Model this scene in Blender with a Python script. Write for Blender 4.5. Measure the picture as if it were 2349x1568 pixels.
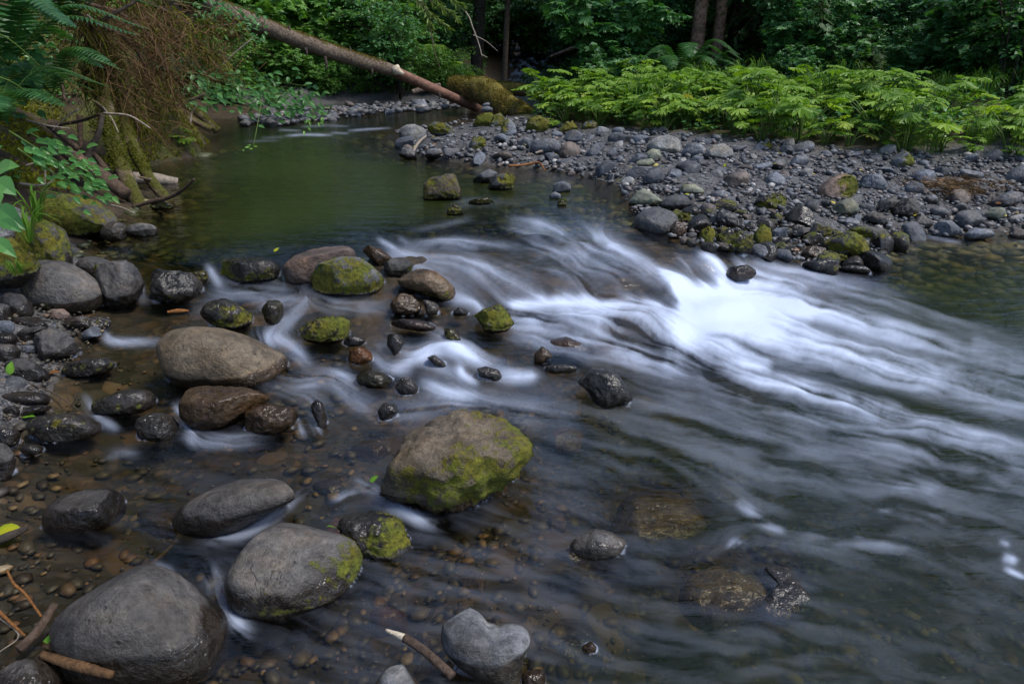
import bpy, bmesh, math, random
import numpy as np
from mathutils import Vector
R = math.radians
for o in list(bpy.data.objects): bpy.data.objects.remove(o)
scene = bpy.context.scene
COL = scene.collection

# ------------------------------------------------------------------ camera, sky, sun, exposure
CAM_H, PITCH, FPX = 1.40, R(23.2), 1566.0        # FPX: focal length in pixels of a 2349 x 1568 picture
cd = bpy.data.cameras.new('camera'); cam = bpy.data.objects.new('camera', cd); COL.objects.link(cam)
cd.sensor_width = 36.0; cd.lens = FPX / 2349.0 * 36.0; cd.clip_start = 0.05; cd.clip_end = 600
cam.location = (0, 0, CAM_H); cam.rotation_euler = (R(90) - PITCH, 0, 0)
scene.camera = cam
SUN_EL, SUN_AZ = R(60), R(104)                    # azimuth from +Y towards +X
w = bpy.data.worlds.new('World'); scene.world = w; w.use_nodes = True
nt = w.node_tree; nt.nodes.clear()
sky = nt.nodes.new('ShaderNodeTexSky'); sky.sky_type = 'NISHITA'; sky.sun_disc = False
sky.sun_elevation = SUN_EL; sky.sun_rotation = SUN_AZ; sky.air_density = 1.0; sky.dust_density = 1.5; sky.ozone_density = 1.5
bg = nt.nodes.new('ShaderNodeBackground'); bg.inputs[1].default_value = 0.14
wo = nt.nodes.new('ShaderNodeOutputWorld')
nt.links.new(sky.outputs[0], bg.inputs[0]); nt.links.new(bg.outputs[0], wo.inputs[0])
ld = bpy.data.lights.new('sun', 'SUN'); ld.energy = 2.1; ld.angle = R(14); ld.color = (1.0, 0.95, 0.87)
sun = bpy.data.objects.new('sun', ld); COL.objects.link(sun)
sdir = Vector((math.sin(SUN_AZ) * math.cos(SUN_EL), math.cos(SUN_AZ) * math.cos(SUN_EL), math.sin(SUN_EL)))
sun.rotation_euler = sdir.to_track_quat('Z', 'Y').to_euler(); sun.location = (6, 12, 20)
scene.view_settings.view_transform = 'Standard'; scene.view_settings.look = 'None'
scene.view_settings.exposure = 0.92; scene.view_settings.gamma = 1.0
scene.cycles.max_bounces = 8; scene.cycles.transparent_max_bounces = 12
scene.cycles.diffuse_bounces = 3; scene.cycles.glossy_bounces = 3; scene.cycles.transmission_bounces = 4
scene.cycles.caustics_reflective = False; scene.cycles.caustics_refractive = False

# ------------------------------------------------------------------ helpers
SP, CP = math.sin(PITCH), math.cos(PITCH)
def ray(px, py):
    px = np.asarray(px, float); py = np.asarray(py, float)
    u = (px - 1174.5) / FPX; v = (784.0 - py) / FPX
    return u, CP + v * SP, -SP + v * CP           # world direction with unit forward component
def at(px, py, z):
    dx, dy, dz = ray(px, py); t = (z - CAM_H) / dz
    return np.stack([dx * t, dy * t, np.asarray(z) + 0 * t], -1)
def at_depth(px, py, t):
    dx, dy, dz = ray(px, py)
    return np.stack([dx * t, dy * t, CAM_H + dz * t], -1)
def to_px(P):
    P = np.asarray(P, float); y = P[..., 1]; z = P[..., 2] - CAM_H
    f = y * CP - z * SP; v = y * SP + z * CP; f = np.maximum(f, 1e-3)
    return 1174.5 + FPX * P[..., 0] / f, 784.0 - FPX * v / f, f

_perm = np.random.default_rng(7).permutation(256); _perm = np.concatenate([_perm, _perm, _perm])
_grad = np.random.default_rng(8).normal(size=(256, 3)); _grad /= np.linalg.norm(_grad, axis=1)[:, None]
def perlin(p):
    p = np.asarray(p, float); i = np.floor(p).astype(int); f = p - i; i &= 255
    s = f * f * f * (f * (f * 6 - 15) + 10); out = np.zeros(len(p))
    for a in (0, 1):
        for b in (0, 1):
            for c in (0, 1):
                h = _perm[_perm[_perm[(i[:, 0] + a) & 255] + ((i[:, 1] + b) & 255)] + ((i[:, 2] + c) & 255)]
                g = _grad[h]; d = f - np.array([a, b, c])
                wgt = (s[:, 0] if a else 1 - s[:, 0]) * (s[:, 1] if b else 1 - s[:, 1]) * (s[:, 2] if c else 1 - s[:, 2])
                out += wgt * np.einsum('ij,ij->i', g, d)
    return out * 1.5
def fbm(p, octv=4, gain=0.5):
    p = np.asarray(p, float); a, s, tot = 1.0, 0.0, np.zeros(len(p))
    for k in range(octv):
        tot += a * perlin(p * 2 ** k + 17.3 * k); s += a; a *= gain
    return tot / s
def sstep(a, b, x):
    t = np.clip((x - a) / (b - a), 0, 1); return t * t * (3 - 2 * t)

def mesh_from(name, V, faces, mats=None, attrs=None, smooth=True, cattrs=None):
    """faces: list of int arrays, each (m,k)"""
    V = np.asarray(V, np.float32); me = bpy.data.meshes.new(name)
    me.vertices.add(len(V)); me.vertices.foreach_set('co', V.ravel())
    faces = [np.asarray(f, np.int32) for f in faces if len(f)]
    nl = sum(f.size for f in faces); nf = sum(len(f) for f in faces)
    me.loops.add(nl); me.polygons.add(nf)
    me.loops.foreach_set('vertex_index', np.concatenate([f.ravel() for f in faces]))
    tot = np.concatenate([np.full(len(f), f.shape[1], np.int32) for f in faces])
    st = np.concatenate([[0], np.cumsum(tot)[:-1]]).astype(np.int32)
    me.polygons.foreach_set('loop_start', st); me.polygons.foreach_set('loop_total', tot)
    me.polygons.foreach_set('use_smooth', np.full(nf, smooth, bool))
    for k, a in (attrs or {}).items():
        at_ = me.attributes.new(k, 'FLOAT', 'POINT'); at_.data.foreach_set('value', np.asarray(a, np.float32))
    for k, a in (cattrs or {}).items():
        at_ = me.attributes.new(k, 'FLOAT_VECTOR', 'POINT'); at_.data.foreach_set('vector', np.asarray(a, np.float32).ravel())
    me.update(calc_edges=True)
    for m in (mats or []): me.materials.append(m)
    return me
def link(name, me, loc=(0, 0, 0), parent=None, **props):
    o = bpy.data.objects.new(name, me); COL.objects.link(o); o.location = loc
    if parent is not None: o.parent = parent
    for k, v in props.items(): o[k] = v
    return o
def empty(name, loc, rotz=0, **props):
    o = link(name, None, loc, **props); o.rotation_euler = (0, 0, rotz); o.empty_display_size = 0.1; return o
def copy_tree(o, parent=None):
    c = o.copy(); COL.objects.link(c)
    if parent is not None: c.parent = parent
    for ch in list(o.children): copy_tree(ch, c)
    return c
def local(V, loc): return np.asarray(V) - np.asarray(loc)

def normals_of(V, tris):
    n = np.zeros_like(V); a, b, c = V[tris[:, 0]], V[tris[:, 1]], V[tris[:, 2]]
    fn = np.cross(b - a, c - a)
    for k in range(3): np.add.at(n, tris[:, k], fn)
    return n / (np.linalg.norm(n, axis=1)[:, None] + 1e-12)
_ico = {}
def ico(s):
    if s not in _ico:
        bm = bmesh.new(); bmesh.ops.create_icosphere(bm, subdivisions=s, radius=1.0)
        V = np.array([v.co[:] for v in bm.verts]); F = np.array([[v.index for v in f.verts] for f in bm.faces]); bm.free()
        _ico[s] = (V, F)
    return _ico[s]

def tube(P, rad, sides=6, wob=0.0, seed=0, caps=True):
    """skin a polyline; returns V, [quads, tris]"""
    P = np.asarray(P, float); n = len(P); rad = np.broadcast_to(np.asarray(rad, float), (n,))
    T = np.gradient(P, axis=0); T /= np.linalg.norm(T, axis=1)[:, None] + 1e-9
    up = np.array([0, 0, 1.0]) if abs(T[0, 2]) < 0.9 else np.array([1.0, 0, 0])
    U = np.zeros_like(P); x = np.cross(up, T[0]); x /= np.linalg.norm(x)
    for i in range(n):
        x = x - T[i] * np.dot(x, T[i]); x /= np.linalg.norm(x) + 1e-9; U[i] = x
    W_ = np.cross(T, U); ang = np.arange(sides) * 2 * np.pi / sides
    V = P[:, None] + rad[:, None, None] * (np.cos(ang)[None, :, None] * U[:, None] + np.sin(ang)[None, :, None] * W_[:, None])
    V = V.reshape(-1, 3)
    if wob:
        d = V - np.repeat(P, sides, 0); V = V + d * (wob * fbm(V * (0.6 / rad.mean()) + seed * 9.1, 4))[:, None]
    i = np.arange(n - 1)[:, None] * sides; j = np.arange(sides)[None]; jn = (j + 1) % sides
    Q = np.stack([i + j, i + jn, i + sides + jn, i + sides + j], -1).reshape(-1, 4)
    F = [Q]
    if caps:
        V = np.concatenate([V, P[:1], P[-1:]]); a = n * sides
        j = np.arange(sides); jn = (j + 1) % sides
        F.append(np.concatenate([np.stack([np.full(sides, a), jn, j], -1), np.stack([np.full(sides, a + 1), (n - 1) * sides + j, (n - 1) * sides + jn], -1)]))
    return V, F
class MB:
    """collects pieces of ONE part"""
    def __init__(s): s.V = []; s.F = {}; s.n = 0; s.A = {}
    def add(s, V, F, **attrs):
        for f in F:
            f = np.asarray(f)
            if len(f): s.F.setdefault(f.shape[1], []).append(f + s.n)
        s.V.append(np.asarray(V)); m = len(V); s.n += m
        for k, a in attrs.items(): s.A.setdefault(k, []).append(np.broadcast_to(np.asarray(a, float), (m,)))
    def mesh(s, name, mat, origin=(0, 0, 0), smooth=True):
        V = np.concatenate(s.V) - np.asarray(origin)
        return mesh_from(name, V, [np.concatenate(f) for f in s.F.values()], [mat], {k: np.concatenate(a) for k, a in s.A.items()}, smooth)
def curve(P, n=20):
    """Catmull-Rom resample"""
    P = np.asarray(P, float); 
    if len(P) < 3: return P[0] + np.linspace(0, 1, n)[:, None] * (P[-1] - P[0])
    Q = np.concatenate([[2 * P[0] - P[1]], P, [2 * P[-1] - P[-2]]]); t = np.linspace(0, len(P) - 1 - 1e-6, n); i = t.astype(int); f = (t - i)[:, None]
    a, b, c, d = Q[i], Q[i + 1], Q[i + 2], Q[i + 3]
    return 0.5 * (2 * b + (c - a) * f + (2 * a - 5 * b + 4 * c - d) * f ** 2 + (3 * b - a - 3 * c + d) * f ** 3)
def place(tv, tf, pos, d, up, size, width=None):
    """copies of a template (x right, y along, z normal) at pos, along d, facing up"""
    d = d / (np.linalg.norm(d, axis=1)[:, None] + 1e-9); x = np.cross(d, up); x /= np.linalg.norm(x, axis=1)[:, None] + 1e-9
    z = np.cross(x, d); size = np.broadcast_to(size, (len(pos),)); width = size if width is None else np.broadcast_to(width, (len(pos),))
    V = pos[:, None] + tv[None, :, 0, None] * (x * width[:, None])[:, None] + tv[None, :, 1, None] * (d * size[:, None])[:, None] + tv[None, :, 2, None] * (z * size[:, None])[:, None]
    k = len(tv); F = [(np.asarray(f)[None] + (np.arange(len(pos)) * k)[:, None, None]).reshape(-1, np.asarray(f).shape[1]) for f in tf]
    return V.reshape(-1, 3), F

# ------------------------------------------------------------------ materials
class NT:
    def __init__(s, name):
        s.m = bpy.data.materials.new(name); s.m.use_nodes = True; s.t = s.m.node_tree; s.t.nodes.clear()
        s.out = s.t.nodes.new('ShaderNodeOutputMaterial')
    def set(s, sock, v):
        if isinstance(v, bpy.types.NodeSocket): s.t.links.new(v, sock)
        elif isinstance(v, (tuple, list)) and len(v) == 3 and sock.type == 'RGBA': sock.default_value = (*v, 1)
        else: sock.default_value = v
    def n(s, typ, ins=None, **props):
        nd = s.t.nodes.new('ShaderNode' + typ)
        for k, v in props.items(): setattr(nd, k, v)
        for k, v in (ins or {}).items(): s.set(nd.inputs[k], v)
        return nd
    def math(s, op, a, b=0.0, clamp=False):
        nd = s.n('Math', {0: a, 1: b}, operation=op, use_clamp=clamp); return nd.outputs[0]
    def mix(s, f, a, b, blend='MIX'):
        nd = s.n('Mix', {0: f, 6: a, 7: b}, data_type='RGBA', blend_type=blend); return nd.outputs[2]
    def attr(s, name, typ='GEOMETRY'):
        return s.n('Attribute', attribute_name=name, attribute_type=typ)
    def noise(s, vec, scale, detail=4, rough=0.55, out='Fac'):
        return s.n('TexNoise', {'Vector': vec, 'Scale': scale, 'Detail': detail, 'Roughness': rough}).outputs[out]
    def ramp(s, f, stops):
        nd = s.n('ValToRGB', {0: f}); e = nd.color_ramp.elements
        while len(e) < len(stops): e.new(0.5)
        for i, (p, c) in enumerate(stops): e[i].position = p; e[i].color = (*c, 1) if len(c) == 3 else c
        return nd.outputs[0]
    def mapr(s, v, a, b, c=0.0, d=1.0, typ='LINEAR'):
        return s.n('MapRange', {0: v, 1: a, 2: b, 3: c, 4: d}, interpolation_type=typ).outputs[0]
    def bump(s, h, strength, dist, normal=None):
        ins = {'Height': h, 'Strength': strength, 'Distance': dist}
        if normal is not None: ins['Normal'] = normal
        return s.n('Bump', ins).outputs[0]
    def done(s, shader): s.t.links.new(shader, s.out.inputs[0]); return s.m

def rock_material():
    k = NT('rock'); tc = k.n('TexCoord'); oi = k.n('ObjectInfo')
    off = k.n('VectorMath', {0: (31.0, 47.0, 23.0), 'Scale': oi.outputs['Random']}, operation='SCALE').outputs[0]
    vec = k.n('VectorMath', {0: tc.outputs['Object'], 1: off}, operation='ADD').outputs[0]
    n1 = k.noise(vec, 5, 6, 0.6); n2 = k.noise(vec, 38, 8, 0.65); n3 = k.noise(vec, 170, 3, 0.6)
    big = k.mapr(n1, 0.3, 0.7, 0.42, 1.5); mid = k.mapr(n2, 0.3, 0.7, 0.5, 1.5); fine = k.mapr(n3, 0.3, 0.7, 0.8, 1.2)
    f = k.math('MULTIPLY', k.math('MULTIPLY', big, mid), fine)
    tint = k.n('VectorMath', {0: oi.outputs['Color'], 'Scale': f}, operation='SCALE').outputs[0]
    warm = k.mix(k.mapr(k.noise(vec, 9, 5, 0.6), 0.48, 0.72, 0, 0.55), tint, k.mix(1.0, tint, (1.25, 1.0, 0.72), 'MULTIPLY'))
    lich = k.mapr(k.noise(vec, 24, 4, 0.7), 0.64, 0.72, 0, 0.45); warm = k.mix(lich, warm, k.mix(1.0, warm, (1.7, 1.72, 1.68), 'MULTIPLY'))
    pit = k.n('TexVoronoi', {'Vector': vec, 'Scale': 27.0, 'Randomness': 1.0}).outputs['Distance']
    pitm = k.math('MULTIPLY', k.mapr(pit, 0.10, 0.20, 1, 0), k.mapr(n1, 0.45, 0.6, 0, 1))
    warm = k.mix(k.math('MULTIPLY', pitm, 0.6), warm, k.mix(1.0, warm, (0.35, 0.35, 0.35), 'MULTIPLY'))
    wv = k.n('VectorMath', {0: vec, 1: k.n('VectorMath', {0: k.noise(vec, 6, 4, 0.6, 'Color'), 'Scale': 0.16}, operation='SCALE').outputs[0]}, operation='ADD').outputs[0]
    ck = k.n('TexVoronoi', {'Vector': wv, 'Scale': 5.5}, feature='DISTANCE_TO_EDGE').outputs['Distance']; crack = k.math('MULTIPLY', k.mapr(ck, 0.0, 0.012, 1, 0), k.mapr(k.noise(vec, 3.5, 2), 0.52, 0.64, 0, 0.4))
    warm = k.mix(crack, warm, k.mix(1.0, warm, (0.3, 0.28, 0.27), 'MULTIPLY'))
    mpv = k.n('Mapping', {'Vector': vec, 'Scale': (1.0, 2.6, 4.2), 'Rotation': (0.5, 0.3, 0.4)}).outputs[0]; band = k.noise(mpv, 2.6, 6, 0.65)
    warm = k.mix(k.mapr(band, 0.5, 0.66, 0, 0.75), warm, k.mix(1.0, warm, (1.5, 1.35, 1.15), 'MULTIPLY')); warm = k.mix(k.mapr(band, 0.36, 0.48, 0.7, 0), warm, k.mix(1.0, warm, (0.42, 0.42, 0.46), 'MULTIPLY'))
    wet = k.attr('wet').outputs['Fac']; wetn = k.mapr(k.math('ADD', wet, k.mapr(n2, 0.3, 0.7, -0.18, 0.18)), 0.35, 0.65, 0, 1)
    wcol = k.mix(1.0, warm, (0.30, 0.26, 0.22), 'MULTIPLY'); col = k.mix(wetn, warm, wcol)
    moss = k.attr('moss').outputs['Fac']; mm = k.mapr(k.math('ADD', moss, k.mapr(n2, 0.25, 0.75, -0.35, 0.35)), 0.42, 0.62, 0, 1)
    mcol = k.ramp(k.noise(vec, 55, 5, 0.7), [(0.28, (0.02, 0.022, 0.004)), (0.5, (0.085, 0.098, 0.009)), (0.72, (0.165, 0.175, 0.014))])
    mcol = k.mix(k.mapr(k.noise(vec, 7, 3), 0.4, 0.65, 0, 0.6), mcol, k.mix(1.0, mcol, (1.5, 0.95, 0.8), 'MULTIPLY'))
    col = k.mix(mm, col, mcol)
    rgh = k.n('Mix', {0: wetn, 2: 0.6, 3: 0.11}).outputs[0]; rgh = k.n('Mix', {0: mm, 2: rgh, 3: 0.9}).outputs[0]
    dry = k.mapr(wetn, 0, 1, 1.0, 0.12); h = k.math('MULTIPLY', k.math('ADD', k.math('MULTIPLY', n2, 1.0), k.math('MULTIPLY', n3, 0.2)), dry); h = k.math('SUBTRACT', h, k.math('MULTIPLY', pitm, 0.4)); h = k.math('SUBTRACT', h, k.math('MULTIPLY', crack, 0.8))
    mh = k.math('MULTIPLY', k.noise(vec, 140, 4, 0.7), k.math('MULTIPLY', mm, 1.6))
    n5 = k.noise(vec, 14, 5, 0.62)
    h = k.math('ADD', h, k.math('MULTIPLY', n5, k.n('Mix', {0: wetn, 2: k.mapr(oi.outputs['Random'], 0, 1, 0.25, 1.2), 3: 1.8}).outputs[0])); nb = k.bump(k.math('ADD', h, mh), 0.62, 0.022)
    b = k.n('BsdfPrincipled', {'Base Color': col, 'Roughness': rgh, 'Normal': nb, 'IOR': 1.4})
    return k.done(b.outputs[0])
def leaf_material(name, c_dark, c_mid, c_light, trans=0.35, rough=0.5, spec=0.35, dead=None):
    k = NT(name); oi = k.n('ObjectInfo'); r = k.attr('rnd').outputs['Fac']
    v = k.math('ADD', k.math('MULTIPLY', r, 0.75), k.math('MULTIPLY', oi.outputs['Random'], 0.25))
    stops = [(0.0, c_dark), (0.5, c_mid), (0.93, c_light)]
    if dead: stops.append((0.985, dead))
    col = k.ramp(v, stops)
    b = k.n('BsdfPrincipled', {'Base Color': col, 'Roughness': rough, 'Specular IOR Level': spec})
    tcol = k.mix(1.0, col, (1.25, 1.3, 0.55), 'MULTIPLY'); tr = k.n('BsdfTranslucent', {'Color': tcol})
    mx = k.n('MixShader', {0: trans, 1: b.outputs[0], 2: tr.outputs[0]}); return k.done(mx.outputs[0])
def bark_material(name, c1, c2, moss=0.0, scale=9, rough=0.85, mossc=((0.02, 0.022, 0.004), (0.10, 0.10, 0.012))):
    k = NT(name); tc = k.n('TexCoord'); geo = k.n('NewGeometry')
    n = k.noise(tc.outputs['Object'], scale, 7, 0.7); n2 = k.noise(tc.outputs['Object'], scale * 6, 5, 0.7)
    n4 = k.n('TexVoronoi', {'Vector': tc.outputs['Object'], 'Scale': scale * 3.2}).outputs['Distance']
    col = k.ramp(k.math('ADD', k.math('MULTIPLY', n, 0.5), k.math('ADD', k.math('MULTIPLY', n2, 0.35), k.math('MULTIPLY', n4, 0.22))), [(0.36, c1), (0.62, c2)])
    h = k.math('ADD', n, k.math('MULTIPLY', n2, 0.6))
    if moss:
        nz = k.n('SeparateXYZ', {0: geo.outputs['Normal']}).outputs[2]
        m = k.math('ADD', k.math('MULTIPLY', k.noise(tc.outputs['Object'], 4, 5, 0.65), 1.6), k.math('MULTIPLY', nz, 0.45))
        m = k.mapr(m, 1.25 - moss, 1.45 - moss, 0, 1); mc = k.ramp(n2, [(0.3, mossc[0]), (0.7, mossc[1])]); col = k.mix(m, col, mc)
        h = k.math('ADD', h, k.math('MULTIPLY', m, k.math('MULTIPLY', k.noise(tc.outputs['Object'], 90, 3), 1.2)))
    b = k.n('BsdfPrincipled', {'Base Color': col, 'Roughness': rough, 'Specular IOR Level': 0.25, 'Normal': k.bump(h, 0.9, 0.02)}); return k.done(b.outputs[0])
M = {}
M['rock'] = rock_material()
M['moss'] = leaf_material('moss_strands', (0.024, 0.028, 0.004), (0.08, 0.092, 0.010), (0.18, 0.18, 0.018), 0.3, 0.8, 0.1)
M['moss_brown'] = leaf_material('brown_moss_strands', (0.05, 0.036, 0.010), (0.13, 0.10, 0.025), (0.24, 0.19, 0.05), 0.25, 0.8, 0.1)
M['butterbur'] = leaf_material('butterbur_leaf', (0.05, 0.125, 0.016), (0.13, 0.25, 0.024), (0.25, 0.38, 0.04), 0.42, 0.5, 0.3, (0.42, 0.40, 0.10))
M['shrub_bright'] = leaf_material('bright_shrub_leaf', (0.05, 0.14, 0.022), (0.09, 0.22, 0.032), (0.15, 0.30, 0.045), 0.38, 0.45, 0.4)
M['shrub_mid'] = leaf_material('shrub_leaf', (0.032, 0.11, 0.03), (0.06, 0.18, 0.048), (0.105, 0.245, 0.06), 0.33, 0.42, 0.45)
M['shrub_dark'] = leaf_material('dark_shrub_leaf', (0.028, 0.11, 0.04), (0.055, 0.175, 0.058), (0.095, 0.25, 0.075), 0.3, 0.42, 0.45)
M['needle'] = leaf_material('conifer_needles', (0.014, 0.042, 0.013), (0.028, 0.075, 0.02), (0.05, 0.11, 0.028), 0.2, 0.5, 0.3)
M['needle_light'] = leaf_material('young_needles', (0.07, 0.12, 0.02), (0.12, 0.19, 0.035), (0.17, 0.24, 0.05), 0.35, 0.5, 0.3)
M['fern'] = leaf_material('fern_frond', (0.012, 0.055, 0.014), (0.025, 0.09, 0.022), (0.045, 0.13, 0.03), 0.33, 0.4, 0.45)
M['grass'] = leaf_material('grass_blade', (0.04, 0.10, 0.010), (0.075, 0.17, 0.015), (0.13, 0.24, 0.03), 0.4, 0.45, 0.3)
M['dead_twig'] = leaf_material('dead_twig', (0.045, 0.026, 0.014), (0.10, 0.060, 0.030), (0.18, 0.115, 0.055), 0.1, 0.85, 0.1)
M['stem'] = leaf_material('green_stem', (0.05, 0.09, 0.015), (0.07, 0.12, 0.02), (0.10, 0.15, 0.03), 0.1, 0.5, 0.3)
M['bark_grey'] = bark_material('grey_brown_bark', (0.016, 0.011, 0.008), (0.17, 0.13, 0.10), 0.05, 14)
M['bark_red'] = bark_material('reddish_bark', (0.020, 0.010, 0.007), (0.24, 0.15, 0.11), 0.18, 5)
M['bark_dark'] = bark_material('dark_bark', (0.008, 0.007, 0.006), (0.045, 0.036, 0.028), 0.1, 7)
M['bare_wood'] = bark_material('bare_reddish_wood', (0.06, 0.03, 0.022), (0.19, 0.10, 0.07), 0.0, 5, 0.6)
M['mossy_wood'] = bark_material('mossy_wood', (0.045, 0.03, 0.018), (0.17, 0.125, 0.085), 0.42, 9)
M['mossy_log'] = bark_material('moss_covered_log', (0.05, 0.032, 0.014), (0.15, 0.10, 0.045), 0.55, 9, 0.95, ((0.05, 0.042, 0.010), (0.22, 0.18, 0.035)))
M['twig'] = bark_material('twig_bark', (0.030, 0.018, 0.012), (0.11, 0.075, 0.055), 0.0, 25)
M['twig_pale'] = bark_material('pale_twig', (0.12, 0.10, 0.08), (0.32, 0.27, 0.22), 0.0, 25)
M['twig_orange'] = bark_material('orange_twig', (0.10, 0.035, 0.010), (0.26, 0.11, 0.03), 0.0, 20, 0.4)
M['wood_brown'] = bark_material('split_wood', (0.03, 0.015, 0.008), (0.12, 0.064, 0.028), 0.0, 12, 0.6)
M['scar'] = bark_material('fresh_wood', (0.30, 0.24, 0.17), (0.55, 0.47, 0.36), 0.0, 12, 0.7)

# ------------------------------------------------------------------ level fields (world space, thin-plate splines)
def warp(X, Y): Y = np.maximum(Y, 0.0); return np.stack([X / (Y + 1.0), np.log(Y + 1.0)], -1)
class TPS:
    def __init__(s, P, z, lam=1e-4):
        s.c = warp(P[:, 0], P[:, 1]); n = len(z); K = s.k(s.c) + lam * np.eye(n)
        A = np.zeros((n + 3, n + 3)); A[:n, :n] = K; A[:n, n] = 1; A[:n, n + 1:] = s.c; A[n:, :n] = A[:n, n:].T
        s.w = np.linalg.solve(A, np.concatenate([z, np.zeros(3)]))
    def k(s, q):
        d2 = ((q[:, None] - s.c[None]) ** 2).sum(-1) + 1e-12; return 0.5 * d2 * np.log(d2)
    def __call__(s, X, Y):
        X = np.asarray(X, float); sh = X.shape; q = warp(X.ravel(), np.asarray(Y, float).ravel()); out = np.empty(len(q)); n = len(s.c)
        for i in range(0, len(q), 60000):
            b = q[i:i + 60000]; out[i:i + 60000] = s.k(b) @ s.w[:n] + s.w[n] + b @ s.w[n + 1:]
        return out.reshape(sh)
WCTL = []
def _w(z, *pts): WCTL.extend((x, y, z) for x, y in pts)
_w(.27, (250, 560), (400, 520), (600, 560), (760, 545), (850, 530), (1000, 490), (1180, 470), (700, 400), (1000, 330), (1300, 430), (1420, 480), (480, 380), (330, 470), (150, 500), (-100, 500))
_w(.25, (1000, 540), (1200, 520), (930, 565), (1500, 560), (1600, 540), (1400, 540), (330, 600), (480, 605))
_w(.29, (800, 310)), _w(.33, (800, 290), (650, 300)), _w(.37, (850, 268), (1060, 252)), _w(.38, (1250, 232), (900, 240), (1400, 240))
_w(.22, (1500, 600), (1620, 575), (1300, 560)), _w(.20, (1040, 600), (1200, 600), (1350, 600)), _w(.175, (1150, 645), (1300, 645), (1420, 640))
_w(.10, (1150, 695), (1300, 695), (1420, 695)), _w(.16, (1540, 635), (1640, 610)), _w(.08, (1450, 720)), _w(.075, (1350, 740), (1200, 730))
_w(.035, (1560, 780), (1480, 790)), _w(.055, (1640, 690), (1620, 720)), _w(.03, (1600, 800), (1700, 680), (1720, 760))
_w(.0, (1800, 660), (1900, 640), (2050, 600), (2300, 580), (2600, 600), (1850, 760), (2100, 850), (2349, 700), (2349, 1000), (1500, 900), (1700, 1000), (2000, 1200), (2349, 1400), (1300, 1000), (1200, 1200), (1000, 1300), (700, 1300), (400, 1300), (100, 1300), (100, 1550), (600, 1550), (1200, 1550), (1800, 1550), (2349, 1560), (2700, 1100), (-300, 1500), (2800, 1700), (-300, 1800), (1174, 1850))
_w(.19, (470, 640), (300, 640), (880, 640), (650, 625)), _w(.12, (550, 700), (700, 700), (850, 700), (400, 720), (280, 720)), _w(.10, (500, 740), (980, 700), (1050, 720), (300, 770))
_w(.07, (300, 830), (700, 800), (850, 780), (1050, 780)), _w(.035, (900, 850), (760, 860), (350, 920), (1150, 850), (1250, 840)), _w(.02, (250, 985), (450, 1010), (720, 950), (1000, 900), (100, 1000), (-150, 900)), _w(.005, (1100, 1000), (800, 1080), (500, 1080))
_c = np.array(WCTL); Wf_ = TPS(at(_c[:, 0], _c[:, 1], _c[:, 2]), _c[:, 2], 3e-4)
def Wf(X, Y): return np.clip(Wf_(X, Y), 0.0, 0.38)

GC = []
def _bed(d, *pts):
    for x, y in pts:
        P = at(x, y, 0.1)
        for _ in range(5): P = at(x, y, float(Wf(P[0], P[1])))
        GC.append((P[0], P[1], P[2] - d))
def _g(z, *pts):
    for x, y in pts: P = at(x, y, z); GC.append((P[0], P[1], z))
def _gw(*pts): GC.extend(pts)
_bed(.85, (700, 400), (850, 380), (900, 480), (600, 520)); _bed(.45, (450, 520), (1100, 460), (750, 310), (550, 420), (1300, 440)); _bed(.18, (850, 540), (1000, 530), (300, 580), (700, 580), (950, 270))
_bed(.06, (460, 360), (620, 275), (905, 310), (930, 350), (1090, 385), (1280, 400), (1420, 440), (350, 470), (230, 560), (1060, 250))
_bed(.10, (1200, 560), (1350, 600), (1100, 640), (1500, 600), (1250, 700), (1400, 720)); _bed(.22, (1650, 720), (1800, 800), (1600, 850))
_bed(.09, (500, 680), (700, 740), (850, 780), (350, 700), (950, 850), (500, 850), (350, 800)); _bed(.10, (300, 900), (600, 1000), (850, 930))
_bed(.05, (60, 1120), (120, 1300), (60, 1450), (180, 1550), (240, 740)); _bed(.17, (300, 1100), (600, 1130), (400, 1300), (700, 1450), (1000, 1250), (900, 1550), (1200, 1450), (1300, 1150))
_bed(.38, (1500, 1000), (1700, 1300), (2000, 1100), (2349, 1200), (2000, 1550), (2600, 1500), (1500, 1600)); _bed(.42, (2200, 650), (2349, 700), (2000, 800), (2600, 700)); _bed(.06, (2060, 570), (2340, 552), (1900, 615), (1650, 575), (1530, 540), (1470, 480))
_g(.35, (1000, 312), (1050, 295)), _g(.40, (1200, 318), (1150, 300), (1300, 300)), _g(.32, (1000, 350), (1150, 365), (1300, 375), (1420, 400)), _g(.40, (1500, 345), (1650, 350)), _g(.34, (1750, 390), (1550, 400)), _g(.28, (1950, 410), (1700, 445)), _g(.22, (2150, 430), (1600, 480), (1850, 480)), _g(.18, (2330, 440), (2500, 440)), _g(.10, (2100, 500), (1950, 520), (1800, 540)), _g(.06, (2300, 510), (2550, 520)), _g(.09, (1750, 560), (1900, 570))
_g(.48, (1300, 275), (1500, 290), (1220, 262)), _g(.50, (1700, 305)), _g(.46, (2000, 330)), _g(.42, (2320, 355))
_gw((2, 12, .62), (5, 12, .75), (8, 11, .85), (3, 16, 1.0), (8, 16, 1.35), (3, 21, 1.3), (10, 9, .7), (14, 10, 1.0), (9, 6, .3), (14, 5, .6), (7.5, 3.8, .0), (12, 2, .5), (6.5, 1.5, -.3), (12, -2, .6), (5, -2.5, -.2))
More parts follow.
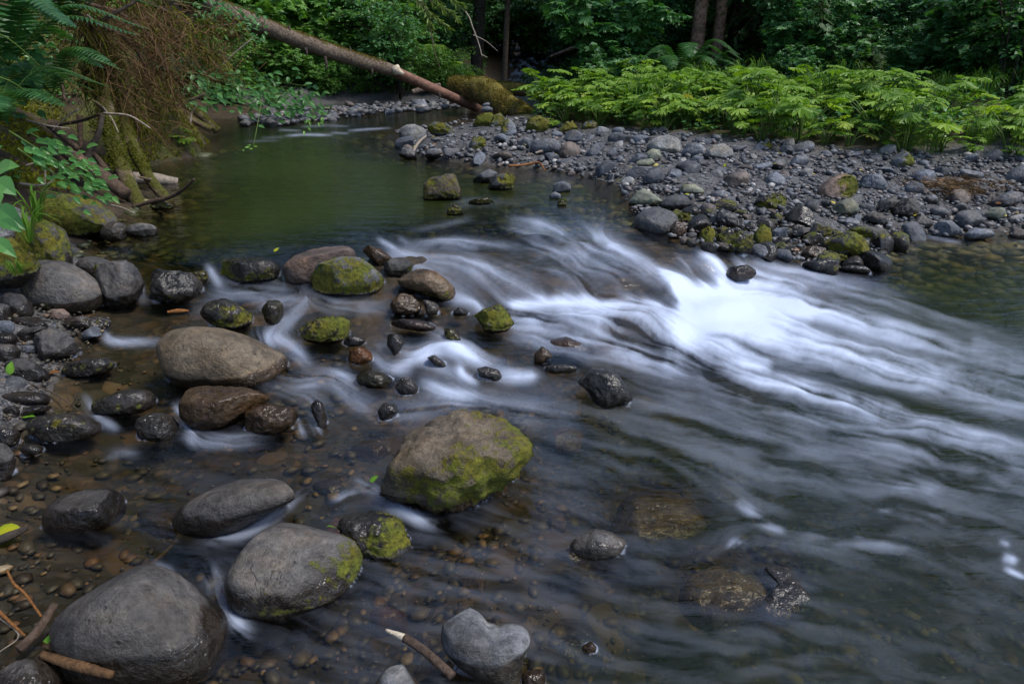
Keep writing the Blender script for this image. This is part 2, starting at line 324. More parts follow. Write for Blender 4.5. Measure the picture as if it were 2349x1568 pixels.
_gw((-3.5, 5.6, .45), (-4.0, 6, .8), (-4.6, 6, 1.25), (-6, 6, 2.0), (-3.3, 4.6, .5), (-4.2, 4.5, 1.15), (-6, 4, 2.0), (-2.9, 3.2, .45), (-3.6, 3.0, .95), (-5, 3, 1.7), (-2.0, 1.7, .15), (-2.7, 1.5, .55), (-4, 1, 1.3), (-6, 0, 2.2), (-2.2, 0, .5), (-1.6, 1.1, .05), (-3, -2.5, .8), (0, -2.5, -.1), (-1, .6, -.08), (1, .6, -.2))
_gw((-3.66, 8.35, .25), (-3.86, 8.3, .56), (-4.0, 8.3, .85), (-4.14, 8.3, 1.15), (-4.4, 8.3, 1.45), (-6, 8, 2.2), (-3.75, 7.6, .26), (-4.1, 7.5, .75), (-3.9, 9.0, .3), (-4.3, 9.1, .8), (-4.6, 7, .8), (-5.4, 10, .65), (-6.5, 10, 1.5), (-8, 11, 2.5), (-5.4, 11.5, .5), (-4.4, 14.2, .5), (-2.9, 15.4, .5), (-1.2, 16.8, .55), (-4.5, 16.5, 1.2), (-6.5, 14.5, 1.5), (-9, 14, 3.0), (-2.5, 19, 1.3), (-5, 20, 2.6), (-10, 20, 4.5), (-1.2, 24, 1.2), (.2, 23, .55), (1.5, 23, .7), (2.6, 24, 1.1), (.3, 19, .25), (-.3, 17, .2), (.9, 14, .3), (1.6, 14.5, .6), (-10, 8, 3.6), (-12, 3, 4), (-16, 12, 6))
_gw((-20, 30, 9), (0, 32, 1.6), (20, 30, 4), (-30, 60, 18), (0, 60, 5), (30, 60, 12), (30, 10, 2.5), (30, 0, 1.5), (-30, 0, 8), (-40, 20, 14))
_c = np.array(GC); Gf_ = TPS(_c[:, :2], _c[:, 2], 2e-4)
def Gf(X, Y):
    X = np.asarray(X, float); Y = np.asarray(Y, float); return np.clip(Gf_(X, Y), -0.6, 25)
_sgx = np.arange(-22, 22.01, .12); _sgy = np.arange(0, 32.01, .12)
_SX, _SY = np.meshgrid(_sgx, _sgy, indexing='ij'); _SG = Gf(_SX, _SY); _SW = Wf(_SX, _SY)
def grid(a, X, Y):
    i = np.clip((X + 22) / .12, 0, len(_sgx) - 1.001); j = np.clip(Y / .12, 0, len(_sgy) - 1.001); a0, b0 = i.astype(int), j.astype(int); f, g = i - a0, j - b0
    return a[a0, b0] * (1 - f) * (1 - g) + a[a0 + 1, b0] * f * (1 - g) + a[a0, b0 + 1] * (1 - f) * g + a[a0 + 1, b0 + 1] * f * g
def hit(px, py, H):
    """first point where the sight line meets the height grid H (a march, vectorised)"""
    dx, dy, dz = ray(px, py); sh = dx.shape; dx, dy, dz = dx.ravel(), dy.ravel(), dz.ravel(); T = np.geomspace(.9, 30, 300); lo = np.full(dx.shape, T[-1]); hi = lo.copy(); got = np.zeros(dx.shape, bool)
    for a, b in zip(T[:-1], T[1:]):
        m = ~got & (CAM_H + dz * b - grid(H, dx * b, dy * b) < 0)
        lo[m] = a; hi[m] = b; got |= m
        if got.all(): break
    for _ in range(14):
        t = (lo + hi) / 2; m = CAM_H + dz * t - grid(H, dx * t, dy * t) < 0; hi = np.where(m, t, hi); lo = np.where(m, lo, t)
    t = (lo + hi) / 2; return np.stack([dx * t, dy * t, CAM_H + dz * t], -1).reshape(sh + (3,))
_SS = np.maximum(_SG, _SW)
def surf(px, py): return hit(np.asarray(px, float), np.asarray(py, float), _SS)
# ------------------------------------------------------------------ ground (one sheet: streambed, gravel bar, banks, forest floor)
def ground_material():
    k = NT('ground'); geo = k.n('NewGeometry'); pos = geo.outputs['Position']
    bed = k.attr('bed').outputs['Fac']; grav = k.attr('gravel').outputs['Fac']; mossy = k.attr('mossy').outputs['Fac']
    dv = k.n('VectorMath', {0: pos, 1: k.n('VectorMath', {0: k.noise(pos, 9, 3, 0.5, 'Color'), 'Scale': 0.05}, operation='SCALE').outputs[0]}, operation='ADD').outputs[0]
    v1 = k.n('TexVoronoi', {'Vector': dv, 'Scale': 9.0}); v2 = k.n('TexVoronoi', {'Vector': dv, 'Scale': 34.0}); v3 = k.n('TexVoronoi', {'Vector': dv, 'Scale': 90.0})
    r1 = k.n('SeparateXYZ', {0: v1.outputs['Color']}).outputs[0]; r2 = k.n('SeparateXYZ', {0: v2.outputs['Color']}).outputs[0]; r3 = k.n('SeparateXYZ', {0: v3.outputs['Color']}).outputs[1]
    stones = [(0.0, (0.011, 0.010, 0.007)), (0.35, (0.025, 0.021, 0.014)), (0.6, (0.036, 0.033, 0.025)), (0.82, (0.056, 0.034, 0.016)), (0.95, (0.09, 0.064, 0.038))]
    cb = k.mix(k.mapr(k.noise(pos, 3, 3), 0.42, 0.58), k.ramp(r1, stones), k.ramp(r2, stones))
    edge = k.mix(k.mapr(k.noise(pos, 3, 3), 0.42, 0.58), k.mapr(v1.outputs['Distance'], 0.35, 0.75, 1, 0.6), k.mapr(v2.outputs['Distance'], 0.35, 0.75, 1, 0.5))
    cb = k.mix(1.0, cb, edge, 'MULTIPLY')
    cg = k.mix(1.0, k.ramp(k.mix(0.5, r2, r3), [(0.15, (0.045, 0.045, 0.048)), (0.5, (0.10, 0.10, 0.105)), (0.85, (0.17, 0.165, 0.165))]), k.mapr(v3.outputs['Distance'], 0.3, 0.8, 1, 0.35), 'MULTIPLY')
    cs = k.ramp(k.noise(pos, 12, 8, 0.7), [(0.3, (0.010, 0.007, 0.004)), (0.55, (0.040, 0.026, 0.014)), (0.75, (0.085, 0.058, 0.03))])
    ms = k.ramp(k.noise(pos, 40, 6, 0.7), [(0.3, (0.012, 0.014, 0.003)), (0.55, (0.06, 0.065, 0.010)), (0.75, (0.13, 0.14, 0.02))])
    mm = k.mapr(k.math('ADD', mossy, k.mapr(k.noise(pos, 5, 5, 0.65), 0.3, 0.7, -0.4, 0.4)), 0.4, 0.65)
    cs = k.mix(mm, cs, ms)
    col = k.mix(grav, cs, cg); col = k.mix(bed, col, cb)
    h = k.mix(bed, k.mix(grav, k.noise(pos, 60, 6, 0.7), v3.outputs['Distance']), v1.outputs['Distance'])
    b = k.n('BsdfPrincipled', {'Base Color': col, 'Roughness': 0.75, 'Specular IOR Level': 0.3, 'Normal': k.bump(h, 0.6, 0.03)}); return k.done(b.outputs[0])
M['ground'] = ground_material()
BAR = np.array([(905, 300), (1000, 285), (1130, 268), (1220, 268), (1300, 284), (1500, 300), (1700, 318), (1950, 345), (2200, 358), (2420, 362), (2460, 540), (2040, 545), (2000, 600), (1900, 612), (1650, 575), (1530, 545), (1440, 480), (1420, 430), (1290, 395), (1100, 378), (930, 352)], float)
def inside(px, py, poly):
    px = np.asarray(px, float); py = np.asarray(py, float); r = np.zeros(px.shape, bool); j = len(poly) - 1
    for i in range(len(poly)):
        (xi, yi), (xj, yj) = poly[i], poly[j]
        r ^= ((yi > py) != (yj > py)) & (px < (xj - xi) * (py - yi) / (yj - yi + 1e-12) + xi); j = i
    return r
_by = np.concatenate([np.linspace(-3.0, 0.4, 12), np.geomspace(0.45, 40, 330), np.geomspace(42, 140, 20)])
_sx = np.sinh(np.linspace(-2.1, 2.1, 520)) / np.sinh(2.1) * 2.2
YY, SX = np.meshgrid(_by, _sx, indexing='ij'); XX = SX * (YY + 4.5)
GZ = Gf(XX, YY); WZ = Wf(XX, YY)
_pts = np.stack([XX.ravel(), YY.ravel(), 0 * XX.ravel()], -1)
_land = sstep(-.02, .1, GZ - WZ).ravel()
_rel = fbm(_pts * 2.2, 5) * (.03 + .10 * _land * sstep(-2.5, -3.2, XX.ravel()) + .05 * _land) + fbm(_pts * 11, 3) * .02
GZ = GZ + _rel.reshape(GZ.shape)
_px, _py, _ = to_px(np.stack([XX, YY, GZ], -1))
_bar = inside(_px, _py, BAR) | ((XX > 4.2) & (YY < 7.4) & (YY > 1)) | ((XX < -0.8) & (XX > -5.6) & (YY > 13) & (YY < 17.2) & (GZ < .8)) | ((XX < -1.2) & (XX > -3.2) & (YY < 4.2) & (GZ < .35))
_gr = _bar.astype(float)
for _ in range(3): _gr[1:-1, 1:-1] = (_gr[1:-1, 1:-1] * 2 + _gr[:-2, 1:-1] + _gr[2:, 1:-1] + _gr[1:-1, :-2] + _gr[1:-1, 2:]) / 6
_bedw = sstep(.03, -.02, GZ - WZ)
_mo = .25 + .55 * np.exp(-(((XX + 4.3) / .8) ** 2 + ((YY - 8.0) / 1.3) ** 2)) + .2 * (XX > 0)
nY, nX = XX.shape; I = np.arange(nY * nX).reshape(nY, nX)
Q = np.stack([I[:-1, :-1], I[:-1, 1:], I[1:, 1:], I[1:, :-1]], -1).reshape(-1, 4)
link('ground', mesh_from('ground', np.stack([XX, YY, GZ], -1).reshape(-1, 3), [Q], [M['ground']], {'bed': _bedw.ravel(), 'gravel': _gr.ravel(), 'mossy': _mo.ravel()}), kind='structure')

# ------------------------------------------------------------------ stones
ZO = {'A': (0, 0), 'B': (775.2, 0), 'C': (1550.3, 0), 'D': (0, 516.8), 'E': (775.2, 516.8), 'F': (1550.3, 516.8), 'G': (0, 1032.6), 'H': (775.2, 1032.6), 'I': (1550.3, 1032.6)}
TYPE = {'bar': ((.094, .104, .126), 0, .0), 'pale': ((.18, .185, .185), 0, 0), 'barw': ((.078, .081, .09), 0, .05), 'green': ((.12, .13, .10), 0, .03), 'rust': ((.13, .095, .08), 0, .0),
        'fg': ((.054, .050, .048), 0, .07), 'fgl': ((.15, .155, .165), 0, .055), 'fgd': ((.055, .053, .052), 0, .04), 'tan': ((.105, .082, .056), 0, .05),
        'brn': ((.15, .105, .062), .8, .06), 'blk': ((.065, .066, .07), .97, .06), 'olive': ((.085, .08, .04), .9, .06), 'orange': ((.24, .11, .03), .9, .06), 'bank': ((.052, .050, .051), 0, .05)}
HWL = []; HPOLY = []; HERO = []     # (pixel outline bbox) used to keep the scattered cobbles away
def outline_radius(poly, n=240):
    poly = np.asarray(poly, float); x, y = poly[:, 0], poly[:, 1]; x1, y1 = np.roll(x, -1), np.roll(y, -1)
    cr = x * y1 - x1 * y; A = cr.sum() / 2; c = np.array([((x + x1) * cr).sum() / (6 * A), ((y + y1) * cr).sum() / (6 * A)])
    th = np.arange(n) * 2 * np.pi / n; d = np.stack([np.cos(th), np.sin(th)], -1); r = np.zeros(n)
    for i in range(len(poly)):
        a = poly[i] - c; e = poly[(i + 1) % len(poly)] - poly[i]; den = d[:, 0] * e[1] - d[:, 1] * e[0]; den = np.where(abs(den) < 1e-9, 1e-9, den)
        t = (a[0] * e[1] - a[1] * e[0]) / den; s = (a[0] * d[:, 1] - a[1] * d[:, 0]) / den
        r = np.where((t > 0) & (s >= -1e-6) & (s <= 1 + 1e-6), np.maximum(r, t), r)
    f = np.fft.rfft(r); f[28:] = 0; kk = np.arange(len(f)); f *= np.exp(-(kk / 20.) ** 2); r = np.maximum(np.fft.irfft(f, n), .15 * r.mean()); return c, r
def stone(label, typ, zone, pts, moss=0.0, mdir=(0, 0), rough=.05, cuts=2, thick=1.0, ext=.22, box=.82, z=None, name=None, tint=1.0, wet=None, sub=None, blades=True, group=None, cat=None, seed=None, flat=0, sink=.0, lie=None):
    ox, oy = ZO.get(zone, (0, 0)); kz = .3416 if zone in ZO else 1.0
    poly = np.array(pts, float) * kz + np.array([ox, oy]); seed = seed if seed is not None else int(abs(poly.sum() * 7)) % 99991
    rg = np.random.default_rng(seed)
    if zone not in 'ABC' or zone == '': HPOLY.append(poly)
    HERO.append((poly[:, 0].min(), poly[:, 1].min(), poly[:, 0].max(), poly[:, 1].max()))
    bi = poly[:, 1].argmax(); bx = poly[poly[:, 1] > poly[:, 1].max() - .12 * np.ptp(poly[:, 1]), 0].mean(); by = poly[:, 1].max()
    Pb = surf(bx, by) if z is None else at(bx, by, z)
    _, _, tb = to_px(Pb); wpx, hpx = np.ptp(poly[:, 0]), np.ptp(poly[:, 1])
    half = .5 * np.sqrt(wpx * min(hpx * 1.6, wpx)) * tb / FPX * .8 * thick; tc = tb + half * .55
    c, r = outline_radius(poly)
    sdv = sub or (5 if wpx > 55 else 4 if wpx > 26 else 3); V0, F = ico(sdv)
    a, b, dd = V0[:, 0], V0[:, 1], V0[:, 2]; th = np.arctan2(b, a) % (2 * np.pi); rho = np.sqrt(a * a + b * b)
    n = len(r); q = th / (2 * np.pi) * n; i0 = q.astype(int) % n; fr = q - np.floor(q); Rr = r[i0] * (1 - fr) + r[(i0 + 1) % n] * fr
    e = box; rr = np.clip(rho, 0, 1) ** e
    X = c[0] + Rr * rr * np.cos(th); Yp = c[1] + Rr * rr * np.sin(th)
    low = sstep(-.1, .8, (Yp - c[1]) / (hpx * .5)); Yp = Yp + low * hpx * ext
    dep = tc - np.sign(dd) * np.abs(dd) ** e * half
    # keep the outline true for the body's middle, give the body real depth along the sight line
    u = (X - 1174.5) / FPX * tc; v = (784 - Yp) / FPX * tc; fz = dep
    V = np.stack([u, v * SP + fz * CP, CAM_H + v * CP - fz * SP], -1)
    if lie is not None:                          # a slab lying flat: its outline is spread on the level plane at its top
        zl = Pb[2] if z is None else z; V = at(X, c[1] + Rr * rr * np.sin(th), zl) ; V[:, 2] = zl - sink - lie + np.sign(dd) * np.abs(dd) ** .6 * lie + 0 * V[:, 2]
    C = V.mean(0); size = np.linalg.norm(V - C, axis=1).mean()
    for kcut in range(cuts):                     # worn facets
        nn = rg.normal(size=3); nn[2] = abs(nn[2]) * (1.4 if kcut == 0 else .5); nn /= np.linalg.norm(nn)
        pr = (V - C) @ nn; lim = pr.max() * rg.uniform(.62, .84); V = V - nn[None] * (np.maximum(pr - lim, 0) * .86)[:, None]
    if flat:
        pr = V[:, 2] - C[2]; lim = pr.max() * (1 - flat); V[:, 2] -= np.maximum(pr - lim, 0) * .8
    dirn = (V - C) / (np.linalg.norm(V - C, axis=1)[:, None] + 1e-9); fq = 1 / size
    nz = fbm(V * fq * 1.1 + seed, 3) * .6 + fbm(V * fq * 3.2 + seed, 5) * .6
    if rough > .055: nz = nz - 1.1 * np.abs(fbm(V * fq * 2.2 + seed * 3, 4)) + .2
    V = V + dirn * (nz * size * rough * 1.25)[:, None]
    V[:, 2] -= sink
    N = normals_of(V, F); tint_c, wl, band = TYPE[typ]; wl = wl if wet is None else wet
    zs = Pb[2] if z is None else z
    wa = np.full(len(V), wl, float)
    if band: wa = np.maximum(wa, 1 - sstep(band * .5, band * 1.6, V[:, 2] - zs + .25 * band * fbm(V * 14 + seed, 3)))
    ma = np.zeros(len(V))
    if moss > .25 and zone in ('B', 'C', 'F'): moss += .10
    if moss > 0:
        sx, sy = mdir; sy = sy if sy > 0 else sy * .3; dn = N[:, 2] * .35 + (sx * (V[:, 0] - C[0]) + sy * (V[:, 2] - C[2])) / size * .6
        ma = np.clip(moss * 1.75 + dn * .8 - .24 + .6 * fbm(V * fq * 1.8 + seed, 4), 0, 1); ma *= sstep(-.01, .03, V[:, 2] - zs)
    if moss > 0: V = V + N * (sstep(.45, .75, ma) * (.006 + .010 * np.abs(fbm(V * 22 + seed, 3))) * np.clip(tb / 3, .7, 2))[:, None]
    if lie is None and z is None and poly[:, 1].max() > 560:
        wlz = Wf(V[:, 0], V[:, 1]); m = (np.abs(V[:, 2] - wlz - .004) < .012) & ((N * (np.array([0, 0, CAM_H]) - V)).sum(1) > -.02)
        if m.sum() > 3:
            qx, qy, _ = to_px(np.stack([V[m, 0], V[m, 1], wlz[m] + .003], -1)); HWL.append(np.stack([qx, qy + 1.5], -1)[:: max(1, m.sum() // 90)])
    nm = name or ('boulder' if wpx * tb / FPX > .30 else 'river_stone')
    loc = np.array([C[0], C[1], zs]); tj = rg.uniform(.88, 1.12) * tint
    o = link(nm, mesh_from(nm, V - loc, [F], [M['rock']], {'wet': wa, 'moss': ma}), loc, label=label, category=cat or ('boulder' if nm == 'boulder' else 'stone'))
    o.color = (*[x * tj for x in tint_c], 1)
    if group: o['group'] = group
    if moss > .25 and blades and tb < 11 and ma.max() > .55:
        tri = V[F]; fm = ma[F].mean(1); fn = N[F].mean(1); area = np.linalg.norm(np.cross(tri[:, 1] - tri[:, 0], tri[:, 2] - tri[:, 0]), axis=1)
        front = ((fn * (np.array([0, 0, CAM_H]) - tri.mean(1))).sum(1) > -.1) & (tri.mean(1)[:, 2] > zs - .005)
        wgt = area * sstep(.42, .6, fm) * front
        if wgt.sum() > 1e-5:
            bl = .0105 * np.clip(tb / 2.6, .85, 2.4); cnt = int(np.clip(wgt.sum() / (bl * bl * .55), 150, 7000)); pk = rg.choice(len(F), cnt, p=wgt / wgt.sum())
            bc = rg.dirichlet((1, 1, 1), cnt); pos = (tri[pk] * bc[..., None]).sum(1); nr = fn[pk] + rg.normal(size=(cnt, 3)) * .55; nr[:, 2] += .25
            tv = np.array([(-.5, 0, 0), (.5, 0, 0), (.0, 1, .25)]); sz = bl * rg.uniform(.7, 2.0, cnt)
            BV, BF = place(tv, [np.array([[0, 1, 2]])], pos - N[F[pk, 0]] * .001, nr, rg.normal(size=(cnt, 3)), sz, sz * .45)
            rn = np.repeat(np.clip(.5 + .5 * fbm(pos * 30, 2) + rg.normal(size=cnt) * .15, 0, .92), 3)
            link('moss', mesh_from('moss', BV - loc, BF, [M['moss']], {'rnd': rn}), (0, 0, 0), parent=o)
    return o
K = stone
# --- lower foreground
K('largest dark grey boulder in the lower left corner, smooth with a shaded front face', 'fg', 'G', [(420, 1100), (500, 1010), (640, 930), (800, 830), (920, 795), (1030, 800), (1130, 860), (1240, 950), (1380, 1080), (1500, 1200), (1520, 1300), (1480, 1400), (1340, 1440), (1000, 1460), (700, 1440), (500, 1390), (430, 1280)], rough=.035, cuts=1, thick=.95, ext=.12, tint=.95, moss=.12)
K('smooth grey boulder with moss along its lower right edge, right of the largest boulder', 'fg', 'G', [(1535, 830), (1620, 680), (1720, 560), (1830, 505), (1980, 520), (2150, 570), (2300, 600), (2390, 650), (2445, 740), (2430, 800), (2360, 880), (2270, 930), (2100, 985), (1950, 1060), (1800, 1050), (1650, 1020), (1560, 940)], rough=.03, cuts=3, ext=.1, tint=1.15, moss=.36, mdir=(.62, -.72))
K('flat topped grey stone alone in the shallows near the left edge', 'fg', 'G', [(310, 420), (340, 370), (430, 300), (560, 265), (700, 268), (790, 300), (870, 380), (850, 420), (700, 480), (560, 510), (400, 510), (330, 480)], rough=.04, cuts=2, flat=.25, ext=.2)
K('elongated grey stone with dark pits lying diagonally in the foreground', 'fg', 'G', [(1175, 430), (1250, 350), (1400, 270), (1590, 210), (1780, 205), (1920, 190), (2020, 225), (2050, 280), (1980, 330), (1830, 400), (1650, 490), (1480, 540), (1300, 520), (1190, 480)], rough=.04, cuts=2, tint=1.1, ext=.1)
K('wet black lumpy stone half covered in moss behind the smooth grey boulder', 'blk', 'H', [(0, 480), (60, 440), (230, 430), (370, 445), (450, 510), (530, 600), (510, 660), (400, 700), (250, 690), (100, 640), (30, 560)], moss=.5, mdir=(.8, 0), rough=.16, cuts=2, ext=.1)
K('large rough boulder patched with yellow moss standing mid stream in the centre', 'tan', '', [(848, 1080), (875, 1040), (930, 1010), (1000, 965), (1060, 940), (1120, 945), (1170, 975), (1215, 1010), (1218, 1045), (1190, 1080), (1140, 1105), (1080, 1130), (1040, 1160), (1000, 1165), (960, 1130), (880, 1110), (850, 1100)], moss=.44, mdir=(.45, .1), rough=.18, cuts=2, ext=.08, tint=.95, seed=4242)
K('small grey stone with a dry pale top ringed by brown wet rock', 'fgl', 'H', [(1545, 640), (1600, 580), (1730, 535), (1850, 560), (1940, 610), (1900, 670), (1780, 700), (1720, 710), (1620, 690)], rough=.06, cuts=2, ext=.1, tint=.9)
K('pale grey heart shaped stone with dark flecks at the bottom centre', 'fgl', 'H', [(690, 1240), (710, 1130), (780, 1070), (860, 1070), (940, 1120), (1000, 1190), (1080, 1210), (1180, 1195), (1270, 1210), (1305, 1260), (1250, 1360), (1230, 1440), (1150, 1515), (1050, 1520), (930, 1470), (800, 1400), (710, 1310)], rough=.025, cuts=1, flat=.3, ext=.06, thick=.9)
K('cracked grey stone cut by the bottom edge of the picture beneath a broken branch', 'fgl', 'H', [(245, 1568), (330, 1470), (450, 1450), (560, 1520), (600, 1600), (560, 1700), (420, 1760), (280, 1700)], rough=.05, tint=.7)
K('small wet brown stone right of the heart shaped stone', 'brn', 'H', [(1230, 1510), (1290, 1465), (1370, 1480), (1400, 1530), (1390, 1580), (1310, 1610), (1240, 1580)], rough=.12, tint=.6)
K('tiny wet brown stone poking out of the dark water, alone', 'brn', 'H', [(1635, 1320), (1700, 1285), (1740, 1320), (1720, 1350), (1650, 1350)], rough=.1, tint=.6)
K('grey stone in the very bottom left corner beside the brown wood piece', 'fg', 'G', [(-120, 1530), (0, 1470), (100, 1410), (220, 1405), (310, 1450), (370, 1530), (400, 1640), (200, 1720), (-100, 1680)], rough=.05, ext=.05, tint=1.05)
K('brown mossy boulder mostly under water right of centre in the foreground', 'olive', '', [(1385, 1185), (1420, 1125), (1480, 1100), (1540, 1104), (1600, 1135), (1632, 1180), (1600, 1212), (1500, 1222), (1420, 1215)], moss=.45, rough=.08, ext=0, sink=.004, blades=False, lie=.05, tint=1.7)
K('wet black crusted rock strip just breaking the surface, scattered with yellow needles', 'blk', 'I', [(420, 640), (470, 620), (600, 680), (760, 760), (860, 860), (950, 980), (900, 1060), (760, 1110), (640, 1080), (530, 1020), (650, 960), (680, 860), (560, 740)], moss=.15, rough=.16, ext=.0, sink=-.002, lie=.03)
K('broad olive slab just under the water beside the crusted rock strip', 'olive', 'I', [(60, 760), (250, 680), (450, 700), (640, 800), (680, 920), (560, 1020), (350, 1060), (150, 980), (40, 880)], moss=.45, rough=.08, ext=0, sink=.012, blades=False, lie=.06, tint=1.7)
# --- left shore, middle
K('smooth tan oblong boulder with a glossy tapering right end', 'tan', 'D', [(1080, 790), (1180, 700), (1320, 678), (1480, 690), (1640, 740), (1780, 810), (1900, 870), (1945, 920), (1860, 980), (1760, 1045), (1600, 1075), (1400, 1070), (1250, 1050), (1150, 980), (1095, 880)], rough=.022, cuts=1, ext=.12, tint=1.05)
K('wet brown flat stone directly under the tan oblong boulder', 'brn', 'D', [(1215, 1190), (1250, 1090), (1400, 1080), (1650, 1090), (1780, 1130), (1835, 1165), (1720, 1220), (1630, 1270), (1540, 1330), (1400, 1360), (1300, 1330), (1240, 1260)], rough=.07, cuts=3, ext=.08, flat=.2)
K('glossy dark brown knobbly stone right of the wet flat stone', 'brn', 'D', [(1615, 1300), (1680, 1230), (1800, 1200), (1900, 1220), (1960, 1220), (1995, 1290), (1960, 1340), (1850, 1385), (1720, 1390), (1630, 1350)], rough=.17, ext=.08, tint=.62, wet=1)
K('narrow black upright pebble with water parting around it', 'blk', 'D', [(2085, 1200), (2125, 1165), (2165, 1190), (2195, 1290), (2190, 1350), (2150, 1345), (2100, 1260)], rough=.03, ext=.1)
K('low black wet stone with a mossy top left of the wet brown flat stone', 'blk', 'D', [(630, 1220), (660, 1150), (750, 1110), (860, 1095), (980, 1110), (1035, 1160), (1020, 1210), (930, 1245), (780, 1260), (650, 1250)], moss=.32, mdir=(-.2, .5), rough=.08, ext=.1)
K('wide black wet stone with green moss under a thin twig, near the left edge', 'blk', 'D', [(200, 1340), (260, 1280), (400, 1255), (520, 1265), (620, 1320), (680, 1370), (620, 1405), (480, 1440), (320, 1430), (240, 1390)], moss=.34, mdir=(0, .5), rough=.08, ext=.1)
K('black boulder washed over by a small cascade below the wet brown flat stone', 'blk', 'D', [(915, 1330), (940, 1270), (1030, 1240), (1130, 1260), (1190, 1330), (1190, 1400), (1080, 1425), (960, 1410)], rough=.13, ext=.05, sink=.01)
K('big rounded grey boulder with moss at its upper left on the left shore', 'bank', 'D', [(165, 420), (200, 270), (290, 225), (420, 240), (540, 300), (640, 380), (685, 460), (660, 530), (580, 565), (430, 575), (280, 560), (200, 510)], moss=.30, mdir=(-.6, .5), rough=.04, cuts=1, ext=.1, tint=1.15)
K('rough dark grey boulder between the big rounded boulder and the stream', 'bank', 'D', [(610, 340), (640, 270), (760, 245), (860, 245), (920, 310), (945, 380), (920, 470), (840, 525), (740, 535), (690, 450)], moss=.26, mdir=(-.7, .4), rough=.1, ext=.1, tint=.85, wet=.25)
K('grey rounded stone peeking out behind the rough dark boulder', 'bank', 'D', [(520, 270), (570, 218), (650, 208), (740, 240), (770, 290), (690, 340), (590, 330)], rough=.05, z=.24)
K('craggy wet black stone in the row dividing pool and rapids', 'blk', 'D', [(985, 400), (1020, 330), (1100, 305), (1200, 310), (1290, 330), (1340, 390), (1320, 450), (1230, 505), (1120, 510), (1020, 470)], moss=.2, rough=.2, ext=.1, cuts=3)
K('small mossy wet stone tucked behind the craggy black stone', 'olive', 'D', [(1280, 320), (1370, 300), (1405, 340), (1370, 385), (1310, 365)], moss=.45, rough=.1, ext=.1)
K('long black wet boulder with a mossy front beside the small waterfall', 'blk', 'D', [(1485, 320), (1500, 250), (1570, 205), (1640, 215), (1740, 210), (1830, 235), (1880, 290), (1850, 345), (1740, 375), (1600, 385), (1500, 365)], moss=.40, mdir=(-.3, -.5), rough=.1, ext=.1)
K('big dark purplish boulder leaning behind the mossy round boulder', 'rust', '', [(648, 618), (668, 598), (705, 572), (745, 562), (790, 561), (814, 575), (812, 600), (770, 625), (715, 648), (670, 645)], rough=.05, ext=.12, tint=.62, wet=.3)
K('rounded boulder with vivid green moss on its front at the pool lip', 'fgl', '', [(708, 640), (735, 605), (790, 588), (840, 590), (870, 610), (884, 640), (870, 662), (840, 674), (780, 677), (730, 667)], moss=.56, mdir=(-.05, -.3), rough=.04, ext=.1, tint=.75)
K('small wet mossy oval stone with a dark polished face', 'blk', 'D', [(1355, 590), (1390, 530), (1460, 495), (1560, 490), (1640, 540), (1690, 600), (1680, 650), (1600, 692), (1540, 692), (1450, 655), (1380, 625)], moss=.42, mdir=(.45, .1), rough=.08, ext=.08)
K('submerged black mossy stone streaming with water beside the mossy oval', 'olive', 'D', [(1760, 560), (1800, 505), (1860, 490), (1910, 540), (1900, 610), (1850, 675), (1790, 655)], moss=.2, rough=.06, ext=0, tint=.7)
K('low bright moss covered stone surrounded by white water above the tan boulder', 'olive', 'D', [(1995, 700), (2060, 650), (2180, 615), (2300, 605), (2355, 640), (2345, 720), (2300, 765), (2180, 785), (2070, 765)], moss=.56, mdir=(.3, .2), rough=.08, ext=.08)
K('low pointed stone with wet dark moss left of the tan boulder', 'blk', 'D', [(420, 980), (480, 920), (600, 890), (700, 890), (765, 930), (720, 975), (620, 1005), (500, 1005)], moss=.36, rough=.09, ext=.1)
K('angular cracked grey rock on the left shore above the water', 'bank', 'D', [(225, 780), (270, 720), (350, 690), (420, 720), (490, 770), (520, 830), (450, 875), (370, 912), (290, 905), (230, 860)], rough=.11, cuts=4, ext=.05, tint=1.1)
K('dark mossy slab at the water edge below the big rounded boulder', 'bank', 'D', [(420, 640), (500, 610), (600, 612), (700, 635), (760, 660), (680, 690), (560, 695), (450, 670)], moss=.36, mdir=(.3, 0), rough=.09, ext=.1)
K('rough grey stone sloping into the water at the left edge, below the angular rock', 'bank', 'D', [(20, 990), (60, 915), (130, 893), (230, 930), (320, 980), (328, 1022), (230, 1047), (100, 1032)], rough=.1, cuts=3, ext=.08)
K('long flat dark slab at the left edge under the thin twig', 'bank', 'D', [(-60, 1110), (40, 1092), (200, 1108), (310, 1140), (328, 1185), (200, 1198), (60, 1192), (-60, 1170)], rough=.07, ext=.08, tint=.9)
K('small angular grey stone below the long flat slab', 'bank', 'D', [(15, 1240), (50, 1198), (100, 1205), (125, 1250), (110, 1295), (50, 1298), (20, 1275)], rough=.09, cuts=4, ext=.05)
K('thin dark slab pointing to the water below the long flat slab', 'bank', 'D', [(125, 1270), (160, 1230), (260, 1205), (350, 1215), (300, 1250), (200, 1285), (140, 1290)], rough=.06, ext=.05, tint=.8, wet=.5)
K('rounded grey stone at the left edge below a lace of lichen', 'bank', 'D', [(-60, 1400), (0, 1345), (70, 1350), (120, 1400), (110, 1450), (30, 1468), (-50, 1450)], rough=.05)
K('smooth grey stone cut by the left edge above the shallows', 'bank', 'D', [(-80, 1520), (0, 1455), (50, 1490), (88, 1560), (85, 1620), (40, 1675), (-60, 1690)], rough=.04)
K('small shiny round stone in the shallow water at the left edge', 'blk', 'D', [(140, 1500), (180, 1465), (240, 1470), (285, 1500), (270, 1530), (190, 1545)], rough=.05, ext=.05)
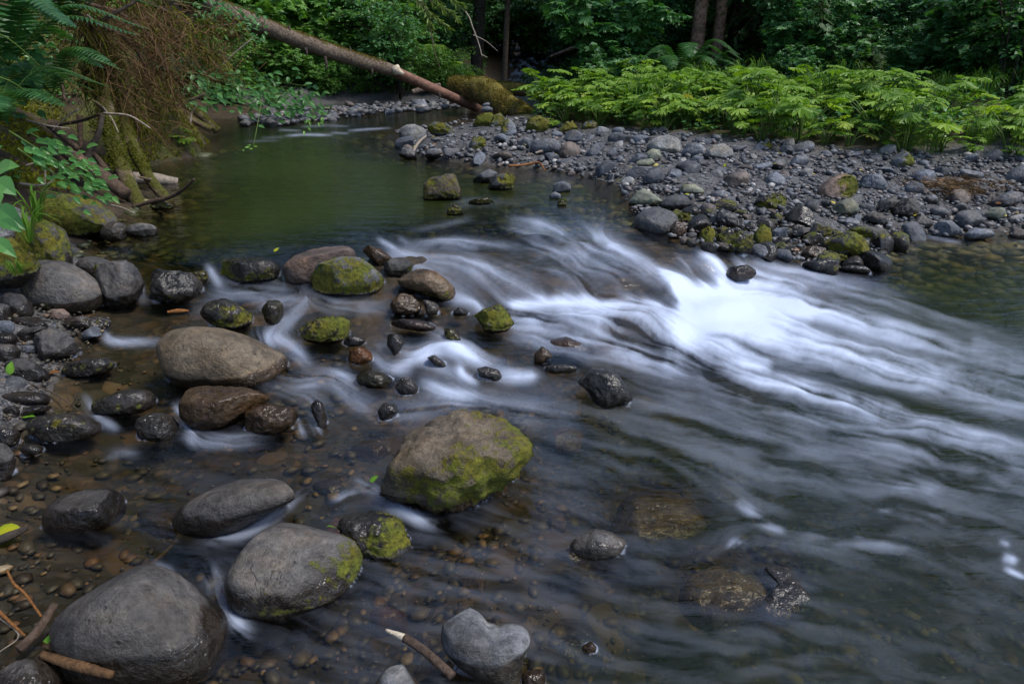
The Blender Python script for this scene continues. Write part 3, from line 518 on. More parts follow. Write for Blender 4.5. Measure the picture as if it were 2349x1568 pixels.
K('rounded brown grey stone in the corner below the mossy bank stones', 'bank', 'D', [(10, 500), (60, 450), (130, 460), (190, 520), (215, 575), (140, 605), (50, 600), (5, 560)], rough=.05, moss=.2, mdir=(-.3, .6))
K('round stone cut by the left edge beside the brown grey stone', 'bank', 'D', [(-60, 560), (0, 522), (50, 535), (68, 590), (40, 635), (-30, 645)], rough=.04, tint=1.1)
K('long thin flat stone lying on the gravel of the left shore', 'bank', 'D', [(55, 650), (90, 618), (200, 612), (290, 620), (335, 650), (300, 680), (170, 682), (80, 675)], rough=.05, tint=1.05)
K('small brown stone at the foot of the big rounded boulder', 'rust', 'D', [(325, 590), (350, 562), (420, 560), (468, 600), (440, 622), (360, 618)], rough=.07, tint=.7)
K('squarish dark stone at the left edge above the long flat slab', 'bank', 'D', [(-50, 760), (0, 705), (70, 720), (110, 765), (60, 800), (-40, 805)], rough=.08, tint=.9)
K('grey brown stone at the left edge with the hanging leaf beside it', 'bank', 'D', [(-60, 850), (0, 795), (80, 800), (125, 840), (110, 890), (40, 910), (-50, 900)], rough=.08, tint=1.15)
K('flat stone wedged left of the angular cracked rock', 'bank', 'D', [(130, 730), (180, 690), (270, 676), (330, 690), (250, 730), (220, 780), (150, 770)], rough=.08)
K('boulder thickly covered with shaggy moss on the left bank', 'bank', 'A', [(240, 1420), (300, 1350), (450, 1305), (600, 1310), (700, 1350), (755, 1420), (768, 1500), (700, 1550), (600, 1590), (470, 1590), (320, 1540)], moss=.6, mdir=(-.35, .45), rough=.07, ext=.05, z=.30)
K('rounder boulder under brown moss with grass growing before it, left bank', 'bank', '', [(35, 560), (60, 515), (100, 500), (135, 520), (152, 555), (156, 598), (120, 612), (60, 600)], moss=.55, mdir=(-.3, .4), rough=.07, ext=.1, z=.33)
K('speckled pale grey boulder at the left edge above the mossy ones', 'fgl', '', [(-40, 520), (-10, 475), (30, 472), (65, 500), (70, 530), (40, 560), (-30, 565)], moss=.25, mdir=(.6, .3), rough=.06, z=.42, tint=.8)
K('moss topped stone at the left edge behind the big rounded boulder', 'bank', '', [(-40, 590), (0, 545), (45, 545), (85, 575), (80, 610), (30, 640), (-30, 640)], moss=.55, mdir=(0, .5), rough=.07, z=.36)
K('wet dark stone at the foot of the shaggy mossy boulder', 'blk', 'A', [(690, 1540), (760, 1480), (830, 1500), (855, 1555), (830, 1600), (740, 1620), (680, 1590)], rough=.09, ext=.05, wet=.6)
K('dark flattish stone with a pale back in the pool by the left bank', 'fgd', 'A', [(840, 1560), (880, 1515), (960, 1498), (1030, 1510), (1060, 1545), (1040, 1580), (940, 1590), (870, 1590)], moss=.2, rough=.05, ext=.08, tint=1.4)
K('small mossy stone at the foot of the right leaning mossy trunk', 'olive', 'A', [(1005, 1390), (1050, 1350), (1120, 1352), (1172, 1385), (1130, 1405), (1040, 1405)], moss=.5, rough=.08, ext=.1)
# --- middle of the rapids
K('flat wet brown grey stone with a green edge at the head of the chute', 'brn', 'E', [(395, 370), (450, 310), (550, 280), (660, 310), (720, 360), (790, 420), (795, 490), (730, 505), (660, 465), (540, 445), (430, 415)], moss=.2, mdir=(.5, -.3), rough=.06, ext=.1, tint=.95, wet=.5)
K('dark stone squeezed between mossy round boulder and flat wet stone', 'fgd', 'E', [(290, 270), (370, 220), (440, 212), (500, 250), (505, 290), (430, 345), (360, 350)], moss=.22, mdir=(.6, -.2), rough=.05, ext=.1)
K('wet speckled stone behind the mossy round boulder', 'brn', 'E', [(150, 165), (210, 135), (290, 160), (370, 220), (290, 262), (200, 205)], moss=.2, rough=.08, ext=.15, tint=.7)
K('wet brown round stone dripping below the flat wet stone', 'brn', 'E', [(355, 490), (420, 445), (500, 470), (560, 540), (550, 580), (460, 600), (380, 595), (350, 540)], rough=.12, ext=.05, tint=.65, wet=1)
K('small glassy wet stone right of the dripping brown stone', 'blk', 'E', [(565, 500), (620, 490), (680, 540), (670, 590), (600, 602)], rough=.1, ext=.05)
K('square block of a stone coated in vivid green moss beside the white chute', 'olive', 'E', [(905, 610), (960, 570), (1050, 540), (1140, 520), (1170, 570), (1185, 650), (1140, 692), (1040, 714), (985, 692), (950, 650)], moss=.6, mdir=(0, .3), rough=.07, ext=.08, cuts=4, box=.7)
K('small dark wet stone left of the square mossy block', 'blk', 'E', [(755, 585), (820, 545), (885, 575), (860, 602), (790, 607)], moss=.2, rough=.09, ext=.05)
K('smooth purplish stone under a thin sheet of water', 'rust', 'E', [(330, 650), (430, 620), (560, 630), (660, 670), (660, 700), (560, 707), (400, 682)], rough=.03, ext=0, wet=1, tint=.7, sink=.005)
K('narrow mossy stone below the square mossy block', 'olive', 'E', [(710, 690), (750, 680), (800, 720), (835, 772), (760, 774), (715, 732)], moss=.4, rough=.1, ext=.05)
K('glistening orange brown stone amid the small cascades', 'orange', 'E', [(60, 900), (80, 840), (150, 815), (220, 850), (235, 900), (150, 935)], rough=.07, ext=.05, tint=.75)
K('dark wet stone above the glistening orange stone', 'blk', 'E', [(30, 790), (70, 740), (130, 740), (190, 775), (150, 805), (80, 812)], rough=.09, ext=.05)
K('sloping dark stone with water sliding over its left side', 'blk', 'E', [(330, 720), (420, 722), (458, 760), (425, 820), (385, 875), (330, 800)], rough=.06, ext=0, sink=.005)
K('glinting black crusted stone in the centre of the small rapids', 'blk', 'E', [(385, 1080), (430, 1020), (500, 1030), (540, 1090), (520, 1128), (420, 1132)], rough=.17, ext=.05)
K('broad dark green stone under flowing water in the small rapids', 'olive', 'E', [(120, 1000), (200, 950), (320, 980), (390, 1040), (370, 1085), (230, 1075), (140, 1050)], rough=.1, ext=0, sink=.012, tint=.7)
K('two lobed black stone with a white rill before it', 'blk', 'E', [(930, 960), (990, 945), (1080, 970), (1105, 1020), (1070, 1042), (950, 1010)], rough=.1, ext=.05)
K('low mossy black stone among the white rills of mid stream', 'blk', 'E', [(590, 880), (650, 868), (720, 920), (735, 952), (650, 935)], moss=.3, rough=.08, ext=.05)
K('dark stone with a brown side above the big patched boulder', 'blk', 'E', [(265, 1240), (310, 1190), (380, 1200), (412, 1250), (345, 1295), (290, 1305)], rough=.09, ext=.05)
K('brown pointed stone between the mossy block and black round stone', 'brn', 'E', [(1320, 860), (1370, 810), (1420, 845), (1445, 880), (1400, 900), (1380, 920), (1320, 925)], rough=.12, ext=.02, tint=.6)
K('flat mossy oval stone above the black round stone', 'blk', 'E', [(1385, 955), (1420, 930), (1520, 928), (1600, 945), (1618, 965), (1560, 988), (1430, 992)], moss=.3, rough=.06, ext=.05)
K('round wet black stone with a brown foot beside the white plume', 'blk', 'E', [(1598, 1045), (1630, 990), (1700, 962), (1800, 965), (1880, 1000), (1930, 1070), (1982, 1150), (1940, 1180), (1860, 1200), (1790, 1222), (1720, 1180), (1690, 1120)], rough=.1, cuts=3, ext=.05, tint=.9)
K('broad brown boulder drowned under the lower white lobe', 'rust', '', [(1235, 772), (1260, 748), (1300, 740), (1340, 755), (1370, 778), (1330, 792), (1270, 790)], rough=.04, ext=0, wet=1, tint=.6, sink=.075)
# --- right of the chute
K('moss capped stone at the left end of the dark rock group', 'olive', 'F', [(140, 95), (160, 30), (210, 0), (265, 15), (270, 70), (235, 130), (190, 115)], moss=.55, mdir=(0, .3), rough=.08, ext=.1)
K('black stone draped with trailing green moss at the waterline', 'blk', 'F', [(270, 65), (350, 25), (450, 28), (505, 50), (515, 135), (430, 185), (340, 170), (285, 140)], moss=.38, mdir=(0, -.3), rough=.14, ext=.08)
K('yellow moss topped stone in the middle of the dark rock group', 'fgd', 'F', [(515, 70), (540, 15), (590, -15), (650, 20), (660, 80), (640, 125), (560, 150), (520, 130)], moss=.55, mdir=(0, .5), rough=.07, ext=.08)
K('black wedge stone right of the yellow moss topped stone', 'blk', 'F', [(640, 135), (690, 75), (770, 75), (775, 95), (730, 130), (670, 165)], rough=.05, ext=.05)
K('big black boulder with yellow moss on its crown, right end of the dark rocks', 'blk', 'F', [(960, 120), (1050, 75), (1130, 40), (1220, 60), (1300, 140), (1335, 260), (1250, 258), (1130, 205), (1000, 182)], moss=.44, mdir=(.35, .5), rough=.07, ext=.08)
K('flat black bowl shaped stone at the edge of the rapids', 'blk', 'F', [(850, 260), (880, 242), (1000, 225), (1090, 235), (1060, 300), (1000, 318), (910, 312)], rough=.04, ext=.02, box=.7)
K('wet brown knobbly stone behind the bowl shaped stone', 'brn', 'F', [(835, 190), (900, 140), (1000, 150), (1005, 190), (950, 230), (850, 225)], rough=.12, ext=.05, tint=.65)
K('small mossy stone under the big black moss crowned boulder', 'olive', 'F', [(1000, 215), (1080, 190), (1150, 195), (1158, 240), (1060, 245)], moss=.5, rough=.08, ext=.05)
K('low wet stone rippling the water right of the bowl shaped stone', 'blk', 'F', [(1070, 290), (1150, 262), (1260, 270), (1335, 320), (1210, 325)], rough=.06, ext=0, sink=.004)
K('dark rounded stone in the main chute with foam around it', 'rust', 'F', [(320, 340), (360, 280), (470, 265), (550, 310), (505, 362), (380, 392)], rough=.05, ext=.0, wet=1, tint=.45, sink=.0)
K('wet mossy slab behind the big black boulder', 'fgd', 'F', [(1110, 30), (1240, 5), (1380, 30), (1445, 70), (1420, 125), (1300, 130), (1200, 80)], moss=.3, mdir=(-.3, .4), rough=.06, ext=.05)
K('mossy stone left of the big black boulder, behind the pink stone', 'fgd', 'F', [(880, 60), (930, -10), (1010, -20), (1045, 30), (1030, 80), (950, 105)], moss=.38, mdir=(.2, -.2), rough=.07, ext=.05)
K('small wet salmon pink stone among the dark rocks', 'orange', 'F', [(770, 165), (800, 148), (832, 160), (825, 185), (785, 190)], rough=.08, tint=2.0, ext=.05)
K('dark spiky rock of the upper dark rock group', 'blk', 'C', [(250, 1470), (300, 1400), (370, 1430), (440, 1480), (400, 1535), (280, 1525)], rough=.14, cuts=4, ext=.05, wet=.5)
K('brown wet stone at the top left of the dark rocks with water round it', 'brn', 'C', [(-50, 1540), (0, 1480), (55, 1500), (70, 1560), (20, 1600), (-40, 1590)], rough=.13, ext=.05, tint=.7)
K('small mossy stone behind the moss capped stone', 'olive', 'C', [(-10, 1460), (40, 1430), (110, 1435), (125, 1465), (60, 1490), (0, 1490)], moss=.5, rough=.06, ext=.05)
K('long grey stone with water beside it behind the black wedge', 'fgd', 'F', [(780, 70), (830, 20), (910, 10), (900, 40), (830, 85)], rough=.05, ext=.05)
# --- stones standing in the pool and along the bar
K('square brown block with a mossy top standing alone in the pool', 'tan', 'B', [(575, 1250), (610, 1210), (740, 1175), (830, 1180), (845, 1230), (840, 1300), (820, 1335), (700, 1345), (580, 1345)], moss=.3, mdir=(0, .5), rough=.08, cuts=4, box=.66, ext=.08, tint=.8)
K('dark smooth stone leaning on a mossy one at the tip of the bar', 'barw', 'B', [(900, 1210), (960, 1150), (1020, 1138), (1080, 1165), (1030, 1220), (930, 1228)], rough=.05, ext=.1)
K('rounded stone with a moss tuft on its right shoulder in the pool', 'barw', 'B', [(990, 1235), (1060, 1180), (1140, 1165), (1210, 1190), (1180, 1250), (1120, 1278), (1020, 1268)], moss=.34, mdir=(.6, .5), rough=.05, ext=.08)
K('grey domed stone standing apart in the water right of the moss tuft', 'bar', 'B', [(1430, 1255), (1460, 1230), (1510, 1218), (1560, 1235), (1568, 1275), (1500, 1290), (1445, 1285)], rough=.05, ext=.08, tint=.8)
K('small grey stone just below the domed stone', 'bar', 'B', [(1415, 1315), (1460, 1280), (1500, 1312), (1490, 1332), (1430, 1332)], rough=.06, ext=.1)
K('tiny mossy stone at the waterline below the small grey stone', 'olive', 'B', [(1470, 1360), (1500, 1340), (1540, 1350), (1535, 1378), (1480, 1382)], moss=.4, rough=.06, ext=.05)
K('round mossy stone with smooth water bulging over its left', 'olive', 'B', [(728, 1405), (780, 1368), (830, 1390), (850, 1430), (790, 1445), (735, 1438)], moss=.4, rough=.06, ext=.05)
K('flat mossy stone awash beyond the round mossy one', 'olive', 'B', [(865, 1352), (930, 1338), (1010, 1330), (1045, 1352), (960, 1375), (890, 1372)], moss=.36, rough=.09, ext=.05)
K('greenish pyramid shaped stone in the water before the bar', 'green', 'B', [(1945, 1365), (2000, 1290), (2065, 1260), (2130, 1300), (2185, 1350), (2130, 1385), (2000, 1392)], moss=.15, rough=.04, cuts=1, ext=.06, tint=1.2)
K('dark flat stone just right of the greenish pyramid stone', 'barw', 'B', [(2140, 1400), (2180, 1340), (2280, 1312), (2370, 1320), (2400, 1370), (2340, 1410), (2230, 1418)], rough=.06, ext=.06, tint=.8, wet=.3)
K('pale bluish boulder with a dry white crack line at the tip of the bar', 'pale', 'B', [(405, 905), (420, 870), (460, 845), (520, 840), (580, 865), (612, 905), (580, 945), (500, 958), (430, 950)], rough=.04, ext=.1, tint=.82)
K('boulder with orange moss on its top behind the pale bluish one', 'bar', 'B', [(590, 860), (640, 828), (700, 822), (750, 840), (778, 870), (760, 902), (680, 905), (620, 890)], moss=.4, mdir=(0, .6), rough=.06, ext=.1)
K('boulder thick with orange green moss just under the stacked stones', 'bar', 'B', [(898, 830), (920, 770), (970, 750), (1040, 758), (1060, 790), (1030, 845), (940, 855)], moss=.52, mdir=(0, .5), rough=.06, ext=.1)
K('moss capped grey boulder right of the stacked stones', 'bar', 'B', [(1015, 845), (1040, 780), (1090, 752), (1130, 785), (1140, 830), (1090, 860), (1040, 862)], moss=.42, mdir=(0, .6), rough=.06, ext=.1)
K('pointed grey boulder with moss on its left, in front of the moss capped pair', 'bar', 'B', [(1080, 895), (1100, 830), (1140, 792), (1185, 830), (1202, 890), (1150, 918), (1100, 915)], moss=.32, mdir=(-.6, .5), rough=.05, ext=.1)
K('wide boulder matted with orange moss at the end of the mossy log', 'rust', 'B', [(1255, 872), (1270, 800), (1340, 780), (1420, 805), (1435, 835), (1405, 870), (1340, 890)], moss=.46, mdir=(0, .4), rough=.09, ext=.1)
K('large smooth grey boulder with a speck of moss, middle of the bar', 'bar', 'B', [(1285, 1005), (1300, 950), (1370, 925), (1460, 938), (1502, 985), (1495, 1028), (1400, 1035), (1310, 1030)], rough=.03, cuts=1, ext=.08, tint=1.15)
K('dark stone with a yellow moss cap left of the large smooth boulder', 'barw', 'B', [(872, 985), (905, 930), (955, 908), (1000, 935), (1002, 970), (940, 1015), (890, 1012)], moss=.36, mdir=(.3, .6), rough=.05, ext=.1)
K('tilted blue grey slab right of the large smooth boulder', 'bar', 'B', [(1648, 1042), (1720, 970), (1768, 958), (1792, 990), (1745, 1042), (1700, 1058)], rough=.03, ext=.1)
K('whitish lichen boulder, palest on the bar', 'pale', 'B', [(2070, 985), (2115, 932), (2200, 912), (2290, 938), (2312, 990), (2275, 1032), (2180, 1025), (2100, 1018)], rough=.05, ext=.1, moss=.2, mdir=(.4, .5))
K('biggest of the egg shaped grey stones in the cluster by the bar edge', 'bar', 'B', [(1925, 1185), (1980, 1120), (2060, 1103), (2110, 1130), (2060, 1195), (1970, 1210)], rough=.03, ext=.1, tint=.95)
K('dark creased egg shaped stone at the front of the cluster', 'bar', 'B', [(2042, 1195), (2080, 1150), (2150, 1120), (2198, 1160), (2185, 1220), (2110, 1235), (2060, 1225)], rough=.04, ext=.1, tint=.8)
K('mossy green egg shaped stone in the middle of the cluster', 'green', 'B', [(1962, 1112), (2030, 1075), (2110, 1068), (2132, 1098), (2090, 1125), (2000, 1128)], rough=.04, ext=.12)
K('low grey stone at the back left of the egg shaped cluster', 'bar', 'B', [(1942, 1082), (2010, 1035), (2080, 1038), (2078, 1075), (1990, 1098)], rough=.04, ext=.12)
K('round grey stone with a yellowish side at the back of the cluster', 'green', 'B', [(2055, 1040), (2110, 995), (2160, 1008), (2172, 1060), (2130, 1085), (2080, 1080)], rough=.04, ext=.12, tint=1.1)
K('domed blue grey stone with a moss spot behind the large smooth boulder', 'bar', 'B', [(1505, 935), (1540, 880), (1600, 876), (1648, 910), (1625, 945), (1540, 950)], moss=.22, mdir=(-.4, .7), rough=.03, ext=.1)
K('orange mossed stone at the foot of the butterbur patch', 'rust', 'B', [(1478, 882), (1520, 825), (1580, 815), (1622, 868), (1570, 890), (1500, 895)], moss=.46, mdir=(0, .4), rough=.08, ext=.1)
K('stone with a mossy back under the butterbur, right of the orange mossed one', 'fgl', 'B', [(1628, 872), (1650, 820), (1710, 800), (1746, 840), (1725, 878)], moss=.42, mdir=(0, .5), rough=.06, ext=.1)
K('black crumbly lump of rock at the pool edge', 'blk', 'B', [(405, 1045), (450, 1000), (510, 1015), (548, 1055), (490, 1070)], rough=.16, ext=.1, wet=.4)
K('low flat boulder at the water edge left of the gravel', 'barw', 'B', [(582, 1052), (600, 1005), (660, 998), (725, 1010), (700, 1055), (640, 1062)], rough=.05, ext=.1)
K('rough grey stone behind the large smooth boulder on its left', 'bar', 'B', [(1200, 965), (1250, 922), (1315, 932), (1292, 992), (1220, 990)], rough=.06, ext=.1, tint=.85)
K('large slab with a bright yellow moss shoulder on the right half of the bar', 'rust', 'C', [(935, 1290), (1000, 1220), (1100, 1170), (1190, 1180), (1215, 1230), (1210, 1290), (1170, 1318), (1060, 1338), (960, 1325)], moss=.36, mdir=(.75, .45), rough=.05, cuts=3, ext=.08, tint=1.2)
K('dark wrinkled round rock on the right of the bar', 'fgd', 'C', [(1448, 1405), (1500, 1340), (1580, 1328), (1635, 1385), (1625, 1450), (1545, 1468), (1470, 1445)], rough=.15, ext=.06)
K('smooth olive grey cone shaped stone left of the wrinkled rock', 'green', 'C', [(1028, 1435), (1080, 1360), (1160, 1328), (1215, 1378), (1215, 1432), (1140, 1455), (1060, 1450)], rough=.03, cuts=1, ext=.06, tint=.9)
K('smooth domed bluish stone above the wrinkled rock', 'bar', 'C', [(1495, 1285), (1560, 1215), (1640, 1235), (1668, 1290), (1590, 1308)], rough=.03, ext=.1)
K('boulder with a thick moss pad on its right flank by the big leaves', 'bar', 'C', [(1446, 1085), (1490, 1020), (1540, 1008), (1592, 1060), (1606, 1108), (1540, 1135), (1466, 1120)], moss=.44, mdir=(.9, .2), rough=.04, ext=.08)
K('grey boulder at the far right edge of the bar', 'bar', 'C', [(2200, 1205), (2240, 1140), (2310, 1112), (2420, 1128), (2440, 1200), (2340, 1235), (2240, 1230)], rough=.05, ext=.08, tint=.8)
K('long angular dark stone near the right edge of the bar', 'barw', 'C', [(2055, 1378), (2120, 1330), (2230, 1288), (2312, 1300), (2295, 1362), (2190, 1405)], rough=.07, cuts=4, ext=.08)
K('flat topped pale grey stone below the butterbur, left half of the bar', 'pale', 'C', [(185, 1045), (230, 985), (310, 968), (378, 1010), (382, 1052), (300, 1070)], moss=.15, rough=.04, ext=.1, tint=.8)
K('blue grey domed stone with a tiny moss crest beside the flat topped pale one', 'bar', 'C', [(30, 1035), (70, 970), (120, 952), (188, 990), (192, 1042), (100, 1056)], moss=.2, mdir=(.2, .8), rough=.03, ext=.1)
K('black angular stone lying in the side channel', 'barw', 'C', [(720, 1495), (790, 1440), (900, 1418), (928, 1450), (905, 1492), (780, 1505)], rough=.06, cuts=4, ext=.06, tint=.6)
K('wet mossy boulder by the side channel, left of the olive cone', 'blk', 'C', [(520, 1365), (580, 1308), (680, 1288), (745, 1345), (735, 1392), (640, 1412), (550, 1390)], moss=.4, mdir=(.2, -.2), rough=.09, ext=.06)
K('speckled grey stone at the bar edge left of the wet mossy boulder', 'green', 'C', [(0, 1295), (50, 1243), (120, 1238), (192, 1285), (175, 1315), (50, 1315)], rough=.05, ext=.08)
K('smooth flat stone at the side channel, above the dark pebble', 'bar', 'C', [(200, 1312), (280, 1278), (372, 1298), (355, 1335), (240, 1340)], rough=.03, ext=.1)
K('dark smooth egg stone at the side channel', 'barw', 'C', [(265, 1375), (320, 1322), (390, 1318), (408, 1370), (375, 1398), (300, 1398)], rough=.03, ext=.1)
K('grey oval stone at the right waterline of the bar', 'bar', 'C', [(1728, 1560), (1760, 1488), (1830, 1478), (1895, 1538), (1885, 1575), (1800, 1590)], rough=.03, ext=.06)
K('wedge shaped blue grey stone at the waterline near the right edge', 'bar', 'C', [(1935, 1575), (2000, 1528), (2100, 1548), (2160, 1575), (2080, 1600), (1960, 1605)], rough=.04, cuts=3, ext=.06, flat=.2)
K('dark dome stone above the right waterline', 'barw', 'C', [(1645, 1345), (1710, 1303), (1768, 1338), (1745, 1372), (1670, 1370)], rough=.03, ext=.1)
K('smooth oblong stone left of the domed bluish stone', 'bar', 'C', [(1410, 1280), (1470, 1238), (1502, 1258), (1482, 1298), (1430, 1300)], rough=.03, ext=.1, tint=.9)
K('brownish round stone near the lower right of the bar', 'green', 'C', [(2075, 1442), (2130, 1388), (2195, 1398), (2208, 1460), (2130, 1485)], rough=.04, ext=.08)
K('long thin blade of slate lying below the moss padded boulder', 'bar', 'C', [(1352, 1135), (1385, 1118), (1440, 1140), (1508, 1178), (1450, 1172)], rough=.03, ext=.15, tint=.9)
K('pitted dark round stone right of the wrinkled rock', 'fgd', 'C', [(1585, 1505), (1640, 1450), (1720, 1488), (1702, 1532), (1620, 1535)], rough=.07, ext=.06, tint=1.2)
K('veined dark stone in front of the wrinkled rock', 'fgd', 'C', [(1255, 1455), (1310, 1418), (1400, 1438), (1435, 1490), (1370, 1524), (1290, 1495)], moss=.15, rough=.1, ext=.06)
K('broad flat grey boulder under the right half of the plants', 'bar', 'C', [(750, 1115), (800, 1045), (880, 1038), (908, 1080), (835, 1120)], rough=.05, ext=.1)
K('stone with a moss ridge at the edge of the plants', 'bar', 'C', [(505, 1015), (560, 958), (640, 955), (660, 992), (575, 1015)], moss=.36, mdir=(.5, .6), rough=.05, ext=.1)
K('knobbly blue grey rock right of the yellow shouldered slab', 'bar', 'C', [(1235, 1245), (1260, 1180), (1340, 1170), (1410, 1195), (1408, 1270), (1340, 1285)], rough=.1, cuts=3, ext=.08)
K('rough pointed stone leaning left of the wrinkled rock', 'fgd', 'C', [(1340, 1410), (1400, 1330), (1480, 1310), (1470, 1370), (1400, 1425)], rough=.1, ext=.06)
# stones lying on the bed, seen through the water
for lab, ty, ti, pts, dp in [('orange brown stone under water right of the wet mossy stone', 'orange', .8, [(835, 1330), (880, 1318), (930, 1330), (925, 1350), (860, 1358)], .05), ('small tan stone under water below the orange brown one', 'tan', 1.6, [(945, 1378), (970, 1372), (985, 1388), (965, 1402)], .05),
  ('tan stone under water below the patched central boulder', 'tan', 1.7, [(1045, 1240), (1080, 1228), (1115, 1250), (1105, 1275), (1060, 1262)], .06), ('round pale stone under water right of the patched central boulder', 'tan', 1.9, [(1256, 1108), (1280, 1098), (1305, 1112), (1298, 1130), (1268, 1132)], .06),
  ('bright orange stone washed by foam above the wet mossy stone', 'orange', 1.3, [(735, 1180), (770, 1150), (820, 1140), (835, 1160), (790, 1185), (760, 1210)], .02), ('yellow ochre stone under water at the bottom edge right of the largest boulder', 'orange', 1.6, [(575, 1525), (620, 1510), (690, 1545), (680, 1580), (600, 1580)], .05),
  ('reddish stone under water left of the round wet black stone', 'orange', .8, [(1255, 930), (1300, 920), (1345, 935), (1335, 960), (1275, 958)], .05), ('broad brown stone under water between flat and elongated stones', 'tan', .9, [(290, 1115), (340, 1095), (395, 1100), (385, 1140), (310, 1145)], .05),
  ('amber stone under water left of the smooth grey boulder', 'orange', .9, [(480, 1290), (520, 1255), (550, 1265), (525, 1310), (490, 1318)], .05), ('pale amber stone under the small rapids above the mossy oval', 'tan', 1.6, [(1135, 790), (1160, 782), (1190, 792), (1170, 804)], .03),
  ('broad dark slab under water below the small ringed stone', 'fgd', 1.5, [(1210, 1310), (1300, 1285), (1370, 1320), (1400, 1380), (1300, 1390), (1220, 1360)], .09), ('brown stone under water above the heart shaped stone', 'tan', 1.2, [(1090, 1380), (1130, 1372), (1160, 1392), (1120, 1405)], .07), ('rusty stone under water at the lower right', 'orange', .5, [(2210, 1490), (2250, 1480), (2285, 1505), (2270, 1530), (2225, 1520)], .06),
  ('greyish pink stone under the fast water left of the central boulder', 'tan', 1.3, [(790, 990), (840, 965), (890, 985), (850, 1010)], .03), ('olive brown stone under water right of the elongated stone', 'tan', .9, [(700, 1050), (750, 1035), (790, 1055), (750, 1075)], .05), ('large drowned stone at the bottom edge right of the heart shaped stone', 'tan', .9, [(1560, 1530), (1650, 1500), (1730, 1540), (1700, 1580), (1590, 1580)], .08), ('drowned brown stone between central boulder and drowned mossy boulder', 'tan', .8, [(1270, 1180), (1320, 1165), (1360, 1185), (1330, 1205), (1285, 1205)], .07)]:
    K(lab, ty, '', pts, rough=.05, tint=ti, lie=.045, sink=dp, name='river_stone', wet=.4); HPOLY.pop(); HERO.pop()
# stacked stones (cairn) near the tip of the bar
_c1 = surf(1113, 283); 
K('lower flat stone of the two balanced stones by the log', 'bar', 'B', [(955, 742), (972, 722), (1010, 716), (1038, 728), (1042, 748), (1000, 754), (968, 752)], rough=.02, cuts=0, ext=0, z=.62, name='river_stone')
K('upper flat stone of the two balanced stones by the log', 'bar', 'B', [(962, 712), (985, 695), (1012, 690), (1024, 700), (1012, 714), (980, 720)], rough=.02, cuts=0, ext=0, z=.67, name='river_stone')

# --- the ordinary cobbles of the bars: one base mesh per shape, copied
def base_stone(seed, sub=3):
    rg = np.random.default_rng(seed); V, F = ico(sub); V = V.copy(); e = rg.uniform(.7, .95)
    V = np.sign(V) * np.abs(V) ** e; V *= np.array([1, rg.uniform(.6, .85), rg.uniform(.36, .6)])
    for _ in range(rg.integers(3, 8)):
        n = rg.normal(size=3); n /= np.linalg.norm(n); pr = V @ n; V -= n * (np.maximum(pr - pr.max() * rg.uniform(.5, .85), 0) * .9)[:, None]
    V += V * (fbm(V * 1.2 + seed, 2) * .10 + fbm(V * 3 + seed, 3) * rg.uniform(.03, .10))[:, None]
    return V, F
BASES = []
for i in range(14):
    V, F = base_stone(100 + i, 4 if i < 8 else 3); BASES.append(mesh_from('cobble', V * .1, [F], [M['rock']], {'wet': np.zeros(len(V)), 'moss': np.zeros(len(V))}))
rg = np.random.default_rng(11); HB = np.array(HERO); placed = []
FARB = np.array([(560, 272), (640, 262), (760, 250), (880, 240), (1060, 226), (1080, 246), (960, 258), (860, 262), (760, 276), (640, 290), (560, 290)], float)
LSH = np.array([(0, 640), (60, 620), (140, 700), (250, 740), (180, 800), (110, 880), (60, 960), (0, 1000)], float)
def try_cobble(px, py, size, k=0.8):
    P = surf(px, py); t = to_px(P)[2]; r = size * FPX / t * .5
    m = (px > HB[:, 0] - r * .4) & (px < HB[:, 2] + r * .4) & (py > HB[:, 1] + 2) & (py < HB[:, 3] + r * .35)
    if m.any(): return None
    for q, s in placed:
        if abs(q[0] - P[0]) < (s + size) * .5 * k and abs(q[1] - P[1]) < (s + size) * .5 * k and np.hypot(q[0] - P[0], q[1] - P[1]) < (s + size) * .5 * k: return None
    placed.append((P, size)); return P
TINTS = [('blue grey', (.090, .101, .124)), ('dark grey', (.058, .061, .069)), ('pale grey', (.14, .145, .152)), ('brownish grey', (.094, .078, .072))]
ncob = 0
def scatter_cobbles(poly, n, smin, smax, where, pw=1.0, tries=30):
    global ncob
    x0, y0 = poly.min(0); x1, y1 = poly.max(0); sizes = np.sort(smin * (smax / smin) ** (rg.random(n) ** pw))[::-1]
    for s in sizes:
        for _ in range(tries):
            px, py = rg.uniform(x0, x1), rg.uniform(y0, y1)
            if not inside(px, py, poly): continue
            P = try_cobble(px, py, s)
            if P is None: continue
            ti, tc_ = TINTS[rg.choice(4, p=[.5, .25, .13, .12])]
            o = bpy.data.objects.new('cobble', BASES[rg.integers(14)]); COL.objects.link(o); o.location = (P[0], P[1], P[2] + s * .10)
            o.rotation_euler = (rg.normal() * .28, rg.normal() * .28, rg.uniform(0, 6.28)); o.scale = (s / .2, s / .2, s / .2 * rg.uniform(.9, 1.4))
            j = rg.uniform(.8, 1.2); o.color = (*[c * j for c in tc_], 1)
            sz = 'large' if s > .15 else 'small' if s < .10 else 'middle sized'
            o['label'] = f'{sz} {ti} cobble {where}'; o['category'] = 'cobble'; o['group'] = f'{sz} {ti} cobbles {where}'; ncob += 1; break
scatter_cobbles(BAR, 240, .07, .30, 'lying loose on the gravel bar', 2.0)
scatter_cobbles(FARB, 38, .12, .32, 'on the far shore below the fallen log', 1.2)
scatter_cobbles(LSH, 16, .05, .11, 'on the left shore between boulders', 1.2)
WETB = []
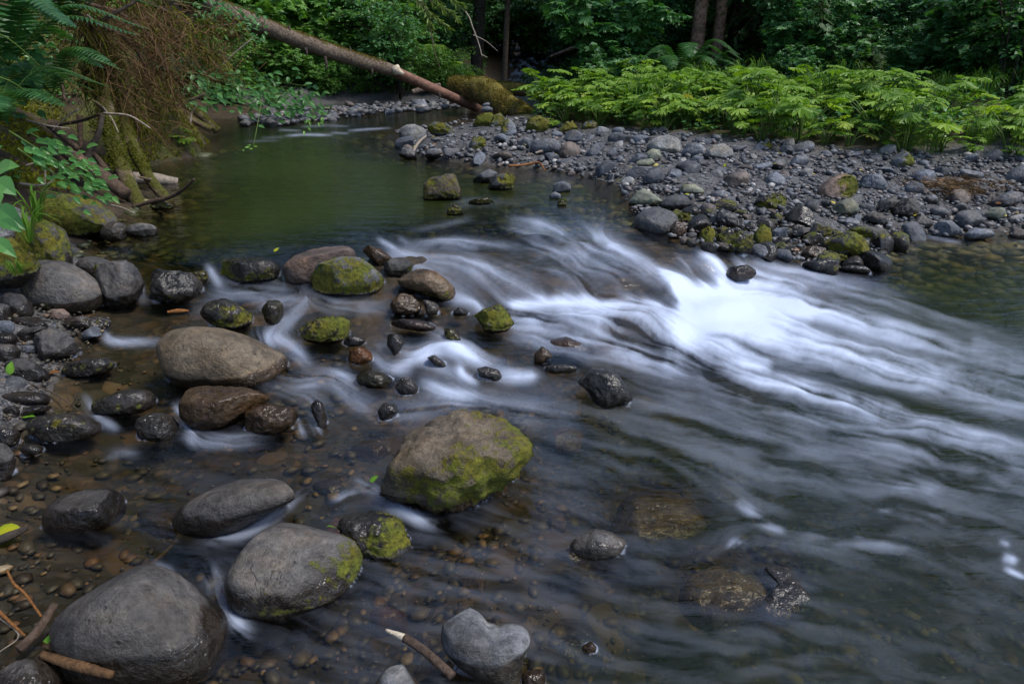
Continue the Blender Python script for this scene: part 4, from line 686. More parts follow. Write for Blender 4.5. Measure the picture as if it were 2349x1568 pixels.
for i in range(6):
    V, F = base_stone(300 + i, 4); n_ = normals_of(V, F); WETB.append(mesh_from('wet_stone', V * .1, [F], [M['rock']], {'wet': np.full(len(V), .95), 'moss': np.clip(.1 + .45 * n_[:, 2] * (i % 2) + .4 * fbm(V * 2 + i, 3), 0, 1)}))
DKP = np.array([(1520, 500), (1640, 480), (1800, 500), (1960, 545), (2060, 560), (2010, 615), (1880, 618), (1700, 585), (1560, 560)], float); nd = 0
for _ in range(900):
    px, py = rg.uniform(1520, 2060), rg.uniform(480, 618)
    if nd >= 40 or not inside(px, py, DKP): continue
    s = rg.uniform(.08, .26); P = surf(px, py)
    if any(np.hypot(q[0] - P[0], q[1] - P[1]) < (z_ + s) * .36 for q, z_ in placed[-nd:] if nd): continue
    placed.append((P, s)); o = bpy.data.objects.new('wet_stone', WETB[rg.integers(6)]); COL.objects.link(o); o.location = (P[0], P[1], P[2] + s * .08); o.rotation_euler = (rg.normal() * .25, rg.normal() * .25, rg.uniform(0, 6.28)); o.scale = (s / .2, s / .2, s / .2 * rg.uniform(1, 1.6)); j = rg.uniform(.7, 1.2); o.color = (.07 * j, .07 * j, .072 * j, 1)
    o['label'] = 'black wet stone of the dark rock group beside the white chute'; o['category'] = 'stone'; o['group'] = 'black wet stones of the dark rock group'; nd += 1
# pebbles nobody could count: one mesh per shore
def pebbles(name, poly, n, smin, smax, seed, label, cols, under=0.0):
    rg = np.random.default_rng(seed); x0, y0 = poly.min(0); x1, y1 = poly.max(0); Pp = []
    V0, F0 = ico(1); bases = []
    for i in range(6):
        V = V0 * np.array([1, rg.uniform(.6, .9), rg.uniform(.22, .45) if under else rg.uniform(.4, .65)]); V = V + V * (fbm(V * 1.5 + i * 5, 2) * .55)[:, None]; bases.append(V)
    px = rg.uniform(x0, x1, n * 4); py = y1 - (y1 - y0) * rg.random(n * 4) ** 1.0; ok = inside(px, py, poly); px, py = px[ok][:n], py[ok][:n]
    P_ = hit(px, py, _SG if under else _SS)
    s = smin * (smax / smin) ** (rg.random(len(px)) ** 1.8) * np.clip(to_px(P_)[2] / 5, .5, 1.6); an = rg.uniform(0, 6.28, len(px)); k = len(V0)
    b = np.stack(bases)[rg.integers(6, size=len(px))] * (s * .5)[:, None, None]; ca, sa = np.cos(an)[:, None], np.sin(an)[:, None]
    W3 = np.stack([b[..., 0] * ca - b[..., 1] * sa, b[..., 0] * sa + b[..., 1] * ca, b[..., 2]], -1) + P_[:, None] + np.array([0, 0, .004 if under else .012]) + (s * (.06 if under else .12))[:, None, None] * np.array([0, 0, 1])
    F = (F0[None] + (np.arange(len(px)) * k)[:, None, None]).reshape(-1, 3)
    kk = NT(name); r = kk.attr('rnd').outputs['Fac']; geo = kk.n('NewGeometry'); col = kk.ramp(r, cols)
    col = kk.mix(1.0, col, kk.mapr(kk.noise(geo.outputs['Position'], 60, 4, .7), .3, .7, .7, 1.3), 'MULTIPLY')
    m = kk.done(kk.n('BsdfPrincipled', {'Base Color': col, 'Roughness': .6}).outputs[0])
    link(name, mesh_from(name, W3.reshape(-1, 3), [F], [m], {'rnd': np.repeat(rg.random(len(px)), k)}), kind='stuff', label=label, category='pebbles')
GREYS = [(0, (.03, .031, .036)), (.45, (.07, .073, .082)), (.8, (.11, .113, .12)), (.93, (.11, .08, .07)), (.99, (.3, .29, .28))]
OLIVES = [(0, (.02, .024, .008)), (.4, (.045, .052, .018)), (.7, (.075, .078, .03)), (.88, (.11, .085, .03)), (.97, (.16, .14, .06))]
BROWNS = [(0, (.018, .012, .008)), (.4, (.033, .028, .019)), (.7, (.055, .046, .033)), (.88, (.10, .052, .022)), (.97, (.16, .115, .06))]
pebbles('gravel', BAR, 5600, .014, .075, 5, 'loose grey gravel and pebbles between the cobbles of the bar', GREYS)
pebbles('gravel', np.array([(2440, 362), (2950, 385), (2950, 560), (2440, 545)], float), 1500, .02, .16, 15, 'grey gravel of the bar beyond its right end', GREYS)
pebbles('gravel', FARB, 500, .05, .13, 6, 'grey gravel of the far shore below the log', GREYS)
pebbles('gravel', np.array([(-40, 560), (60, 600), (140, 690), (260, 735), (200, 810), (120, 880), (70, 960), (60, 1040), (-40, 1060)], float), 700, .015, .05, 7, 'brown and grey gravel of the left shore', BROWNS)
pebbles('streambed_pebbles', np.array([(-100, 1050), (300, 800), (600, 700), (900, 850), (1250, 900), (1900, 1150), (2400, 1350), (2400, 1640), (-100, 1640)], float), 2600, .025, .16, 8, 'brown and grey stones on the bed under the lower stream', BROWNS, 1)
pebbles('streambed_pebbles', np.array([(150, 590), (480, 350), (900, 310), (930, 370), (1300, 420), (1500, 520), (1200, 540), (800, 560), (500, 610)], float), 1500, .06, .2, 9, 'olive brown stones on the bed under the pool', OLIVES, 1)
pebbles('streambed_pebbles', np.array([(1900, 620), (2060, 575), (2420, 555), (2420, 790), (2200, 720)], float), 450, .08, .25, 10, 'olive brown stones under the calm water on the right', OLIVES, 1)
print('cobbles', ncob, 'heroes', len(HERO))
# ------------------------------------------------------------------ water: silky long-exposure flow
# strokes of broken water and painted sky sheen: (points in picture pixels, width, strength); each lies on the real water surface
ST = []
def S(I0, w0, *pts, I1=None, w1=None): ST.append((np.array(pts, float), w0, w0 if w1 is None else w1, I0, I0 if I1 is None else I1))
S(.50, 10, (905, 585), (960, 568), (1040, 553), (1130, 560), (1230, 575), (1300, 582)); S(.62, 15, (1185, 512), (1230, 515), (1290, 530), (1380, 552), (1470, 585), (1520, 622), I1=.25)
S(.5, 12, (1205, 540), (1260, 575), (1330, 582), (1400, 612), (1450, 655), I1=.2); S(.34, 20, (900, 580), (960, 612), (1030, 652), (1090, 695)); S(.34, 26, (960, 590), (1100, 612), (1200, 652), (1240, 690))
S(.34, 26, (1240, 600), (1350, 622), (1450, 675)); S(.30, 20, (1060, 600), (1120, 640), (1165, 690)); S(.3, 16, (1280, 610), (1330, 650), (1350, 690)); S(.3, 30, (1380, 560), (1450, 600), (1500, 650)); S(.4, 10, (1290, 530), (1330, 578), (1370, 570), (1430, 590), (1480, 630), I1=.25)
S(.85, 12, (1180, 702), (1280, 690), (1380, 694), (1440, 692)); S(.7, 24, (1200, 716), (1320, 722), (1440, 732), (1530, 772), (1590, 804)); S(.55, 22, (1180, 735), (1300, 755), (1420, 790), (1530, 825)); S(.8, 18, (1430, 690), (1500, 712), (1560, 752), (1600, 792))
S(1.0, 16, (1520, 640), (1560, 662), (1600, 702)); S(.85, 13, (1618, 592), (1650, 622), (1668, 660)); S(.95, 18, (1545, 652), (1590, 692), (1620, 712)); S(.5, 12, (1560, 600), (1600, 640), (1630, 680))
S(1.1, 22, (1595, 708), (1660, 692), (1750, 684), (1900, 715), (2100, 778), (2420, 868), I1=.34, w1=32); S(1.1, 28, (1590, 738), (1680, 745), (1850, 796), (2050, 850), (2420, 935), I1=.46, w1=34); S(.8, 20, (1590, 785), (1660, 815), (1750, 858), (1950, 920), (2150, 972), (2420, 1058), I1=.40, w1=28)
S(.35, 16, (1530, 822), (1600, 850), (1750, 905), (2000, 990), (2420, 1100), I1=.16, w1=26); S(.5, 12, (1740, 610), (1880, 640), (2000, 672), (2120, 715), (2350, 775), I1=.08, w1=20); S(.45, 12, (1690, 602), (1740, 640), (1850, 668), I1=.3); S(.9, 30, (1610, 712), (1700, 715), (1780, 735), I1=.5, w1=34)
S(.55, 16, (1650, 668), (1760, 655), (1900, 690), I1=.3)
S(.12, 50, (1480, 860), (1900, 960), (2420, 1120)); S(.07, 70, (1300, 900), (1700, 1000), (2300, 1150)); S(.035, 80, (1500, 1000), (2000, 1150), (2420, 1280))
S(.55, 7, (478, 612), (490, 632), (505, 655)); S(.35, 6, (322, 655), (330, 690)); S(.24, 16, (460, 705), (530, 672), (600, 666), (680, 672), (760, 692)); S(.36, 16, (690, 700), (650, 740), (600, 778)); S(.3, 12, (690, 690), (640, 690), (600, 700)); S(.34, 12, (730, 692), (800, 702), (880, 704)); S(.34, 12, (600, 775), (660, 790), (700, 832)); S(.3, 15, (690, 880), (740, 868), (800, 872)); S(.22, 14, (500, 640), (560, 660), (640, 664))
S(.62, 13, (975, 802), (1020, 797), (1065, 810), (1105, 830)); S(.5, 7, (1052, 842), (1062, 862), (1090, 876)); S(.5, 11, (1150, 862), (1202, 862), (1225, 858)); S(.45, 11, (915, 838), (960, 814), (990, 800)); S(.25, 16, (775, 862), (810, 910), (860, 930)); S(.38, 12, (975, 880), (1020, 900), (1075, 912)); S(.3, 12, (880, 790), (930, 800), (985, 830), (1050, 860)); S(.3, 14, (1000, 760), (1060, 790), (1120, 830), (1180, 850))
S(.25, 12, (860, 800), (880, 830), (930, 850)); S(.32, 10, (1030, 680), (1080, 690), (1110, 720)); S(.26, 14, (1180, 770), (1280, 800), (1400, 830)); S(.3, 12, (1400, 812), (1480, 830), (1560, 850)); S(.2, 20, (1050, 900), (1150, 930), (1300, 960)); S(.16, 24, (900, 950), (1000, 930), (1100, 930))
S(.4, 7, (240, 765), (262, 782), (362, 783)); S(.34, 8, (196, 915), (222, 957), (262, 980)); S(.5, 9, (408, 935), (428, 972), (446, 1005)); S(.38, 7, (340, 968), (372, 978), (400, 976)); S(.42, 5, (683, 968), (697, 997)); S(.42, 5, (712, 958), (733, 992)); S(.24, 14, (440, 1005), (520, 1010), (600, 1000)); S(.2, 18, (620, 880), (700, 900), (740, 940))
S(.42, 14, (486, 1315), (506, 1372), (533, 1415), (562, 1444)); S(.2, 7, (357, 1294), (393, 1308)); S(.13, 9, (239, 1055), (270, 1040), (310, 1040)); S(.34, 13, (830, 1103), (912, 1160), (990, 1197), I1=.5); S(.3, 9, (772, 1146), (812, 1132)); S(.2, 12, (460, 1230), (560, 1220), (640, 1170)); S(.22, 10, (690, 1130), (640, 1170), (560, 1200))
S(.5, 7, (1698, 1154), (1741, 1186), (1792, 1212)); S(.6, 6, (1676, 1256), (1686, 1243), (1704, 1241)); S(.42, 6, (2140, 1176), (2203, 1188)); S(.6, 6, (2303, 1276), (2328, 1285)); S(.4, 5, (2309, 1303), (2355, 1328)); S(.45, 4, (1955, 1222), (1975, 1228)); S(.4, 4, (2018, 1165), (2040, 1168)); S(.35, 4, (2294, 1240), (2312, 1248)); S(.2, 16, (1840, 1220), (1960, 1240), (2060, 1250)); S(.22, 10, (2060, 1110), (2150, 1120))
S(.5, 2.2, (655, 312), (700, 309), (760, 310)); S(.3, 1.6, (600, 316), (650, 314)); S(.4, 1.6, (690, 290), (740, 288), (800, 289)); S(.3, 1.5, (640, 298), (690, 300)); S(.4, 1.8, (800, 300), (850, 296), (895, 293)); S(.3, 1.5, (760, 304), (800, 306)); S(.25, 1.6, (560, 324), (640, 322)); S(.4, 3, (1150, 200), (1180, 190), (1210, 184)); S(.4, 2.5, (1165, 212), (1190, 208))
S(.5, 4, (868, 547), (890, 560), (908, 570)); S(.35, 4, (915, 545), (940, 560)); S(.25, 5, (950, 530), (1000, 520), (1080, 500)); S(.2, 7, (1030, 480), (1080, 465), (1200, 470)); S(.25, 3, (2120, 540), (2200, 556))
# broad weak veil of the fast lower water: thin foam plus painted sky sheen
S(.03, 130, (200, 1150), (700, 1250), (1200, 1350)); S(.032, 150, (900, 1050), (1400, 1250), (2000, 1450)); S(.038, 160, (1300, 1050), (1900, 1250), (2400, 1500)); S(.036, 150, (600, 1450), (1200, 1550), (1900, 1600)); S(.10, 60, (1400, 520), (1300, 620), (1400, 700))
GXs = np.concatenate([np.arange(-1400, -420, 14.0), np.arange(-420, 2760, 3.0), np.arange(2760, 4400, 14.0)]); GYs = np.concatenate([np.arange(214, 330, 1.5), np.arange(330, 1780, 3.0)])
PX, PY = np.meshgrid(GXs, GYs); wy, wx = PX.shape
P = hit(PX, PY, _SW)
# flow direction (in picture space) by inverse-distance weighting of stroke tangents
A0, AD, AW = [], [], []
for pts, w0, w1, i0, i1 in ST:
    c = curve(pts, 8); d = np.gradient(c, axis=0); A0.append(c); AD.append(d / np.linalg.norm(d, axis=1)[:, None])
for a in [((300, 560), (1, .1)), ((600, 500), (1, .02)), ((850, 420), (1, .05)), ((700, 360), (1, -.05)), ((1000, 420), (1, .1)), ((1300, 450), (.9, .3)), ((2200, 640), (1, .1)), ((2349, 560), (1, .05)), ((100, 1200), (.9, .4)), ((300, 1250), (.9, .5)), ((900, 1300), (.85, .5)), ((1400, 1450), (.85, .5)), ((2100, 1400), (.9, .5)), ((1000, 260), (-1, .05)), ((450, 400), (1, .03)), ((800, 560), (.9, .3)), ((300, 1500), (.8, .6))]:
    A0.append(np.array([a[0]], float)); AD.append(np.array([a[1]], float))
A0 = np.concatenate(A0); AD = np.concatenate(AD)
cs = 8; sub = np.stack([PX[::cs, ::cs].ravel(), PY[::cs, ::cs].ravel()], -1)
d2 = ((sub[:, None] - A0[None]) ** 2).sum(-1) + 60.0; wgt = 1 / d2 ** 1.5
fl = (wgt[..., None] * AD[None]).sum(1) / wgt.sum(1)[:, None]
fx = fl[:, 0].reshape(PX[::cs, ::cs].shape); fy = fl[:, 1].reshape(fx.shape)
def upsample(a):
    i = np.arange(wy) / cs; j = np.arange(wx) / cs; i0 = np.minimum(i.astype(int), a.shape[0] - 1); j0 = np.minimum(j.astype(int), a.shape[1] - 1)
    i1 = np.minimum(i0 + 1, a.shape[0] - 1); j1 = np.minimum(j0 + 1, a.shape[1] - 1); fi = (i - i0)[:, None]; fj = (j - j0)[None]
    return (a[i0][:, j0] * (1 - fj) + a[i0][:, j1] * fj) * (1 - fi) + (a[i1][:, j0] * (1 - fj) + a[i1][:, j1] * fj) * fi
fx, fy = upsample(fx), upsample(fy)
_q = np.stack([PX.ravel() / 130, PY.ravel() / 130, 0 * PX.ravel()], -1)   # eddies bend the flow in the slower lower pool
ang = np.arctan2(fy, fx) + (fbm(_q, 3) * .55).reshape(PX.shape) * sstep(820, 1050, PY) + (fbm(_q * 3, 2) * .5).reshape(PX.shape)
fx, fy = np.cos(ang), np.sin(ang)
rng = np.random.default_rng(3)
def lic(noise, L):
    acc = noise.copy(); cnt = 1
    for sgn in (1, -1):
        y, x = np.mgrid[0:wy, 0:wx].astype(np.float32)
        for s_ in range(L):
            yi = np.clip(y.round().astype(int), 0, wy - 1); xi = np.clip(x.round().astype(int), 0, wx - 1)
            x = x + sgn * fx[yi, xi] * 1.0; y = y + sgn * fy[yi, xi] * 1.0
            yi = np.clip(y.round().astype(int), 0, wy - 1); xi = np.clip(x.round().astype(int), 0, wx - 1); acc += noise[yi, xi]; cnt += 1
    acc /= cnt; return (acc - acc.mean()) / acc.std()
def blur(a, n):
    for _ in range(n):
        a = (np.roll(a, 1, 0) + 2 * a + np.roll(a, -1, 0)) / 4; a = (np.roll(a, 1, 1) + 2 * a + np.roll(a, -1, 1)) / 4
    return a
nz1 = blur(rng.normal(size=PX.shape).astype(np.float32), 1); nz2 = blur(rng.normal(size=PX.shape).astype(np.float32), 4); nz3 = blur(rng.normal(size=PX.shape).astype(np.float32), 30)
l1, l2, l3 = lic(nz1, 22), lic(nz2, 45), lic(nz3, 60)
slowm = sstep(930, 1080, PY + .0 * PX) * (1 - .6 * sstep(1500, 2300, PX) * (1 - sstep(1050, 1200, PY)))
patch = (fbm(np.stack([PX.ravel() / 80, PY.ravel() / 30, 0 * PX.ravel()], -1), 4)).reshape(PX.shape)
wisp = lic(blur(rng.normal(size=PX.shape).astype(np.float32), 14), 16); pl = lic(patch, 22); w2 = lic(blur(rng.normal(size=PX.shape).astype(np.float32), 3), 26)
streak = (.30 * l1 + .42 * l2 + .62 * l3) * (1 - slowm) + slowm * (.16 * l1 + .30 * w2 + .42 * wisp + .62 * pl)
foam = np.zeros(PX.shape)
for pts, w0, w1, i0, i1 in ST:
    L = np.linalg.norm(np.diff(pts, axis=0), axis=1).sum(); n = int(max(8, min(80, L / (0.35 * min(w0, w1)) + 1))); c = curve(pts, n); f1 = np.zeros(PX.shape)
    for q, (cx, cy) in enumerate(c):
        t = q / (n - 1); wd = w0 + (w1 - w0) * t; it = i0 + (i1 - i0) * t; it *= min(1.0, .45 + 2.5 * min(t, 1 - t) + (.4 if i0 > .8 and t < .5 else 0))
        x0, x1 = np.searchsorted(GXs, [cx - 3 * wd, cx + 3 * wd]); y0, y1 = np.searchsorted(GYs, [cy - 3 * wd, cy + 3 * wd])
        if x1 <= x0 or y1 <= y0: continue
        g = it * np.exp(-((PX[y0:y1, x0:x1] - cx) ** 2 + (PY[y0:y1, x0:x1] - cy) ** 2) / (2 * wd * wd)); f1[y0:y1, x0:x1] = np.maximum(f1[y0:y1, x0:x1], g)
    foam = foam + f1 - .55 * foam * f1
soft = lic(blur(foam * 1.0, 2), 10); 
_fa = np.zeros_like(foam); fb = foam.copy()
foam = .5 * foam + .5 * np.maximum(blur(foam, 3), 0)
foam = foam
foam = np.clip(foam, 0, 2); DM = np.zeros(PX.shape)
DK = [(.55, 13, (1500, 640), (1530, 692)), (.7, 8, (1106, 572), (1224, 584)), (.4, 11, (1240, 635), (1262, 672)), (.4, 11, (1300, 630), (1325, 668)), (.75, 14, (1440, 656), (1520, 674)), (.6, 8, (1302, 543), (1380, 564)), (.65, 14, (1458, 552), (1536, 603), (1590, 630)), (.6, 13, (1516, 806), (1458, 768)), (.4, 24, (1265, 757), (1300, 770)),
      (.8, 12, (1780, 842), (2000, 894), (2400, 1004)), (.6, 9, (1860, 668), (2050, 716), (2220, 778)), (.45, 9, (1870, 742), (2100, 806), (2300, 850)), (.5, 12, (1750, 905), (2000, 985), (2300, 1075)), (.85, 48, (1430, 1165), (1520, 1155), (1600, 1175)), (.85, 55, (1600, 1330), (1700, 1350)), (.7, 40, (1850, 1180), (2000, 1200)), (.7, 50, (1950, 1360), (2100, 1380))]
for k_, wd, *pp in DK:
    for cx, cy in curve(np.array(pp, float), 170):
        x0, x1 = np.searchsorted(GXs, [cx - 3 * wd, cx + 3 * wd]); y0, y1 = np.searchsorted(GYs, [cy - 3 * wd, cy + 3 * wd])
        if x1 > x0 and y1 > y0: g = k_ * np.exp(-((PX[y0:y1, x0:x1] - cx) ** 2 + (PY[y0:y1, x0:x1] - cy) ** 2) / (2 * wd * wd)); DM[y0:y1, x0:x1] = np.maximum(DM[y0:y1, x0:x1], g)
foam = foam * (1 - DM)
# thin bright rims where the current meets the stones
for hp in HWL:
    for cx, cy in hp:
        x0, x1 = np.searchsorted(GXs, [cx - 8, cx + 8]); y0, y1 = np.searchsorted(GYs, [cy - 8, cy + 8])
        if x1 > x0 and y1 > y0: foam[y0:y1, x0:x1] = np.maximum(foam[y0:y1, x0:x1], .42 * np.exp(-((PX[y0:y1, x0:x1] - cx) ** 2 + (PY[y0:y1, x0:x1] - cy) ** 2) / 11))
foam = foam ** 1.22 * 1.08
slow = sstep(900, 1050, PY) * (1 - sstep(.15, .5, foam))
mod = 1 + streak * (.62 + .3 * slow) * (1 - .55 * sstep(.6, 1.1, foam))
foam = foam * (1 - .40 * (1 - sstep(672, 698, PY)) * (1 - sstep(1440, 1540, PX)))
dens = np.clip(.80 * foam * np.clip(mod, .05, 2.2), 0, .90)
Gz = grid(_SG, P[..., 0], P[..., 1]); depth = np.clip(P[..., 2] - Gz, 0, 1)
for cx, cy, rx, ry in [(1515, 1160, 125, 62), (1650, 1330, 130, 85), (1770, 1340, 80, 100), (1300, 768, 70, 30), (1290, 1335, 110, 60), (880, 1338, 60, 28), (630, 1545, 70, 45)]:     # shallow over the drowned boulders
    depth = depth * (1 - .8 * np.exp(-(((PX - cx) / rx) ** 2 + ((PY - cy) / ry) ** 2) ** 2))
dpt = to_px(P)[2]
calm = 1 - sstep(.02, .2, foam)
disp = ((.4 * l2 + .5 * l3) * .0011 * (1 - slowm) * (1 + 3.5 * sstep(.1, .5, foam)) + .012 * sstep(.1, .8, blur(foam, 6))) * np.clip(dpt / 3.5, .5, 2)
disp *= np.where(PY < 560, .25, 1)
# rounded lips and troughs where the flow drops over drowned boulders
for cx, cy, rx, ry, h in [(1265, 640, 75, 22, .03), (1420, 640, 60, 24, .035), (1540, 655, 40, 20, .03), (1090, 620, 60, 20, .02), (1300, 690, 120, 9, -.02), (1470, 735, 60, 26, .03), (1340, 745, 80, 20, .025), (1230, 548, 50, 9, .03), (1330, 565, 50, 8, .025), (1010, 560, 60, 9, .02), (1620, 610, 40, 14, .02), (1590, 770, 40, 22, -.03), (1660, 715, 60, 22, .035), (700, 690, 40, 12, .02), (1030, 800, 40, 10, .02), (830, 700, 40, 10, .015)]:
    P[..., 2] += h * np.exp(-((PX - cx) / rx) ** 2 - ((PY - cy) / ry) ** 2)
P[..., 2] += disp - .002
def water_material():
    k = NT('water'); fo = k.attr('foam').outputs['Fac']; de = k.attr('depth').outputs['Fac']; geo = k.n('NewGeometry'); rip = k.attr('calm').outputs['Fac']
    tin = k.ramp(de, [(0.0, (0.92, 0.90, 0.84)), (0.12, (0.72, 0.66, 0.52)), (0.28, (0.46, 0.46, 0.25)), (0.55, (0.25, 0.29, 0.10)), (0.95, (0.11, 0.15, 0.035))])
    tr = k.n('BsdfTransparent', {'Color': tin})
    mp = k.n('Mapping', {'Vector': geo.outputs['Position'], 'Scale': (1.6, 5.0, 1.0)}).outputs[0]
    nb = k.bump(k.noise(mp, 2.2, 4, 0.6), 0.35, 0.05)
    gl = k.n('BsdfGlossy', {'Color': (0.95, 0.95, 0.95), 'Roughness': 0.12, 'Normal': nb}); fr = k.n('Fresnel', {'IOR': 1.33, 'Normal': nb}).outputs[0]
    wt = k.n('MixShader', {0: fr, 1: tr.outputs[0], 2: gl.outputs[0]})
    df = k.n('BsdfPrincipled', {'Base Color': (0.47, 0.54, 0.70), 'Roughness': 0.6, 'Specular IOR Level': 0.3})  # pale blue of the foam, also of the sky sheen painted into the veil
    tb = k.n('BsdfDiffuse', {'Color': (0.035, 0.052, 0.014)}); wt = k.n('MixShader', {0: k.mapr(de, 0.2, 1.0, 0.0, 0.45), 1: wt.outputs[0], 2: tb.outputs[0]})
    mx = k.n('MixShader', {0: fo, 1: wt.outputs[0], 2: df.outputs[0]}); return k.done(mx.outputs[0])
M['water'] = water_material()
I = np.arange(wy * wx).reshape(wy, wx); Q = np.stack([I[:-1, :-1], I[1:, :-1], I[1:, 1:], I[:-1, 1:]], -1).reshape(-1, 4)
link('stream_water', mesh_from('stream_water', P.reshape(-1, 3), [Q], [M['water']], {'foam': dens.ravel(), 'depth': depth.ravel(), 'calm': calm.ravel()}), kind='structure')

_ry = np.linspace(16.8, 27, 160); _rx = np.linspace(-1.6, 2.0, 60); RX, RY = np.meshgrid(_rx, _ry, indexing='ij'); RZ = np.maximum.reduce([Gf(RX * 0 + .3, RY) + .05]); RZ = RZ + .05 * fbm(np.stack([RX.ravel() * 2, RY.ravel() * 1.5, 0 * RX.ravel()], -1), 3).reshape(RX.shape)
_f = np.clip(.15 + .9 * fbm(np.stack([RX.ravel() * 5, RY.ravel() * 1.6, 3 + 0 * RX.ravel()], -1), 4).reshape(RX.shape), 0, .9); I = np.arange(RX.size).reshape(RX.shape); Q = np.stack([I[:-1, :-1], I[1:, :-1], I[1:, 1:], I[:-1, 1:]], -1).reshape(-1, 4)
link('upstream_water', mesh_from('upstream_water', np.stack([RX, RY, RZ], -1).reshape(-1, 3), [Q], [M['water']], {'foam': _f.ravel(), 'depth': np.full(RX.size, .25), 'calm': np.zeros(RX.size)}), kind='structure')
# ------------------------------------------------------------------ logs
def pxcurve(pts, n=24):
    """pts: (px, py, depth) -> smooth world polyline"""
    p = np.array(pts, float); return curve(at_depth(p[:, 0], p[:, 1], p[:, 2]), n)
def tube_part(name, mat, pts, radii, parent=None, loc=(0, 0, 0), n=24, sides=9, wob=.12, seed=0, world=False, **props):
    P = curve(np.array(pts, float), n) if world else pxcurve(pts, n); r = np.interp(np.linspace(0, 1, n), np.linspace(0, 1, len(radii)), radii)
    V, F = tube(P, r, sides, wob, seed); return link(name, mesh_from(name, V - np.asarray(loc), F, [M[mat]]), (0, 0, 0) if parent is not None else loc, parent, **props), P, r
def moss_blades(parent, P, r, n, seed, loc, bl=.02, mat='moss', top=.0, frac=(0, 1)):
    rg = np.random.default_rng(seed); i = rg.uniform(frac[0], frac[1], n) * (len(P) - 1.001); a = i.astype(int); f = (i - a)[:, None]
    c = P[a] * (1 - f) + P[a + 1] * f; t = P[a + 1] - P[a]; t /= np.linalg.norm(t, axis=1)[:, None]; d = rg.normal(size=(n, 3)); d[:, 2] += top; d -= t * (d * t).sum(1)[:, None]; d /= np.linalg.norm(d, axis=1)[:, None]
    clump = fbm(np.stack([c[:, 0], c[:, 1], c[:, 2]], -1) * 5 + d * .8 + seed, 3); ok = clump > -.12; c, d, a, f = c[ok], d[ok], a[ok], f[ok]
    pos = c + d * (np.interp(i[ok], np.arange(len(r)), r) * 1.0)[:, None]; nr = d + rg.normal(size=d.shape) * .5; m = len(pos)
    V, F = place(np.array([(-.5, 0, 0), (.5, 0, 0), (0, 1, .3)]), [np.array([[0, 1, 2]])], pos, nr, rg.normal(size=(m, 3)), bl * rg.uniform(.6, 1.8, m), bl * .4)
    return link('moss', mesh_from('moss', V - np.asarray(loc), F, [M[mat]], {'rnd': np.repeat(np.clip(.5 + clump[ok] * .6 + rg.normal(size=m) * .15, 0, .92), 3)}), (0, 0, 0), parent)
A = at_depth(np.array(545.), np.array(30.), 9.3); B_ = at_depth(np.array(908.), np.array(165.), 11.3); Cc = at_depth(np.array(1125.), np.array(262.), 12.9)
A = A + (A - B_) * .16 - np.array([0, 0, .03])
t = empty('fallen_log', A, label='long fallen tree trunk slanting from the left bank down across the stream', category='log')
o, P_, r_ = tube_part('bark', 'bark_grey', [A, A * .5 + B_ * .5 - np.array([0, 0, .05]), B_], [.118, .108, .096], t, A, 60, 18, .22, 3, True)
moss_blades(t, P_, r_, 5200, 5, A, .022, 'moss_brown', 1.7, (.02, .92))
tube_part('bare_wood', 'bare_wood', [B_ - (B_ - A) * .012, B_ * .5 + Cc * .5, Cc], [.086, .082, .074], t, A, 30, 14, .05, 4, True, label='bare reddish lower end without bark')
sc = at_depth(np.array([900., 925.]), np.array([156., 170.]), 11.17); tube_part('scar', 'scar', [sc[0], sc[1]], [.03, .10, .05, .03], t, A, 8, 8, .5, 9, True, label='pale scar of fresh wood')
for i, (px, py, d, dy) in enumerate([(745, 130, 10.3, 30), (800, 125, 10.6, -18), (1005, 213, 11.8, 14), (660, 78, 9.8, -20), (850, 152, 10.9, 22), (700, 112, 10.0, 16)]): tube_part('branch_stub', 'bark_dark', [(px, py, d), (px + 4, py + dy * .6, d), (px + 2, py + dy, d)], [.03, .02, .008], t, A, 8, 6, .1, i)
L0 = at_depth(np.array(1045.), np.array(196.), 12.6)
t = empty('mossy_log', L0, label='thick lumpy log wrapped in brown green moss, resting over the end of the fallen trunk', category='log')
o, P_, r_ = tube_part('wood', 'mossy_log', [(1038, 194, 12.7), (1075, 203, 12.4), (1115, 212, 12.0), (1150, 235, 11.6), (1185, 255, 11.2), (1222, 275, 10.9)], [.13, .18, .22, .19, .16, .11], t, L0, 60, 26, .5, 6); moss_blades(t, P_, r_, 6500, 7, L0, .035, 'moss_brown', .8)
L1 = at_depth(np.array(1110.), np.array(200.), 14.5)
t = empty('mossy_log', L1, label='thin moss striped log lying level behind the thick lumpy one', category='log')
o, P_, r_ = tube_part('wood', 'mossy_log', [(1095, 200, 14.6), (1150, 203, 14.3), (1215, 208, 14.0)], [.10, .13, .12], t, L1, 24, 12, .12, 8); moss_blades(t, P_, r_, 1200, 9, L1, .03, 'moss', 1.5)
